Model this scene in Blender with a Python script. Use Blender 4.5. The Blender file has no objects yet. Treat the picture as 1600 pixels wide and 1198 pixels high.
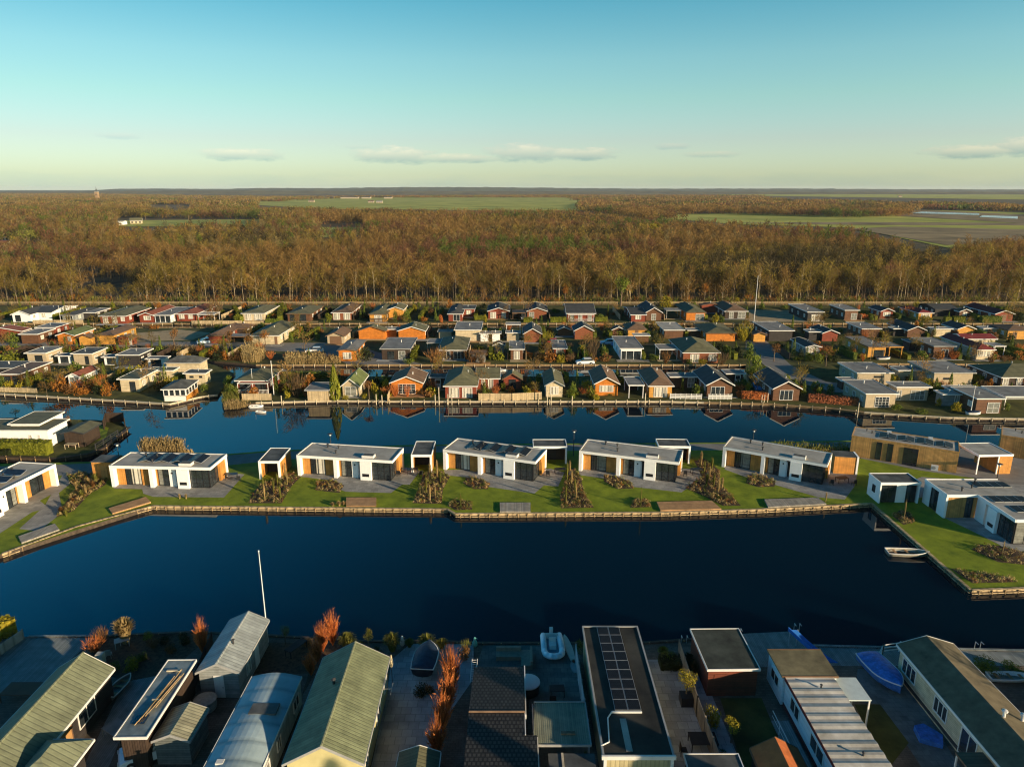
import bpy, bmesh, math, random
import numpy as np
from mathutils import Vector, Matrix
from mathutils.geometry import tessellate_polygon
R = math.radians
S = bpy.context.scene
COL = S.collection
# ------------------------------------------------------------------ camera
H = 40.0; F = 1111.0; PITCH = R(15.35)
cd = bpy.data.cameras.new('camera'); cam = bpy.data.objects.new('camera', cd); COL.objects.link(cam)
cam.location = (0, 0, H); cam.rotation_euler = (R(90) - PITCH, 0, 0)
cd.sensor_fit = 'HORIZONTAL'; cd.sensor_width = 36; cd.lens = 36 * F / 1600
cd.clip_start = 0.5; cd.clip_end = 40000
S.camera = cam
S.render.resolution_x = 1024; S.render.resolution_y = 766
S.view_settings.view_transform = 'Standard'; S.view_settings.look = 'None'
S.view_settings.exposure = 0.7
S.cycles.pixel_filter_type = 'BLACKMAN_HARRIS'; S.cycles.filter_width = 1.15; S.view_settings.gamma = 1
# ------------------------------------------------------------------ sun and sky
SUN_AZ = R(54); SUN_EL = R(11.5)          # azimuth measured to the right from straight behind the camera
ts = Vector((math.sin(SUN_AZ) * math.cos(SUN_EL), -math.cos(SUN_AZ) * math.cos(SUN_EL), math.sin(SUN_EL)))
sl = bpy.data.lights.new('sun', 'SUN'); sl.energy = 5.0; sl.angle = R(0.6); sl.color = (1.0, 0.79, 0.53)
so = bpy.data.objects.new('sun', sl); COL.objects.link(so)
so.rotation_euler = (-ts).to_track_quat('-Z', 'Y').to_euler()
W = bpy.data.worlds.new('World'); S.world = W; W.use_nodes = True
nt = W.node_tree; N = nt.nodes; L = nt.links; N.clear()
def nd(t, **k):
    n = N.new(t)
    for a, b in k.items(): setattr(n, a, b)
    return n
def mth(op, a, b=None, c=None, clamp=False):
    n = nd('ShaderNodeMath', operation=op); n.use_clamp = clamp
    for i, v in enumerate((a, b, c)):
        if v is None: continue
        if isinstance(v, (int, float)): n.inputs[i].default_value = v
        else: L.new(v, n.inputs[i])
    return n.outputs[0]
def mixc(f, a, b, mode='MIX'):
    n = nd('ShaderNodeMix', data_type='RGBA', blend_type=mode)
    for i, v in ((0, f), (6, a), (7, b)):
        if isinstance(v, (int, float)): n.inputs[i].default_value = v
        elif isinstance(v, tuple): n.inputs[i].default_value = v + (1,) if len(v) == 3 else v
        else: L.new(v, n.inputs[i])
    return n.outputs[2]
sky = nd('ShaderNodeTexSky', sky_type='NISHITA'); sky.sun_disc = False
sky.sun_elevation = SUN_EL; sky.sun_rotation = math.atan2(ts.x, ts.y)
sky.air_density = 1.0; sky.dust_density = 0.6; sky.ozone_density = 2.5
tc = nd('ShaderNodeTexCoord'); sp = nd('ShaderNodeSeparateXYZ'); L.new(tc.outputs['Generated'], sp.inputs[0])
el = mth('MULTIPLY', mth('ARCSINE', sp.outputs[2]), 57.2958)          # degrees above horizon
az = mth('MULTIPLY', mth('ARCTAN2', sp.outputs[0], sp.outputs[1]), 57.2958)   # degrees right of +Y
ramp = nd('ShaderNodeValToRGB'); L.new(mth('DIVIDE', el, 60.0, clamp=True), ramp.inputs[0])
cr = ramp.color_ramp
stops = [(0.0, (.88, 1.07, 1.26)), (.0167, (.80, .91, .97)), (.058, (.79, .79, .81)), (.107, (.72, .86, .73)), (.152, (.65, .87, .745)), (.213, (.39, .79, .72)), (.30, (.12, .72, .80)), (.48, (.0, .50, .68)), (.62, (.0, .34, .48)), (.8, (.0, .27, .42)), (1.0, (.0, .26, .42))]
cr.elements[0].position = 0; cr.elements[0].color = stops[0][1] + (1,)
cr.elements[1].position = 1; cr.elements[1].color = stops[-1][1] + (1,)
for p, c in stops[1:-1]:
    e = cr.elements.new(p); e.color = c + (1,)
tint = mixc(1.0, sky.outputs[0], ramp.outputs[0], 'MULTIPLY')
# the antisolar left side is brighter, the band at right angles to the sun darker
def azramp(v):
    r = nd('ShaderNodeValToRGB'); L.new(mth('ADD', .5, mth('DIVIDE', az, 100.0), clamp=True), r.inputs[0]); c = r.color_ramp
    for k, (p, x) in enumerate(v):
        e = c.elements[k] if k < 2 else c.elements.new(p)
        e.position = p; e.color = (x, x, x, 1)
    return r.outputs[0]
azlo = azramp([(.14, .92 / 2), (.86, 1.2 / 2), (.5, .5)]); azhi = azramp([(.10, 1.0), (.86, .07), (.5, .26), (.32, .62)])
elw = nd('ShaderNodeMapRange'); elw.interpolation_type = 'SMOOTHSTEP'; L.new(el, elw.inputs[0]); elw.inputs[1].default_value = 13; elw.inputs[2].default_value = 22
azm = mth('MULTIPLY', mixc(elw.outputs[0], azlo, azhi), 2.0)
cmb = nd('ShaderNodeCombineXYZ')
for i in range(3): L.new(azm, cmb.inputs[i])
base = mixc(1.0, tint, cmb.outputs[0], 'MULTIPLY')
# clouds: (azimuth, elevation, half width, half height, strength)
nz = nd('ShaderNodeTexNoise'); nz.inputs['Scale'].default_value = 1.0; nz.inputs['Detail'].default_value = 7; nz.inputs['Roughness'].default_value = .68
cv = nd('ShaderNodeCombineXYZ'); L.new(mth('MULTIPLY', az, .6), cv.inputs[0]); L.new(mth('MULTIPLY', el, 1.9), cv.inputs[1]); L.new(cv.outputs[0], nz.inputs[0])
noff = mth('MULTIPLY', mth('SUBTRACT', nz.outputs[0], .5), 3.0)
cl = None; lit = None
CL = [(-20.0, 2.35, 3.4, .5, .9), (-9.0, 2.4, 3.6, .7, 1.0), (-4.5, 2.2, 4.0, .4, .9), (1.0, 2.6, 3.4, .75, 1.0), (5.2, 2.5, 3.2, .55, 1), (12.0, 3.0, 1.6, .25, .5), (15.0, 2.4, 2.6, .25, .55),
      (31.5, 2.3, 2.8, .5, 1), (34.3, 2.55, 2.2, .65, 1.0), (38, 2.3, 3, .3, .8), (-27.5, 3.4, 1.6, .25, .4), (-11.5, 2.95, 1.5, .2, .3)]
for a0, e0, wa, he, st in CL:
    dx = mth('DIVIDE', mth('SUBTRACT', az, a0), wa); dy = mth('DIVIDE', mth('SUBTRACT', el, e0), he)
    d = mth('SUBTRACT', 1.0, mth('ADD', mth('POWER', mth('ABSOLUTE', dx), 2.0), mth('POWER', mth('ABSOLUTE', dy), 2.0)))
    v = mth('MULTIPLY', mth('MULTIPLY', mth('ADD', mth('ADD', d, noff), .05), 1.1, clamp=True), st)
    lt = mth('MULTIPLY', v, mth('ADD', .45, mth('MULTIPLY', dy, .6), clamp=True))
    cl = v if cl is None else mth('MAXIMUM', cl, v); lit = lt if lit is None else mth('MAXIMUM', lit, lt)
# low grey bank just above the horizon
bz = nd('ShaderNodeTexNoise'); bz.inputs['Scale'].default_value = 1.0; bz.inputs['Detail'].default_value = 6
bv = nd('ShaderNodeCombineXYZ'); L.new(mth('MULTIPLY', az, .16), bv.inputs[0]); L.new(mth('MULTIPLY', el, .9), bv.inputs[1]); bv.inputs[2].default_value = 5.0; L.new(bv.outputs[0], bz.inputs[0])
bd = mth('DIVIDE', mth('SUBTRACT', el, .45), .75)
bank = mth('MULTIPLY', mth('MULTIPLY', mth('SUBTRACT', mth('SUBTRACT', 1.0, mth('MULTIPLY', bd, bd)), mth('MULTIPLY', mth('SUBTRACT', .62, bz.outputs[0]), 3.5)), 1.0, clamp=True), .45)
g1 = mixc(bank, base, mixc(1.0, base, (.78, .88, .98), 'MULTIPLY'))
g2 = mixc(mth('MULTIPLY', cl, .9), g1, mixc(1.0, base, (.54, .67, .82), 'MULTIPLY'))
g3 = mixc(mth('MULTIPLY', lit, .9, clamp=True), g2, mixc(1.0, base, (1.65, 1.28, 1.14), 'MULTIPLY'))
bg = nd('ShaderNodeBackground'); bg.inputs[1].default_value = 0.128; L.new(g3, bg.inputs[0])
out = nd('ShaderNodeOutputWorld'); L.new(bg.outputs[0], out.inputs[0])

# ------------------------------------------------------------------ helpers
def P(px, py, z=0.0):
    """photo pixel -> point of the plane at height z"""
    a = (px - 800) / F; b = -(py - 599) / F
    c, s = math.cos(PITCH), math.sin(PITCH)
    t = (z - H) / (-s + b * c)
    return Vector((a * t, (c + b * s) * t, z))
def MPP(px, py):
    """metres per photo pixel at the ground point"""
    p = P(px, py); return (p.y * math.cos(PITCH) + H * math.sin(PITCH)) / F
def tag(o, label=None, cat=None, group=None, kind=None):
    if label: o['label'] = label
    if cat: o['category'] = cat
    if group: o['group'] = group
    if kind: o['kind'] = kind
    return o
def empty(name, loc, rz=0.0):
    o = bpy.data.objects.new(name, None); COL.objects.link(o); o.location = loc; o.rotation_euler = (0, 0, rz)
    o.empty_display_size = .3
    return o
def link(name, me, parent=None):
    o = bpy.data.objects.new(name, me); COL.objects.link(o)
    if parent: o.parent = parent
    return o
class MB:
    def __init__(s): s.v = []; s.f = []; s.m = []
    def add(s, vs, fs, mi=0):
        k = len(s.v); s.v += [tuple(v) for v in vs]; s.f += [tuple(i + k for i in f) for f in fs]; s.m += [mi] * len(fs); return s
    def box(s, x0, x1, y0, y1, z0, z1, mi=0):
        if x0 > x1: x0, x1 = x1, x0
        if y0 > y1: y0, y1 = y1, y0
        vs = [(x, y, z) for z in (z0, z1) for y in (y0, y1) for x in (x0, x1)]
        return s.add(vs, [(0, 2, 3, 1), (4, 5, 7, 6), (0, 1, 5, 4), (2, 6, 7, 3), (0, 4, 6, 2), (1, 3, 7, 5)], mi)
    def hexa(s, b, t, mi=0):
        """bottom quad and top quad, both counter-clockwise from above"""
        return s.add(list(b) + list(t), [(3, 2, 1, 0), (4, 5, 6, 7), (0, 1, 5, 4), (1, 2, 6, 5), (2, 3, 7, 6), (3, 0, 4, 7)], mi)
    def slab(s, pts, th, mi=0):
        """planar polygon (ccw from above) given thickness downward"""
        n = len(pts); vs = [Vector(p) for p in pts]; lo = [p - Vector((0, 0, th)) for p in vs]
        fs = [tuple(range(n)), tuple(range(2 * n - 1, n - 1, -1))] + [(i, n + i, n + (i + 1) % n, (i + 1) % n) for i in range(n)]
        return s.add(vs + lo, fs, mi)
    def prism_y(s, prof, y0, y1, mi=0):
        """profile [(x,z)] ccw seen from -y, extruded y0..y1"""
        n = len(prof); vs = [(x, y0, z) for x, z in prof] + [(x, y1, z) for x, z in prof]
        return s.add(vs, [tuple(range(n)), tuple(range(2 * n - 1, n - 1, -1))] + [(i, n + i, n + (i + 1) % n, (i + 1) % n) for i in range(n)], mi)
    def prism_x(s, prof, x0, x1, mi=0):
        n = len(prof); vs = [(x0, y, z) for y, z in prof] + [(x1, y, z) for y, z in prof]
        return s.add(vs, [tuple(range(n - 1, -1, -1)), tuple(range(n, 2 * n))] + [((i + 1) % n, n + (i + 1) % n, n + i, i) for i in range(n)], mi)
    def tube(s, p0, p1, r0, r1=None, n=6, mi=0):
        r1 = r0 if r1 is None else r1; p0 = Vector(p0); p1 = Vector(p1); d = (p1 - p0).normalized()
        a = d.orthogonal().normalized(); b = d.cross(a)
        vs = [p0 + (a * math.cos(t) + b * math.sin(t)) * r0 for t in [2 * math.pi * i / n for i in range(n)]] + [p1 + (a * math.cos(t) + b * math.sin(t)) * r1 for t in [2 * math.pi * i / n for i in range(n)]]
        return s.add(vs, [(i, (i + 1) % n, n + (i + 1) % n, n + i) for i in range(n)] + [tuple(range(n - 1, -1, -1)), tuple(range(n, 2 * n))], mi)
    def lathe(s, c, prof, n=10, mi=0, sx=1, sy=1):
        c = Vector(c); vs = [c + Vector((r * sx * math.cos(2 * math.pi * i / n), r * sy * math.sin(2 * math.pi * i / n), z)) for r, z in prof for i in range(n)]
        m = len(prof)
        fs = [(j * n + i, j * n + (i + 1) % n, (j + 1) * n + (i + 1) % n, (j + 1) * n + i) for j in range(m - 1) for i in range(n)]
        fs += [tuple(range(n - 1, -1, -1)), tuple((m - 1) * n + i for i in range(n))]
        return s.add(vs, fs, mi)
    def build(s, name, mat, parent=None, smooth=False):
        me = bpy.data.meshes.new(name); me.from_pydata(s.v, [], s.f); 
        for m_ in (mat if isinstance(mat, (list, tuple)) else [mat]): me.materials.append(m_)
        if isinstance(mat, (list, tuple)): me.polygons.foreach_set('material_index', s.m)
        if smooth: me.polygons.foreach_set('use_smooth', [True] * len(me.polygons))
        me.update()
        return link(name, me, parent)
def npmesh(name, v, f, mat, mi=None):
    """numpy triangles or quads -> mesh data"""
    me = bpy.data.meshes.new(name); n = f.shape[1]
    me.vertices.add(len(v)); me.vertices.foreach_set('co', v.astype(np.float32).ravel())
    me.loops.add(f.size); me.loops.foreach_set('vertex_index', f.astype(np.int32).ravel())
    me.polygons.add(len(f)); me.polygons.foreach_set('loop_start', np.arange(0, f.size, n, dtype=np.int32))
    for m_ in (mat if isinstance(mat, (list, tuple)) else [mat]): me.materials.append(m_)
    if mi is not None: me.polygons.foreach_set('material_index', mi.astype(np.int32))
    me.update(calc_edges=True); me.validate()
    return me
# ------------------------------------------------------------------ materials
MATS = {}
def mat(name, col, rough=.8, var=.18, ns=2.0, stripe=None, spec=.3, metal=0.0, bump=0.0, bscale=8.0, pave=None, col2=None, rnd=0.0, emit=None, coord='Object', trans=0.0):
    if name in MATS: return MATS[name]
    m = bpy.data.materials.new(name); m.use_nodes = True; t = m.node_tree; n = t.nodes; l = t.links
    b = n['Principled BSDF']; b.inputs['Roughness'].default_value = rough; b.inputs['Metallic'].default_value = metal
    b.inputs['Specular IOR Level'].default_value = spec
    tcn = n.new('ShaderNodeTexCoord'); src = n.new('ShaderNodeNewGeometry').outputs['Position'] if coord == 'World' else tcn.outputs[coord]
    no = n.new('ShaderNodeTexNoise'); no.inputs['Scale'].default_value = ns; no.inputs['Detail'].default_value = 6; no.inputs['Roughness'].default_value = .65
    l.new(src, no.inputs[0])
    def M(op, a, b_=None, clamp=False):
        q = n.new('ShaderNodeMath'); q.operation = op; q.use_clamp = clamp
        for i, v in enumerate((a, b_)):
            if v is None: continue
            if isinstance(v, (int, float)): q.inputs[i].default_value = v
            else: l.new(v, q.inputs[i])
        return q.outputs[0]
    def X(f, a, c, mode='MIX'):
        q = n.new('ShaderNodeMix'); q.data_type = 'RGBA'; q.blend_type = mode
        for i, v in ((0, f), (6, a), (7, c)):
            if isinstance(v, (int, float)): q.inputs[i].default_value = v
            elif isinstance(v, tuple): q.inputs[i].default_value = v[:3] + (1,)
            else: l.new(v, q.inputs[i])
        return q.outputs[2]
    lo = tuple(max(0, c * (1 - 2 * var)) for c in col); hi = tuple(min(1, c * (1 + 2 * var)) for c in col)
    fac = M('MULTIPLY', M('SUBTRACT', no.outputs[0], .28), 2.3, True)
    c = X(fac, lo, hi if col2 is None else col2)
    height = None
    if stripe:
        ax, per, dark, bs = stripe
        sp = n.new('ShaderNodeSeparateXYZ'); l.new(src, sp.inputs[0])
        v = {'x': sp.outputs[0], 'y': sp.outputs[1], 'z': sp.outputs[2]}.get(ax)
        if ax == 'xy': v = M('ADD', sp.outputs[0], sp.outputs[1])
        fr = M('FRACT', M('DIVIDE', v, per))
        g = M('MULTIPLY', M('MINIMUM', fr, M('SUBTRACT', 1.0, fr)), 5.0, True)   # 0 at the joint, 1 on the board
        wn = n.new('ShaderNodeTexWhiteNoise'); wn.noise_dimensions = '1D'; l.new(M('FLOOR', M('DIVIDE', v, per)), wn.inputs['W'])
        c = X(1.0, c, X(M('MULTIPLY', g, 1.0), (1 - dark,) * 3, (1.0, 1.0, 1.0)), 'MULTIPLY')
        c = X(1.0, c, X(wn.outputs[0], (1 - dark * .45,) * 3, (1 + dark * .25,) * 3), 'MULTIPLY')
        height = M('MULTIPLY', g, bs)
    if pave:
        sx, sy, mortar, dark = pave
        br = n.new('ShaderNodeTexBrick'); l.new(src, br.inputs[0]); br.inputs['Scale'].default_value = 1.0
        br.inputs['Brick Width'].default_value = sx; br.inputs['Row Height'].default_value = sy; br.inputs['Mortar Size'].default_value = mortar
        br.inputs['Color1'].default_value = (1, 1, 1, 1); br.inputs['Color2'].default_value = (.74, .74, .76, 1); br.inputs['Mortar'].default_value = (1 - dark,) * 3 + (1,)
        c = X(1.0, c, br.outputs[0], 'MULTIPLY')
    if rnd:
        oi = n.new('ShaderNodeObjectInfo'); c = X(1.0, c, X(oi.outputs['Random'], (1 - rnd,) * 3, (1 + rnd,) * 3), 'MULTIPLY')
    l.new(c, b.inputs['Base Color'])
    if bump or height is not None:
        bn = n.new('ShaderNodeBump'); bn.inputs['Distance'].default_value = 1.0; bn.inputs['Strength'].default_value = 1.0
        hsum = height
        if bump:
            n2 = n.new('ShaderNodeTexNoise'); n2.inputs['Scale'].default_value = bscale; n2.inputs['Detail'].default_value = 4; l.new(src, n2.inputs[0])
            hb = M('MULTIPLY', n2.outputs[0], bump); hsum = hb if hsum is None else M('ADD', hsum, hb)
        l.new(hsum, bn.inputs['Height']); l.new(bn.outputs[0], b.inputs['Normal'])
    if emit: b.inputs['Emission Color'].default_value = emit[0] + (1,); b.inputs['Emission Strength'].default_value = emit[1]
    MATS[name] = m
    if trans:
        tn = n.new('ShaderNodeBsdfTranslucent'); l.new(c, tn.inputs[0]); mx = n.new('ShaderNodeMixShader'); mx.inputs[0].default_value = trans
        l.new(b.outputs[0], mx.inputs[1]); l.new(tn.outputs[0], mx.inputs[2]); l.new(mx.outputs[0], n['Material Output'].inputs[0])
    return m
# walls
def plank(name, col, ax='z', per=.16, dark=.35, **k): return mat(name, col, .75, .14, 1.2, stripe=(ax, per, dark, .012), **k)
ORG = plank('orange stained boards', (.52, .17, .022)); YEL = plank('golden boards', (.56, .27, .05)); RED = plank('red stained boards', (.21, .045, .022))
BRN = plank('brown boards', (.13, .06, .03)); DRK = plank('dark stained boards', (.035, .03, .028)); CRM = plank('cream boards', (.55, .45, .29)); TAN = mat('tan render', (.40, .32, .21), .9, .08, 1.5)
BRK = mat('red brick', (.30, .10, .045), .9, .12, 3, pave=(.42, .14, .02, .3)); WHT = mat('white render', (.80, .79, .76), .75, .035, 1.2); GRYW = plank('grey boards', (.25, .26, .25))
CEDAR = plank('cedar cladding', (.56, .25, .055), 'xy', .14, .35); CEDARB = plank('weathered larch cladding', (.50, .27, .085), 'xy', .14, .45)
FENW = plank('pale fence boards', (.50, .38, .22), 'xy', .18, .5); DARKW = plank('dark tarred boards', (.05, .032, .022), 'xy', .18, .4); PALEB = plank('pale blue grey panels', (.42, .45, .45), 'xy', 1.2, .25)
# roofs
def rf(name, col, ax='y', per=.3, dark=.3, **k): return mat(name, col, k.pop('rough', .75), .15, .9, stripe=(ax, per, dark, .02), **k)
R_OLV = rf('olive roof tiles', (.13, .125, .07)); R_SLT = rf('slate roof', (.06, .062, .062)); R_BRN = rf('brown roof tiles', (.17, .105, .065)); R_RED = rf('red roof tiles', (.24, .08, .045)); R_DRD = rf('dark red roof', (.19, .03, .03))
R_GRN = rf('green roof tiles', (.14, .17, .06)); R_FLT = mat('grey roofing felt', (.20, .195, .185), .85, .2, .5); R_FLD = mat('dark roofing felt', (.085, .088, .085), .8, .3, .6); R_FLB = mat('pale roofing felt', (.34, .32, .28), .85, .15, .5)
R_TIN = rf('grey corrugated roof', (.30, .33, .33), 'y', .35, .3, rough=.5); R_TILE = rf('olive metal tile roof', (.19, .205, .13), 'y', .38, .28); R_PAN = mat('dark pantiles', (.05, .048, .045), .6, .2, 2, pave=(.30, .36, .06, .7), bump=.02)
TRW = mat('white painted trim', (.66, .64, .60), .6, .04, 2); TRG = mat('grey trim', (.30, .30, .29), .6, .08, 2); TRB = mat('brown trim', (.16, .09, .05), .7, .1, 2); TRD = mat('dark trim', (.04, .04, .042), .5, .1, 2)
GLS = mat('dark window glass', (.025, .032, .036), .08, .3, .8, spec=.8); CUR = mat('curtained window', (.55, .51, .42), .45, .12, 2, stripe=('xy', .62, .88, .01)); GLB = mat('window glass with blinds', (.22, .22, .19), .2, .2, 2, stripe=('z', .14, .5, .0), spec=.6)
FRB = mat('black window frame', (.018, .018, .02), .4, .1, 2)
SOL = mat('solar cells', (.008, .009, .012), .4, .3, 3, spec=.25, pave=(.16, .16, .012, -2.0)); ALU = mat('aluminium', (.55, .56, .56), .35, .08, 3, metal=.6)
CONC = mat('concrete', (.42, .40, .35), .85, .12, 2, bump=.01); TIMB = plank('pale quay timber', (.46, .34, .19), 'xy', .9, .55); TIMD = mat('dark wet timber', (.06, .042, .028), .7, .3, 3); TIMP = mat('quay posts', (.30, .20, .10), .85, .2, 4)
DECK = plank('weathered decking', (.32, .29, .24), 'x', .15, .45); DECKW = plank('warm decking', (.42, .24, .11), 'y', .15, .35); DECKG = plank('grey blue decking', (.22, .24, .23), 'x', .16, .4)
# ground
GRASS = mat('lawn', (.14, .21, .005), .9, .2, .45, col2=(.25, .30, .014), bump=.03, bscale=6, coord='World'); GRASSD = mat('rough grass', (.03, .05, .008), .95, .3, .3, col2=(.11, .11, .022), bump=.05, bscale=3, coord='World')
GRASSF = mat('meadow', (.24, .31, .018), .95, .2, .012, col2=(.50, .46, .08), coord='World')
SOIL = mat('bark mulch', (.055, .034, .02), .95, .3, 3, col2=(.13, .085, .05), bump=.05, bscale=9, coord='World'); EARTH = mat('woodland floor', (.05, .038, .018), .95, .35, .12, col2=(.14, .10, .04), bump=.1, bscale=1.5, coord='World')
PAVE = mat('grey paving', (.31, .30, .275), .85, .15, .6, pave=(.9, .6, .02, .35), coord='World'); PAVB = mat('large paving slabs', (.36, .38, .38), .85, .15, .5, pave=(.8, .8, .025, .4), coord='World'); PAVD = mat('brick paving', (.15, .12, .09), .9, .25, .7, pave=(.4, .2, .02, .4), coord='World')
ROAD = mat('asphalt lane', (.20, .19, .175), .9, .12, .5, coord='World'); SAND = mat('sandy gravel', (.34, .26, .15), .95, .2, .4, coord='World')
# plants
def leaf(name, a, b, **k): return mat(name, a, .7, .25, k.pop('ns', 3), col2=b, spec=.2, rnd=k.pop('rnd', .2), trans=.3)
LG = leaf('green leaves', (.05, .085, .012), (.19, .23, .03)); LGB = leaf('bright green leaves', (.07, .12, .012), (.22, .26, .03)); LY = leaf('yellow leaves', (.22, .19, .015), (.50, .40, .03)); LO = leaf('orange leaves', (.24, .09, .015), (.50, .20, .03))
LB = leaf('brown leaves', (.14, .065, .022), (.36, .17, .05)); LR = leaf('red twigs', (.38, .08, .025), (.75, .26, .07)); LD = leaf('dark evergreen leaves', (.012, .022, .008), (.05, .065, .018)); LH = leaf('hedge leaves', (.10, .13, .012), (.28, .28, .025), ns=1.5)
STR = leaf('straw grass', (.30, .20, .07), (.62, .45, .20)); STG = leaf('green yellow grass blades', (.10, .11, .02), (.32, .30, .06)); TWG = leaf('bare twigs', (.10, .06, .028), (.24, .15, .07)); BRK_ = mat('bark', (.16, .11, .07), .9, .3, 4); BRKP = mat('pale bark', (.38, .30, .18), .9, .25, 4, rnd=.3)
FTW = mat('winter tree twigs', (.135, .08, .024), .9, .28, .09, col2=(.45, .265, .082), coord='World', spec=.1, trans=.45); FTG = mat('mossy winter twigs', (.13, .098, .02), .9, .25, .09, col2=(.43, .305, .065), coord='World', spec=.1, trans=.45)
FTR = mat('reddish winter twigs', (.11, .052, .028), .9, .25, .09, col2=(.31, .15, .075), coord='World', spec=.1, trans=.45); FTP = mat('pale ochre twigs', (.18, .13, .05), .9, .25, .09, col2=(.38, .28, .11), coord='World', spec=.1, trans=.45); FTD = mat('dark winter crowns', (.05, .042, .018), .9, .25, .09, col2=(.16, .12, .05), coord='World', spec=.1, trans=.45)
def matwater():
    m = bpy.data.materials.new('canal water'); m.use_nodes = True; t = m.node_tree; n = t.nodes; l = t.links; b = n['Principled BSDF']
    b.inputs['Base Color'].default_value = (.0002, .007, .016, 1); b.inputs['Roughness'].default_value = .02; b.inputs['IOR'].default_value = 1.38
    g = n.new('ShaderNodeNewGeometry'); a = n.new('ShaderNodeTexNoise'); a.inputs['Scale'].default_value = .9; a.inputs['Detail'].default_value = 3; l.new(g.outputs['Position'], a.inputs[0])
    q = n.new('ShaderNodeBump'); q.inputs['Distance'].default_value = .006; q.inputs['Strength'].default_value = .35; l.new(a.outputs[0], q.inputs['Height']); l.new(q.outputs[0], b.inputs['Normal'])
    return m
WATER = matwater()
# ================================================================== the setting
def W2(p):
    return Vector((p[1], p[2], 0)) if p[0] == 'w' else P(p[0], p[1])
def sheet(name, pts, z, m, label, cat, thick=0.0, side=None):
    w = [W2(p) for p in pts]; area = sum(a.x * b.y - b.x * a.y for a, b in zip(w, w[1:] + w[:1]))
    if area < 0: w.reverse()
    n = len(w); mb = MB(); top = [(p.x, p.y, z) for p in w]; tri = tessellate_polygon([[Vector(t) for t in top]])
    fs = []
    for t in tri:
        a, b, c = (Vector(top[i]) for i in t)
        fs.append(t if (b - a).cross(c - a).z > 0 else (t[0], t[2], t[1]))
    mb.add(top, fs)
    if thick:
        k = len(mb.v); mb.add(top + [(x, y, z - thick) for x, y, _ in top], [(i, n + i, n + (i + 1) % n, (i + 1) % n) for i in range(n)], 1)
    o = mb.build(name, [m, side or m]); return tag(o, label, cat, kind='structure')
WZ = -0.50
mb = MB(); mb.add([(-900, 30, WZ), (900, 30, WZ), (900, 260, WZ), (-900, 260, WZ)], [(0, 1, 2, 3)])
tag(mb.build('water', WATER), 'still dark blue canal water between the rows of holiday homes', 'water', kind='structure')
mb = MB(); mb.add([(-900, 30, -2.4), (900, 30, -2.4), (900, 260, -2.4), (-900, 260, -2.4)], [(0, 1, 2, 3)])
tag(mb.build('canal_bed', EARTH), 'muddy bed of the canals', 'canal bed', kind='structure')
NEAR = [(-500, 1010), (-60, 1003), (0, 1001), (45, 994), (165, 993), (300, 987), (420, 992), (560, 1001), (690, 1001), (740, 1004), (1000, 1004), (1160, 993), (1246, 985), (1262, 1008), (1600, 1016), (2300, 1030)]
sheet('near_bank', NEAR + [('w', 90, 12), ('w', -80, 12)], 0, PAVD, 'paved near bank carrying the front row of chalets', 'ground', 1.9, TIMD)
ISF = [(-260, 982), (2, 865), (238, 790), (700, 795), (712, 802), (1040, 800), (1190, 795), (1363, 786), (1518, 921), (1600, 918), (1900, 911)]
ISB = [(1900, 735), (1600, 700), (1480, 690), (1340, 688), (1140, 691), (1000, 692), (830, 693), (640, 695), (540, 698), (472, 702), (420, 704), (355, 709), (290, 706), (215, 709), (185, 712), (150, 721), (0, 724), (-200, 735)]
ISFI = [(x, y - 6) for x, y in ISF]
sheet('island', ISF + ISB, 0, GRASS, 'green island carrying the white flat roofed bungalows', 'ground', 1.9, TIMD)
sheet('left_island', [(-400, 700), (0, 713), (90, 716), (138, 709), (160, 700), (200, 668), (190, 659), (150, 656), (100, 655), (40, 652), (-400, 660)], 0, GRASSD, 'small island with white bungalow at the left', 'ground', 1.9, TIMD)
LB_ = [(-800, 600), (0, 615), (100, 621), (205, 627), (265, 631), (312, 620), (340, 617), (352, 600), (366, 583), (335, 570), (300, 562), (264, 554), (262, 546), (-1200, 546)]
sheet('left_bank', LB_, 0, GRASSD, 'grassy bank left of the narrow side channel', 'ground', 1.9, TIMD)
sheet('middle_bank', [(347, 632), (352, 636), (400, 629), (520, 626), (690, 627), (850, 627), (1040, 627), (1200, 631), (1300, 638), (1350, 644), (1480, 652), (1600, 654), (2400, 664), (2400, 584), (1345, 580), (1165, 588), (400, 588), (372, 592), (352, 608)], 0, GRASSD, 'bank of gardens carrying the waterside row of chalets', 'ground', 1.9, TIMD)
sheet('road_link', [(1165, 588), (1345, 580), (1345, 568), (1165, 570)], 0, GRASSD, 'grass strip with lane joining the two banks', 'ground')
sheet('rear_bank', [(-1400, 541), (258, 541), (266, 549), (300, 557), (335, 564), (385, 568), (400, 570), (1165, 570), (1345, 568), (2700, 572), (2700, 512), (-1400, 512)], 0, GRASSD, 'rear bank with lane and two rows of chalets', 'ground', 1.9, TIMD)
y0 = P(800, 505.5).y
mb = MB(); mb.add([(-900, y0, 0), (900, y0, 0), (12000, 14000, 0), (-12000, 14000, 0)], [(0, 1, 2, 3)]); mb.add([(-900, y0, 0), (900, y0, 0), (900, y0, -2), (-900, y0, -2)], [(0, 3, 2, 1)])
tag(mb.build('ground', EARTH), 'brown woodland floor running to the horizon', 'ground', kind='structure')
sheet('garden_strip', [(-1500, 505), (2800, 505), (2400, 477.5), (-1100, 477.5)], .004, GRASSD, 'grassy garden strip before the wood', 'grass')
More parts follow.
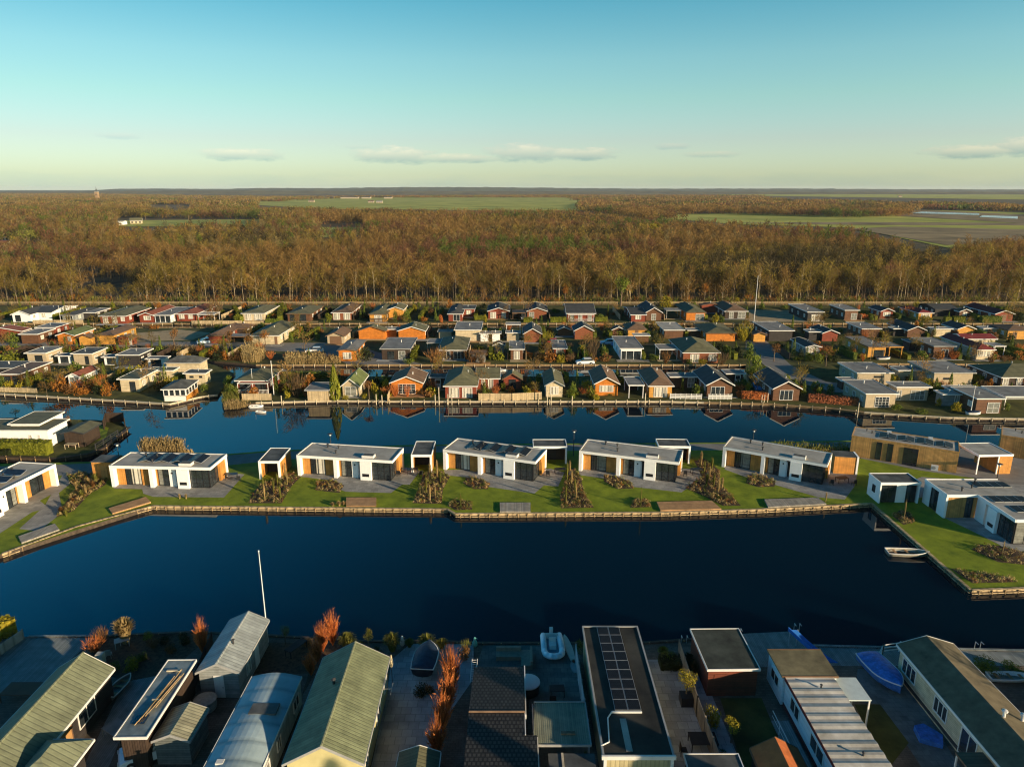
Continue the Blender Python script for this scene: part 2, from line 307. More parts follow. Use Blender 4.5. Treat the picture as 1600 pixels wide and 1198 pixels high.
for lb, pts, m_, z in [
    ('long green meadow in the middle distance left of centre', [(360, 318), (500, 327), (905, 330), (930, 321), (900, 308.5), (540, 308.5), (410, 312)], GRASSF, .3),
    ('narrow green meadow before the far copse on the right', [(985, 337), (1150, 351), (1330, 356), (1500, 392), (1740, 380), (1740, 336), (1430, 328), (1330, 337), (1150, 333)], GRASSF, .3),
    ('pale far meadow below the horizon on the right', [(1180, 306), (1800, 315), (1800, 304.5), (1100, 303.5)], GRASSF, .3),
    ('small meadow beside the white farmhouse', [(150, 355), (420, 353), (420, 343), (150, 345)], GRASSF, .3),
    ('green clearing inside the wood on the far left', [(-80, 402), (180, 400), (180, 390), (-80, 388)], GRASSF, .05),
    ('small green clearing in the wood left of centre', [(490, 372), (575, 366), (575, 355), (480, 355)], GRASSF, .05)]:
    sheet('meadow', pts, z, m_, lb, 'meadow')
sheet('marsh', [(1400, 338), (1640, 352), (1640, 338), (1430, 328)], .6, mat('reed marsh', (.20, .14, .06), .9, .3, .02, col2=(.36, .26, .13), coord='World'), 'brown reed marsh beyond the meadow', 'marsh')
sheet('marsh', [(1330, 358), (1480, 384), (1640, 376), (1640, 360), (1400, 355)], .5, mat('reed marsh', ()), 'brown mottled reed field before the dark copse', 'marsh'); sheet('marsh', [(1150, 349), (1330, 352), (1640, 353), (1640, 349.5), (1330, 347.5)], .5, mat('reed marsh', ()), 'narrow pale reed strip across the right meadow', 'marsh')
for lb, pts in [('pale pool in the far reed marsh', [(1425, 334), (1530, 337), (1530, 334.6), (1440, 331.5)]), ('second shallow pool at the right end of the marsh', [(1530, 340), (1590, 343), (1590, 339), (1535, 337.5)])]:
    sheet('pool', pts, .9, mat('marsh water', (.25, .33, .42), .15, .1, .01, coord='World'), lb, 'water')
# lanes and paved areas
sheet('road', [(1740, 790), (1560, 752), (1440, 735), (1345, 716), (1140, 703), (900, 704), (700, 706), (520, 712), (400, 722), (250, 738), (100, 742), (-150, 760), (-150, 730), (30, 728), (150, 723.5), (188, 714), (290, 708), (360, 711), (425, 706), (475, 704), (640, 697), (830, 695), (1000, 694), (1140, 693), (1340, 690), (1480, 692.5), (1740, 716)], .006, ROAD, 'pale grey lane behind the white bungalows', 'road')
sheet('lane', [(-400, 540), (258, 540), (330, 543), (500, 552), (545, 569), (660, 569), (590, 550), (540, 536), (300, 534), (-400, 535)], .006, ROAD, 'grey lane behind the reeds on the rear bank', 'road')
sheet('lane', [(1165, 545), (1215, 588), (1300, 612), (1345, 616), (1345, 603), (1290, 596), (1235, 570), (1210, 545), (1195, 530), (1165, 530)], .008, ROAD, 'lane crossing the grass between the chalet rows on the right', 'road')
sheet('sandy_yard', [(200, 534), (300, 531), (330, 520), (280, 515), (215, 520)], .010, SAND, 'sandy yard between red shed and round brown tree', 'yard')
sheet('gravel_yard', [(1170, 503), (1290, 503), (1260, 485), (1170, 484)], .010, SAND, 'sandy open yard beside the tall flagpole', 'yard')
TERR = [('b1', [(224, 771), (240, 776), (350, 777), (382, 741), (356, 738), (330, 750), (176, 752), (178, 763), (222, 764)]), ('b2', [(515, 750), (512, 757), (540, 768), (611, 770), (628, 757), (640, 757), (657, 735), (636, 730), (470, 738), (465, 744)]),
        ('b3', [(745, 747), (760, 760), (835, 771), (850, 758), (872, 760), (882, 738), (860, 732), (694, 734), (694, 742)]), ('b4', [(960, 750), (985, 760), (1065, 769), (1075, 762), (1097, 750), (1099, 736), (1075, 732), (905, 733), (905, 742), (950, 748)]),
        ('b5', [(1165, 745), (1210, 757), (1280, 777), (1320, 780), (1335, 760), (1340, 738), (1310, 735), (1134, 726), (1132, 733)]), ('b0', [(-60, 850), (0, 833), (50, 800), (76, 793), (62, 782), (88, 768), (92, 752), (-100, 780)]),
        ('b8', [(1358, 776), (1380, 783), (1450, 776), (1470, 806), (1520, 830), (1560, 850), (1600, 875), (1680, 890), (1640, 760), (1440, 745)])]
for nm, pts in TERR:
    sheet('terrace', pts, .012, PAVE, {'b0': 'grey paved terrace of the leftmost white bungalow', 'b1': 'grey paved terrace of the first whole bungalow from the left, roof panels above', 'b2': 'grey paved terrace of the bungalow between two open carports', 'b3': 'grey paved terrace of the middle bungalow with four roof panels', 'b4': 'grey paved terrace of the fourth bungalow from the left', 'b5': 'grey paved terrace beside the wooden shed, mostly in shade', 'b8': 'grey terrace along the angled bungalow at the right'}[nm], 'terrace')
BEDS = [('m1', [(88, 808), (115, 798), (140, 772), (165, 757), (168, 745), (130, 738), (104, 742), (110, 755), (122, 765), (110, 775), (95, 795)], 'wide planting bed between the leftmost two bungalows'),
        ('m2', [(388, 786), (440, 786), (455, 760), (470, 745), (455, 738), (430, 748), (408, 755), (395, 770)], 'planting bed before the first open carport'),
        ('m3', [(645, 786), (690, 787), (692, 765), (703, 745), (690, 735), (662, 738), (655, 760)], 'planting bed between second and third bungalows'),
        ('m4', [(877, 794), (928, 793), (912, 770), (908, 745), (895, 730), (885, 738), (882, 760), (875, 775)], 'planting bed between third and fourth bungalows'),
        ('m5', [(1130, 790), (1158, 790), (1125, 755), (1125, 735), (1100, 716), (1085, 720), (1097, 745), (1070, 762), (1100, 775)], 'planting bed between fourth and fifth bungalows'),
        ('n1', [(494, 766), (530, 770), (538, 758), (520, 750), (495, 752)], 'small round bed in front of the second bungalow'), ('n2', [(724, 755), (740, 764), (762, 764), (766, 755), (745, 746), (728, 746)], 'small round bed in front of the middle bungalow'),
        ('n3', [(944, 752), (965, 764), (990, 763), (985, 752), (960, 743), (944, 743)], 'small round bed in front of the fourth bungalow'), ('n4', [(1166, 755), (1185, 761), (1210, 760), (1212, 752), (1190, 742), (1168, 742)], 'small oval bed in front of the fifth bungalow'),
        ('n5', [(700, 790), (712, 797), (738, 796), (736, 783), (712, 782)], 'tiny bed at the step in the quay wall'), ('n6', [(984, 793), (1018, 792), (1012, 782), (992, 782)], 'tiny bed with one young tree by the quay'),
        ('n7', [(1395, 806), (1412, 820), (1430, 815), (1420, 800), (1405, 797)], 'small bed with a young tree on the right lawn'), ('n8', [(1518, 858), (1560, 878), (1600, 882), (1600, 862), (1560, 852), (1530, 851)], 'oval bed on the right lawn beside the terrace'),
        ('n9', [(1485, 888), (1520, 911), (1590, 909), (1570, 900), (1530, 895)], 'bed along the right corner of the quay'), ('n10', [(1140, 703), (1345, 716), (1345, 708), (1330, 700), (1200, 695), (1140, 697)], 'shrub bed along the lane behind the fifth bungalow')]
for nm, pts, lb in BEDS: sheet('planting_bed', pts, .018, SOIL, lb, 'planting bed')
# near bank surfaces
sheet('deck', [(-200, 1010), (45, 996), (150, 996), (120, 1022), (98, 1040), (60, 1085), (-200, 1090)], .014, DECKG, 'broad weathered deck behind the hedge at the left', 'deck')
sheet('garden', [(125, 1035), (165, 996), (300, 990), (318, 1003), (262, 1052), (195, 1065)], .018, SOIL, 'planted garden with ornamental grass beside the deck', 'garden')
sheet('path', [(195, 1065), (262, 1030), (250, 1060), (190, 1150), (170, 1198), (130, 1198)], .014, DECKG, 'grey boarded path between the two left roofs', 'path')
sheet('patio', [(612, 1030), (640, 1006), (740, 1006), (740, 1060), (705, 1110), (660, 1198), (580, 1198), (608, 1060)], .014, PAVB, 'pale slab patio behind the covered boat', 'patio')
sheet('path', [(60, 830), (98, 800), (92, 770), (108, 757), (118, 741), (100, 738), (84, 765), (70, 790), (30, 826)], .010, PAVE, 'grey paved path beside the leftmost bungalow', 'path')
sheet('patio', [(755, 1008), (905, 1008), (920, 1198), (820, 1198), (830, 1060), (740, 1055)], .014, mat('grey green paving', (.14, .15, .13), .85, .2, .6, pave=(.6, .6, .02, .4), coord='World'), 'grey green patio under the inflatable boat', 'patio')
sheet('patio', [(1010, 1030), (1090, 1030), (1110, 1080), (1160, 1198), (1050, 1198)], .014, PAVB, 'pale slab patio between the solar roof and the board fence', 'patio')
sheet('deck', [(1156, 990), (1246, 985.5), (1262, 1010), (1600, 1018), (1600, 1040), (1300, 1040), (1175, 1042)], .014, DECKG, 'blue grey waterside deck at the right', 'deck')
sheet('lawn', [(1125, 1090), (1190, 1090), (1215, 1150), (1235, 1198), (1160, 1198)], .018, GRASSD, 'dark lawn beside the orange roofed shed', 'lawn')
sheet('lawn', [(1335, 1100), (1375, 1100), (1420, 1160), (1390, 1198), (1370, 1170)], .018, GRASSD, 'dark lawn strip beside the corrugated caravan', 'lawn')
sheet('path', [(1340, 1045), (1405, 1045), (1500, 1198), (1440, 1198), (1375, 1100), (1335, 1095)], .014, mat('blue grey tiles', (.12, .15, .15), .85, .2, .6, pave=(.5, .5, .02, .3), coord='World'), 'blue grey path beside the covered blue boat', 'path')
sheet('brown_bed', [(410, 1004), (560, 1003), (560, 1020), (500, 1040), (470, 1090), (440, 1198), (410, 1198), (470, 1090), (482, 1052), (392, 1052)], .018, SOIL, 'bare brown earth around the red shrubs', 'garden')
# far ridges
def ridge(y, zf, seed, label, m, step=60, x0=-1.0, x1=1.0):
    r = random.Random(seed); mb = MB(); n = int((x1 - x0) * y / step); vs = []; 
    for i in range(n + 1):
        x = x0 * y + i * step; px = 800 + F * x / y; h = zf(px) * (1 + .10 * (r.random() - .5)) + r.random() * 2.5
        vs += [(x, y - 350, 0), (x, y - 60 + r.uniform(-40, 40), h * .93), (x + r.uniform(-20, 20), y, h), (x, y + 600, 0)]
    mb.add(vs, [(4 * i + k, 4 * i + 4 + k, 4 * i + 5 + k, 4 * i + 1 + k) for i in range(n) for k in range(3)])
    o = mb.build('hills', m, smooth=False); tag(o, label, 'hills', kind='structure')
def interp(pts):
    xs = [p[0] for p in pts]; ys = [p[1] for p in pts]; return lambda x: float(np.interp(x, xs, ys))
FWM = mat('distant woods', (.10, .075, .03), .95, .3, .006, col2=(.17, .14, .055), coord='World'); FWP = mat('distant pine woods', (.03, .055, .035), .95, .3, .006, col2=(.07, .09, .05), coord='World')
ridge(5200, interp([(-400, 15), (150, 14), (300, 20), (420, 22), (560, 18), (900, 17), (1200, 14), (2000, 14)]), 4, 'brown wooded rise below the skyline', FWM)
ridge(8200, interp([(-400, 12), (170, 14), (200, 30), (250, 34), (330, 30), (380, 30), (420, 40), (520, 38), (560, 42), (640, 50), (760, 50), (830, 44), (900, 38), (1000, 32), (1240, 34), (1400, 26), (2000, 20)]), 5, 'low blue green wooded hills on the skyline', FWP)
# ------------------------------------------------------------------ the winter wood
rs = np.random.RandomState(11)
def slivers(c, d, ln, wd):
    """one thin triangle per twig: centre c, direction d, length ln, width wd"""
    n = len(c); s = np.cross(d, rs.normal(size=(n, 3))); s /= np.linalg.norm(s, axis=1)[:, None] + 1e-9
    a = c - d * ln[:, None] * .5 + s * wd[:, None] * .5; b = c - d * ln[:, None] * .5 - s * wd[:, None] * .5; e = c + d * ln[:, None] * .5
    v = np.stack([a, b, e], 1).reshape(-1, 3); return v, np.arange(3 * n).reshape(-1, 3)
def prototree(h, r, n, wide, nl=5, lean=.05, tr=.11, bole=.35):
    """returns trunk (v,f) and twigs (v,f)"""
    top = np.array([rs.normal() * lean * h, rs.normal() * lean * h, h * .9]); V = []; T = []
    def limb(p0, p1, r0, r1):
        d = p1 - p0; d = d / np.linalg.norm(d); a = np.cross(d, [.3, .7, .1]); a /= np.linalg.norm(a); b = np.cross(d, a); k = sum(len(x) for x in V)
        ring = lambda p, q: np.array([p + (a * math.cos(t) + b * math.sin(t)) * q for t in (0, 2.09, 4.19)])
        V.append(ring(p0, r0)); V.append(ring(p1, r1))
        for i in range(3):
            j = (i + 1) % 3; T.append((k + i, k + j, k + 3 + j)); T.append((k + i, k + 3 + j, k + 3 + i))
    limb(np.zeros(3), top * .55, tr, tr * .65); limb(top * .55, top, tr * .65, .03)
    cc = [top * .8]
    for i in range(nl):
        t = rs.uniform(bole, .8); p = top * t; a = rs.uniform(0, 6.28); q = p + np.array([math.cos(a) * r * .75, math.sin(a) * r * .75, h * rs.uniform(.12, .28)]); limb(p, q, tr * .45, .02); cc.append(q)
    cc = np.array(cc); idx = rs.randint(0, len(cc), n)
    c = cc[idx] + rs.normal(size=(n, 3)) * np.array([r * .38, r * .38, h * .10]); c[:, 2] = np.clip(c[:, 2], h * bole * .8, h)
    ax = top * (c[:, 2:3] / h); d = c - ax; d[:, 2] = np.abs(d[:, 2]) * .2 + r * .7; d += rs.normal(size=(n, 3)) * .35 * r; d /= np.linalg.norm(d, axis=1)[:, None]
    tv, tf = slivers(c, d, rs.uniform(.7, 1.7, n) * wide ** .5, rs.uniform(.10, .24, n) * wide)
    return np.concatenate(V), np.array(T), tv, tf
NP = [prototree(h, r, 190, 1.0, 6, .04, .10, b) for h, r, b in ((12.5, 1.9, .4), (11, 2.2, .35), (13.5, 1.7, .45), (9.5, 2.4, .3), (12, 2.6, .35), (8.0, 2.0, .2))]
tme = [(npmesh('trunk', a[0], a[1], BRKP), npmesh('trunk', a[0], a[1], BRK_), npmesh('crown', a[2], a[3], FTW), npmesh('crown', a[2], a[3], FTG)) for a in NP]
YF = P(800, 477).y
def inpoly(x, y, poly):
    ins = np.zeros(len(x), bool); n = len(poly)
    for i in range(n):
        x1, y1 = poly[i]; x2, y2 = poly[(i + 1) % n]
        c = ((y1 > y) != (y2 > y)) & (x < (x2 - x1) * (y - y1) / (y2 - y1 + 1e-12) + x1); ins ^= c
    return ins
def proj(x, y, z):
    c, s = math.cos(PITCH), math.sin(PITCH); dz = z - H; zc = y * c - dz * s; yc = y * s + dz * c
    return 800 + F * x / zc, 599 - F * yc / zc
WOODS = [[(-200, 460), (1800, 460), (1800, 395), (1600, 392), (1490, 388), (1455, 376), (1330, 351), (1230, 347), (1130, 343), (1000, 335), (930, 329), (900, 325), (640, 324), (520, 322), (400, 321), (400, 303), (-200, 305)],
         [(870, 316), (890, 311), (1000, 306), (1120, 304), (1240, 304), (1300, 309), (1418, 312), (1425, 322), (1412, 336), (1330, 339), (1130, 334), (1010, 330), (950, 322)],
         [(1425, 311), (1800, 318), (1800, 325), (1560, 323), (1420, 318)], [(1480, 364), (1560, 358), (1800, 360), (1800, 395), (1600, 392), (1500, 385)], [(-200, 308), (400, 308), (640, 306.5), (900, 307), (1800, 308), (1800, 303), (850, 302), (400, 304), (-200, 296)],
         [(0, 0), (1, 0), (1, 1)]]
FIELDS = [[(395, 318), (520, 322.5), (640, 324.5), (885, 325.5), (905, 318), (890, 309.5), (560, 309.5), (470, 313)], [(1000, 334.5), (1130, 342.5), (1330, 350.5), (1460, 374), (1600, 362), (1640, 345), (1430, 338), (1330, 341), (1130, 335.5)], [(1180, 304.8), (1640, 306.5), (1640, 310.5), (1240, 308.5)], [(1440, 328), (1640, 332), (1640, 336), (1425, 334)]]
HOLES = [[(180, 341), (410, 343), (410, 348), (180, 350)], [(-80, 386), (160, 388), (160, 393), (-80, 393)], [(495, 352), (570, 350), (570, 356), (500, 361)], [(130, 460), (210, 455), (200, 440), (135, 445)], [(230, 320), (300, 320), (300, 324), (230, 324)]]
def candidates(ya, yb, per, zt):
    n = int(.86 * (yb * yb - ya * ya) / per); u = rs.rand(n); y = np.sqrt(ya * ya + u * (yb * yb - ya * ya)); x = rs.uniform(-.86, .86, n) * y
    px, py = proj(x, y, zt); ok = np.zeros(n, bool)
    jit = rs.normal(size=n) * (1.0 if yb < 800 else .3)
    for w in WOODS: ok |= inpoly(px, np.minimum(py + jit, 458 if ya < 500 else 1e9), w)
    for z_ in (0, 3, 6, 9, 13.5):
        qx, qy = proj(x, y, z_)
        for w in HOLES + FIELDS: ok &= ~inpoly(qx, qy, w)
    ok &= (np.sin(x / 31 + 1.3 * np.sin(y / 47)) + np.sin(y / 23 + x / 90) + rs.normal(size=n) * .8) > -2.0     # small gaps in the wood
    return x[ok], y[ok]
# the nearest 300 trees stand as things of their own
xs = []; r_ = random.Random(7); kn = 0
for i in range(300):
    row = i % 3; x = -172 * 1.06 + (i // 3) * (172 * 2.12 / 99) + r_.uniform(-1.5, 1.5); y = YF + 4 + row * 4.5 + r_.uniform(-1.8, 1.8)
    x *= y / 240; px, py = proj(x, y, 0)
    k = r_.randrange(6); sc = r_.uniform(.8, 1.12)
    if 120 < px < 215: sc *= .55
    pale = r_.random() < .5; mossy = r_.random() < .55
    lab = {(1, 1): 'pale trunked slender winter tree with mossy twigs in the front edge of the wood', (1, 0): 'pale trunked bare winter tree with brown twigs in the front edge of the wood', (0, 1): 'dark trunked winter tree with mossy twigs in the front edge of the wood', (0, 0): 'dark trunked bare winter tree with brown twigs in the front edge of the wood'}[(int(pale), int(mossy))]
    t = empty('winter_tree', (x, y, 0), r_.uniform(0, 6.28)); t.scale = (sc, sc, sc)
    tag(t, lab, 'tree', 'bare trees at the edge of the wood, ' + ('pale' if pale else 'dark') + (' and mossy' if mossy else ' and brown'))
    link('trunk', tme[k][0 if pale else 1], t); link('crown', tme[k][3 if mossy else 2], t)
BRKF = mat('wood bark', (.17, .125, .07), .9, .3, .2, coord='World')
def mass(name, label, bands, tm):
    VV = []; FF = []; MI = []; k = 0
    for ya, yb, per, protos, sc0, sc1 in bands:
        x, y = candidates(ya, yb, per, 13.5)
        for i in range(len(x)):
            tv, tf, cv, cf = protos[rs.randint(len(protos))]; a = rs.uniform(0, 6.28); s = rs.uniform(sc0, sc1); ca, sa = math.cos(a) * s, math.sin(a) * s
            M_ = np.array([[ca, sa, 0], [-sa, ca, 0], [0, 0, s * rs.uniform(.85, 1.1)]])
            pt = math.sin(x[i] / 45 + 2 * math.sin(y[i] / 80)) + math.sin(y[i] / 37 - x[i] / 110) + rs.normal() * .35; lf = 800 + F * x[i] / y[i] < 520 and y[i] > 380
            mi = 5 if pt > 1.35 else (2 if pt > .8 else (1 if pt > -.7 else (3 if pt > -1.4 else 6)))
            if lf and rs.rand() < .35: mi = int(rs.choice([4, 2, 6, 5], p=[.45, .3, .15, .1]))
            elif rs.rand() < .05: mi = 4
            s *= .93 + .10 * math.sin(pt * 2)
            for v, f, m_ in ((tv, tf, 0), (cv, cf, mi)):
                if len(v) == 0: continue
                VV.append(v @ M_ + (x[i], y[i], 0)); FF.append(f + k); MI.append(np.full(len(f), m_)); k += len(v)
    me = npmesh(name, np.concatenate(VV), np.concatenate(FF), tm, np.concatenate(MI)); o = link(name, me); tag(o, label, 'wood', kind='stuff'); return len(me.polygons)
LP = [prototree(h, r, 110, 1.4, 3, .04, .11, .35) for h, r in ((12.5, 2.0), (11, 2.3), (13.5, 1.9), (10, 2.5), (8, 2.4))]
MP = [prototree(h, r, 60, 2.3, 2, .04, .12, .35) for h, r in ((12, 2.6), (11, 3.0), (13, 2.4), (9, 3.0))]
def clump(n, w, h, sz):
    c = rs.normal(size=(n, 3)) * np.array([w * .3, w * .3, h * .18]) + np.array([0, 0, h * .62]); c[:, 2] = np.clip(c[:, 2], h * .15, h)
    d = rs.normal(size=(n, 3)) * .5 + np.array([0, 0, .8]); d /= np.linalg.norm(d, axis=1)[:, None]
    v, f = slivers(c, d, rs.uniform(1, 2, n) * sz, rs.uniform(.5, 1, n) * sz); return np.zeros((0, 3)), np.zeros((0, 3), int), v, f
C1 = [clump(60, 8, 12, 1.15) for _ in range(4)]; C2 = [clump(20, 16, 12, 4.0) for _ in range(4)]; C3 = [clump(14, 40, 9, 4.5) for _ in range(4)]
nf = mass('wood', 'brown bare winter wood filling the middle distance', [(YF + 15, 460, 14.5, LP, .7, 1.12), (460, 760, 26, MP, .75, 1.2)], [BRKF, FTW, FTG, FTR, FTP, FTD, LG])
nf += mass('far_wood', 'distant brown woods and hedgerows below the horizon', [(760, 1250, 55, C1, .8, 1.2), (1250, 2400, 190, C2, .6, .95), (2400, 5200, 700, C3, .7, 1.0)], [BRKF, FTW, FTG, FTR, FTP, FTD, LG])
print('wood faces', nf)

hz = MB().box(-13000, 13000, -40, 15000, -3.5, 90).build('haze', None) if 0 else None
# ================================================================== houses
def face(w, d, side):
    """maps (u along the wall, n outwards, z) into house coordinates"""
    if side == 'f': return lambda u, n, z: (u, -n, z)
    if side == 'r': return lambda u, n, z: (w + n, u, z)
    if side == 'l': return lambda u, n, z: (-n, u, z)
def fbox(mb, fc, u0, u1, n0, n1, z0, z1, mi=0):
    a = fc(u0, n0, z0); b = fc(u1, n1, z1); mb.box(a[0], b[0], a[1], b[1], a[2], b[2], mi)
def window(root, fc, u0, u1, z0, z1, fm=None, pm=None, cols=2, rows=1, name='window', t=.07, n0=0.0):
    fm = fm or TRW; pm = pm or CUR; mb = MB()
    fbox(mb, fc, u0, u1, n0 - .04, n0 + .07, z1 - t, z1); fbox(mb, fc, u0, u1, n0 - .04, n0 + .07, z0, z0 + t)
    fbox(mb, fc, u0, u0 + t, n0 - .04, n0 + .068, z0 + t, z1 - t); fbox(mb, fc, u1 - t, u1, n0 - .04, n0 + .068, z0 + t, z1 - t)
    for i in range(1, cols):
        u = u0 + (u1 - u0) * i / cols; fbox(mb, fc, u - t * .4, u + t * .4, n0 - .04, n0 + .06, z0 + t, z1 - t)
    for i in range(1, rows):
        z = z0 + (z1 - z0) * i / rows; fbox(mb, fc, u0 + t, u1 - t, n0 - .04, n0 + .055, z - t * .25, z + t * .25)
    fr = mb.build(name, fm, root); pb = MB(); fbox(pb, fc, u0 + t * .5, u1 - t * .5, n0 - .03, n0 + .025, z0 + t * .5, z1 - t * .5); pb.build('pane', pm, fr); return fr
def roofparts(root, kind, w, d, h, rh, rm, tm, o=.35, of=.45, th=.12, z_in=None):
    """roof and its white or brown boards"""
    if kind == 'f':
        MB().box(-o, w + o, -of, d + o, h, h + .10).build('roof', rm, root)
        f = MB(); e = .07
        f.box(-o - e, w + o + e, -of - e, -of, h - .06, h + .16); f.box(-o - e, w + o + e, d + o, d + o + e, h - .06, h + .16)
        f.box(-o - e, -o, -of, d + o, h - .06, h + .157); f.box(w + o, w + o + e, -of, d + o, h - .06, h + .157); f.build('fascia', tm, root); return
    if kind == 'g':
        m = w / 2; k = rh / m; lo = h - o * k
        r = MB()
        r.add([(-o, -of, lo + th), (m, -of, h + rh + th), (m, d + o, h + rh + th), (-o, d + o, lo + th), (-o, -of, lo), (m, -of, h + rh), (m, d + o, h + rh), (-o, d + o, lo)], [(0, 1, 2, 3), (7, 6, 5, 4), (0, 4, 5, 1), (2, 6, 7, 3), (3, 7, 4, 0)])
        r.add([(w + o, -of, lo + th), (m, -of, h + rh + th), (m, d + o, h + rh + th), (w + o, d + o, lo + th), (w + o, -of, lo), (m, -of, h + rh), (m, d + o, h + rh), (w + o, d + o, lo)], [(3, 2, 1, 0), (4, 5, 6, 7), (1, 5, 4, 0), (3, 7, 6, 2), (0, 4, 7, 3)])
        r.build('roof', rm, root)
        f = MB(); q = .2
        for s in (-1, 1):
            xa = m + s * (m + o)
            for y in (-of - .05, d + o):
                vs = [(xa, y, lo - q + th + .03), (m, y, h + rh - q + th + .03), (m, y, h + rh + th + .03), (xa, y, lo + th + .03)]; vs = vs + [(a, b + .05, c) for a, b, c in vs]
                f.add(vs, [(0, 1, 2, 3), (7, 6, 5, 4), (0, 4, 5, 1), (1, 5, 6, 2), (2, 6, 7, 3), (3, 7, 4, 0)])
            f.box(xa, xa + s * .05, -of, d + o, lo - .1, lo + th)
        f.build('bargeboard', tm, root); return
    if kind == 'x':
        m = d / 2; k = rh / m; lo = h - of * k; r = MB()
        r.prism_x([(-of, lo), (m, h + rh), (d + of, lo), (d + of, lo + th), (m, h + rh + th), (-of, lo + th)], -o, w + o); r.build('roof', rm, root)
        f = MB(); f.box(-o, w + o, -of - .05, -of, lo - .1, lo + th)
        for s, x in ((0, -o - .05), (1, w + o)):
            f.prism_x([(-of, lo - .1), (m, h + rh - .1), (d + of, lo - .1), (d + of, lo + th + .02), (m, h + rh + th + .02), (-of, lo + th + .02)], x, x + .05)
        f.build('bargeboard', tm, root); return
    # hip: ridge along the longer way
    X0, X1, Y0, Y1 = -o, w + o, -of, d + o; ww = X1 - X0; dd = Y1 - Y0; ins = min(ww, dd) / 2
    if kind == 'p': ins = min(ww, dd) / 2 * .999
    if dd >= ww: a = (X0 + ww / 2, Y0 + ins, h + rh); b = (X0 + ww / 2, Y1 - ins * (1 if kind != 'hf' else 0), h + rh)
    else: a = (X0 + ins, Y0 + dd / 2, h + rh); b = (X1 - ins, Y0 + dd / 2, h + rh)
    c = [(X0, Y0, h), (X1, Y0, h), (X1, Y1, h), (X0, Y1, h)]; r = MB()
    if dd >= ww: r.add(c + [a, b], [(0, 1, 4), (1, 2, 5, 4), (2, 3, 5), (3, 0, 4, 5), (3, 2, 1, 0)])
    else: r.add(c + [a, b], [(0, 1, 5, 4), (1, 2, 5), (2, 3, 4, 5), (3, 0, 4), (3, 2, 1, 0)])
    r.build('roof', rm, root)
    f = MB(); f.box(X0 - .04, X1 + .04, Y0 - .04, Y0 + .02, h - .16, h + .03); f.box(X0 - .04, X1 + .04, Y1 - .02, Y1 + .04, h - .16, h + .03); f.box(X0 - .04, X0 + .02, Y0 + .02, Y1 - .02, h - .157, h + .027); f.box(X1 - .02, X1 + .04, Y0 + .02, Y1 - .02, h - .157, h + .027)
    f.build('gutter_board', tm, root)
def walls(root, kind, w, d, h, rh, wm, name='wall'):
    b = MB()
    if kind == 'g': b.prism_y([(0, -.05), (w, -.05), (w, h), (w / 2, h + rh), (0, h)], 0, d)
    elif kind == 'x': b.prism_x([(0, -.05), (d, -.05), (d, h), (d / 2, h + rh), (0, h)], 0, w)
    else: b.box(0, w, 0, d, -.05, h - .001)
    return b.build(name, wm, root)
RS = random.Random(3); FOOT = []
def pipes(root, w, d, h, rh, kind, n=1):
    for i in range(n):
        x = w * RS.uniform(.3, .7); y = d * RS.uniform(.3, .75); z = h + (rh * (1 - abs(x - w / 2) / (w / 2)) if kind in 'g' else (rh * .6 if kind in ('h', 'p', 'hf', 'x') else .08))
        m = MB(); m.lathe((x, y, z - .1), [(.09, 0), (.09, .55), (.15, .56), (.15, .68), (.05, .72)], 8); m.build('vent_pipe', TRW if RS.random() < .6 else ALU, root)
GR = {'A': 'chalets in the waterside row across the canal', 'B': 'chalets in the second row', 'C': 'chalets in the third row behind the lane', 'D': 'chalets in the last row before the wood', 'S': 'sheds and carports among the chalets'}
def front_windows(root, w, h, spec):
    fc = face(w, 0, 'f')
    for s in spec.split():
        k = s[0]; a, b = (float(t) for t in s[1:].split('-')); u0 = a * w; u1 = b * w; z1 = min(2.15, h - .2)
        if k == 'F': window(root, fc, u0, u1, .12, z1, cols=max(2, int((u1 - u0) / .7)), name='french_window', pm=(CUR, CUR, GLS)[RS.randrange(3)])
        elif k == 'W': window(root, fc, u0, u1, .8, z1, cols=max(2, int((u1 - u0) / 1.1)))
        elif k == 'P': window(root, fc, u0, u1, .5, z1, cols=max(1, int((u1 - u0) / 1.6)), t=.1)
        elif k == 'G': window(root, fc, u0, u1, .12, z1, TRW, GLB, cols=max(2, int((u1 - u0) / .9)), rows=2, name='glazing')
        elif k == 'K': window(root, fc, u0, u1, .12, z1, FRB, GLS, cols=max(2, int((u1 - u0) / .9)), rows=1, name='glazing')
        elif k == 'X': window(root, fc, u0, u1, .12, z1, TRW, GLS, cols=4, rows=4, name='french_window')
        elif k == 'D':
            m = MB(); fbox(m, fc, u0, u1, -.02, .05, .02, 2.05); dd = m.build('door', TRW, root); m = MB(); fbox(m, fc, u0 + .15, u1 - .15, .04, .06, 1.1, 1.85); m.build('pane', GLS, dd)
        elif k == 'B':
            m = MB(); fbox(m, fc, u0, u1, -.02, .05, .02, 2.05); m.build('door', TRB, root)
        elif k == 'S': window(root, fc, u0, u1, 1.5, 1.95, FRB, GLS, cols=1)
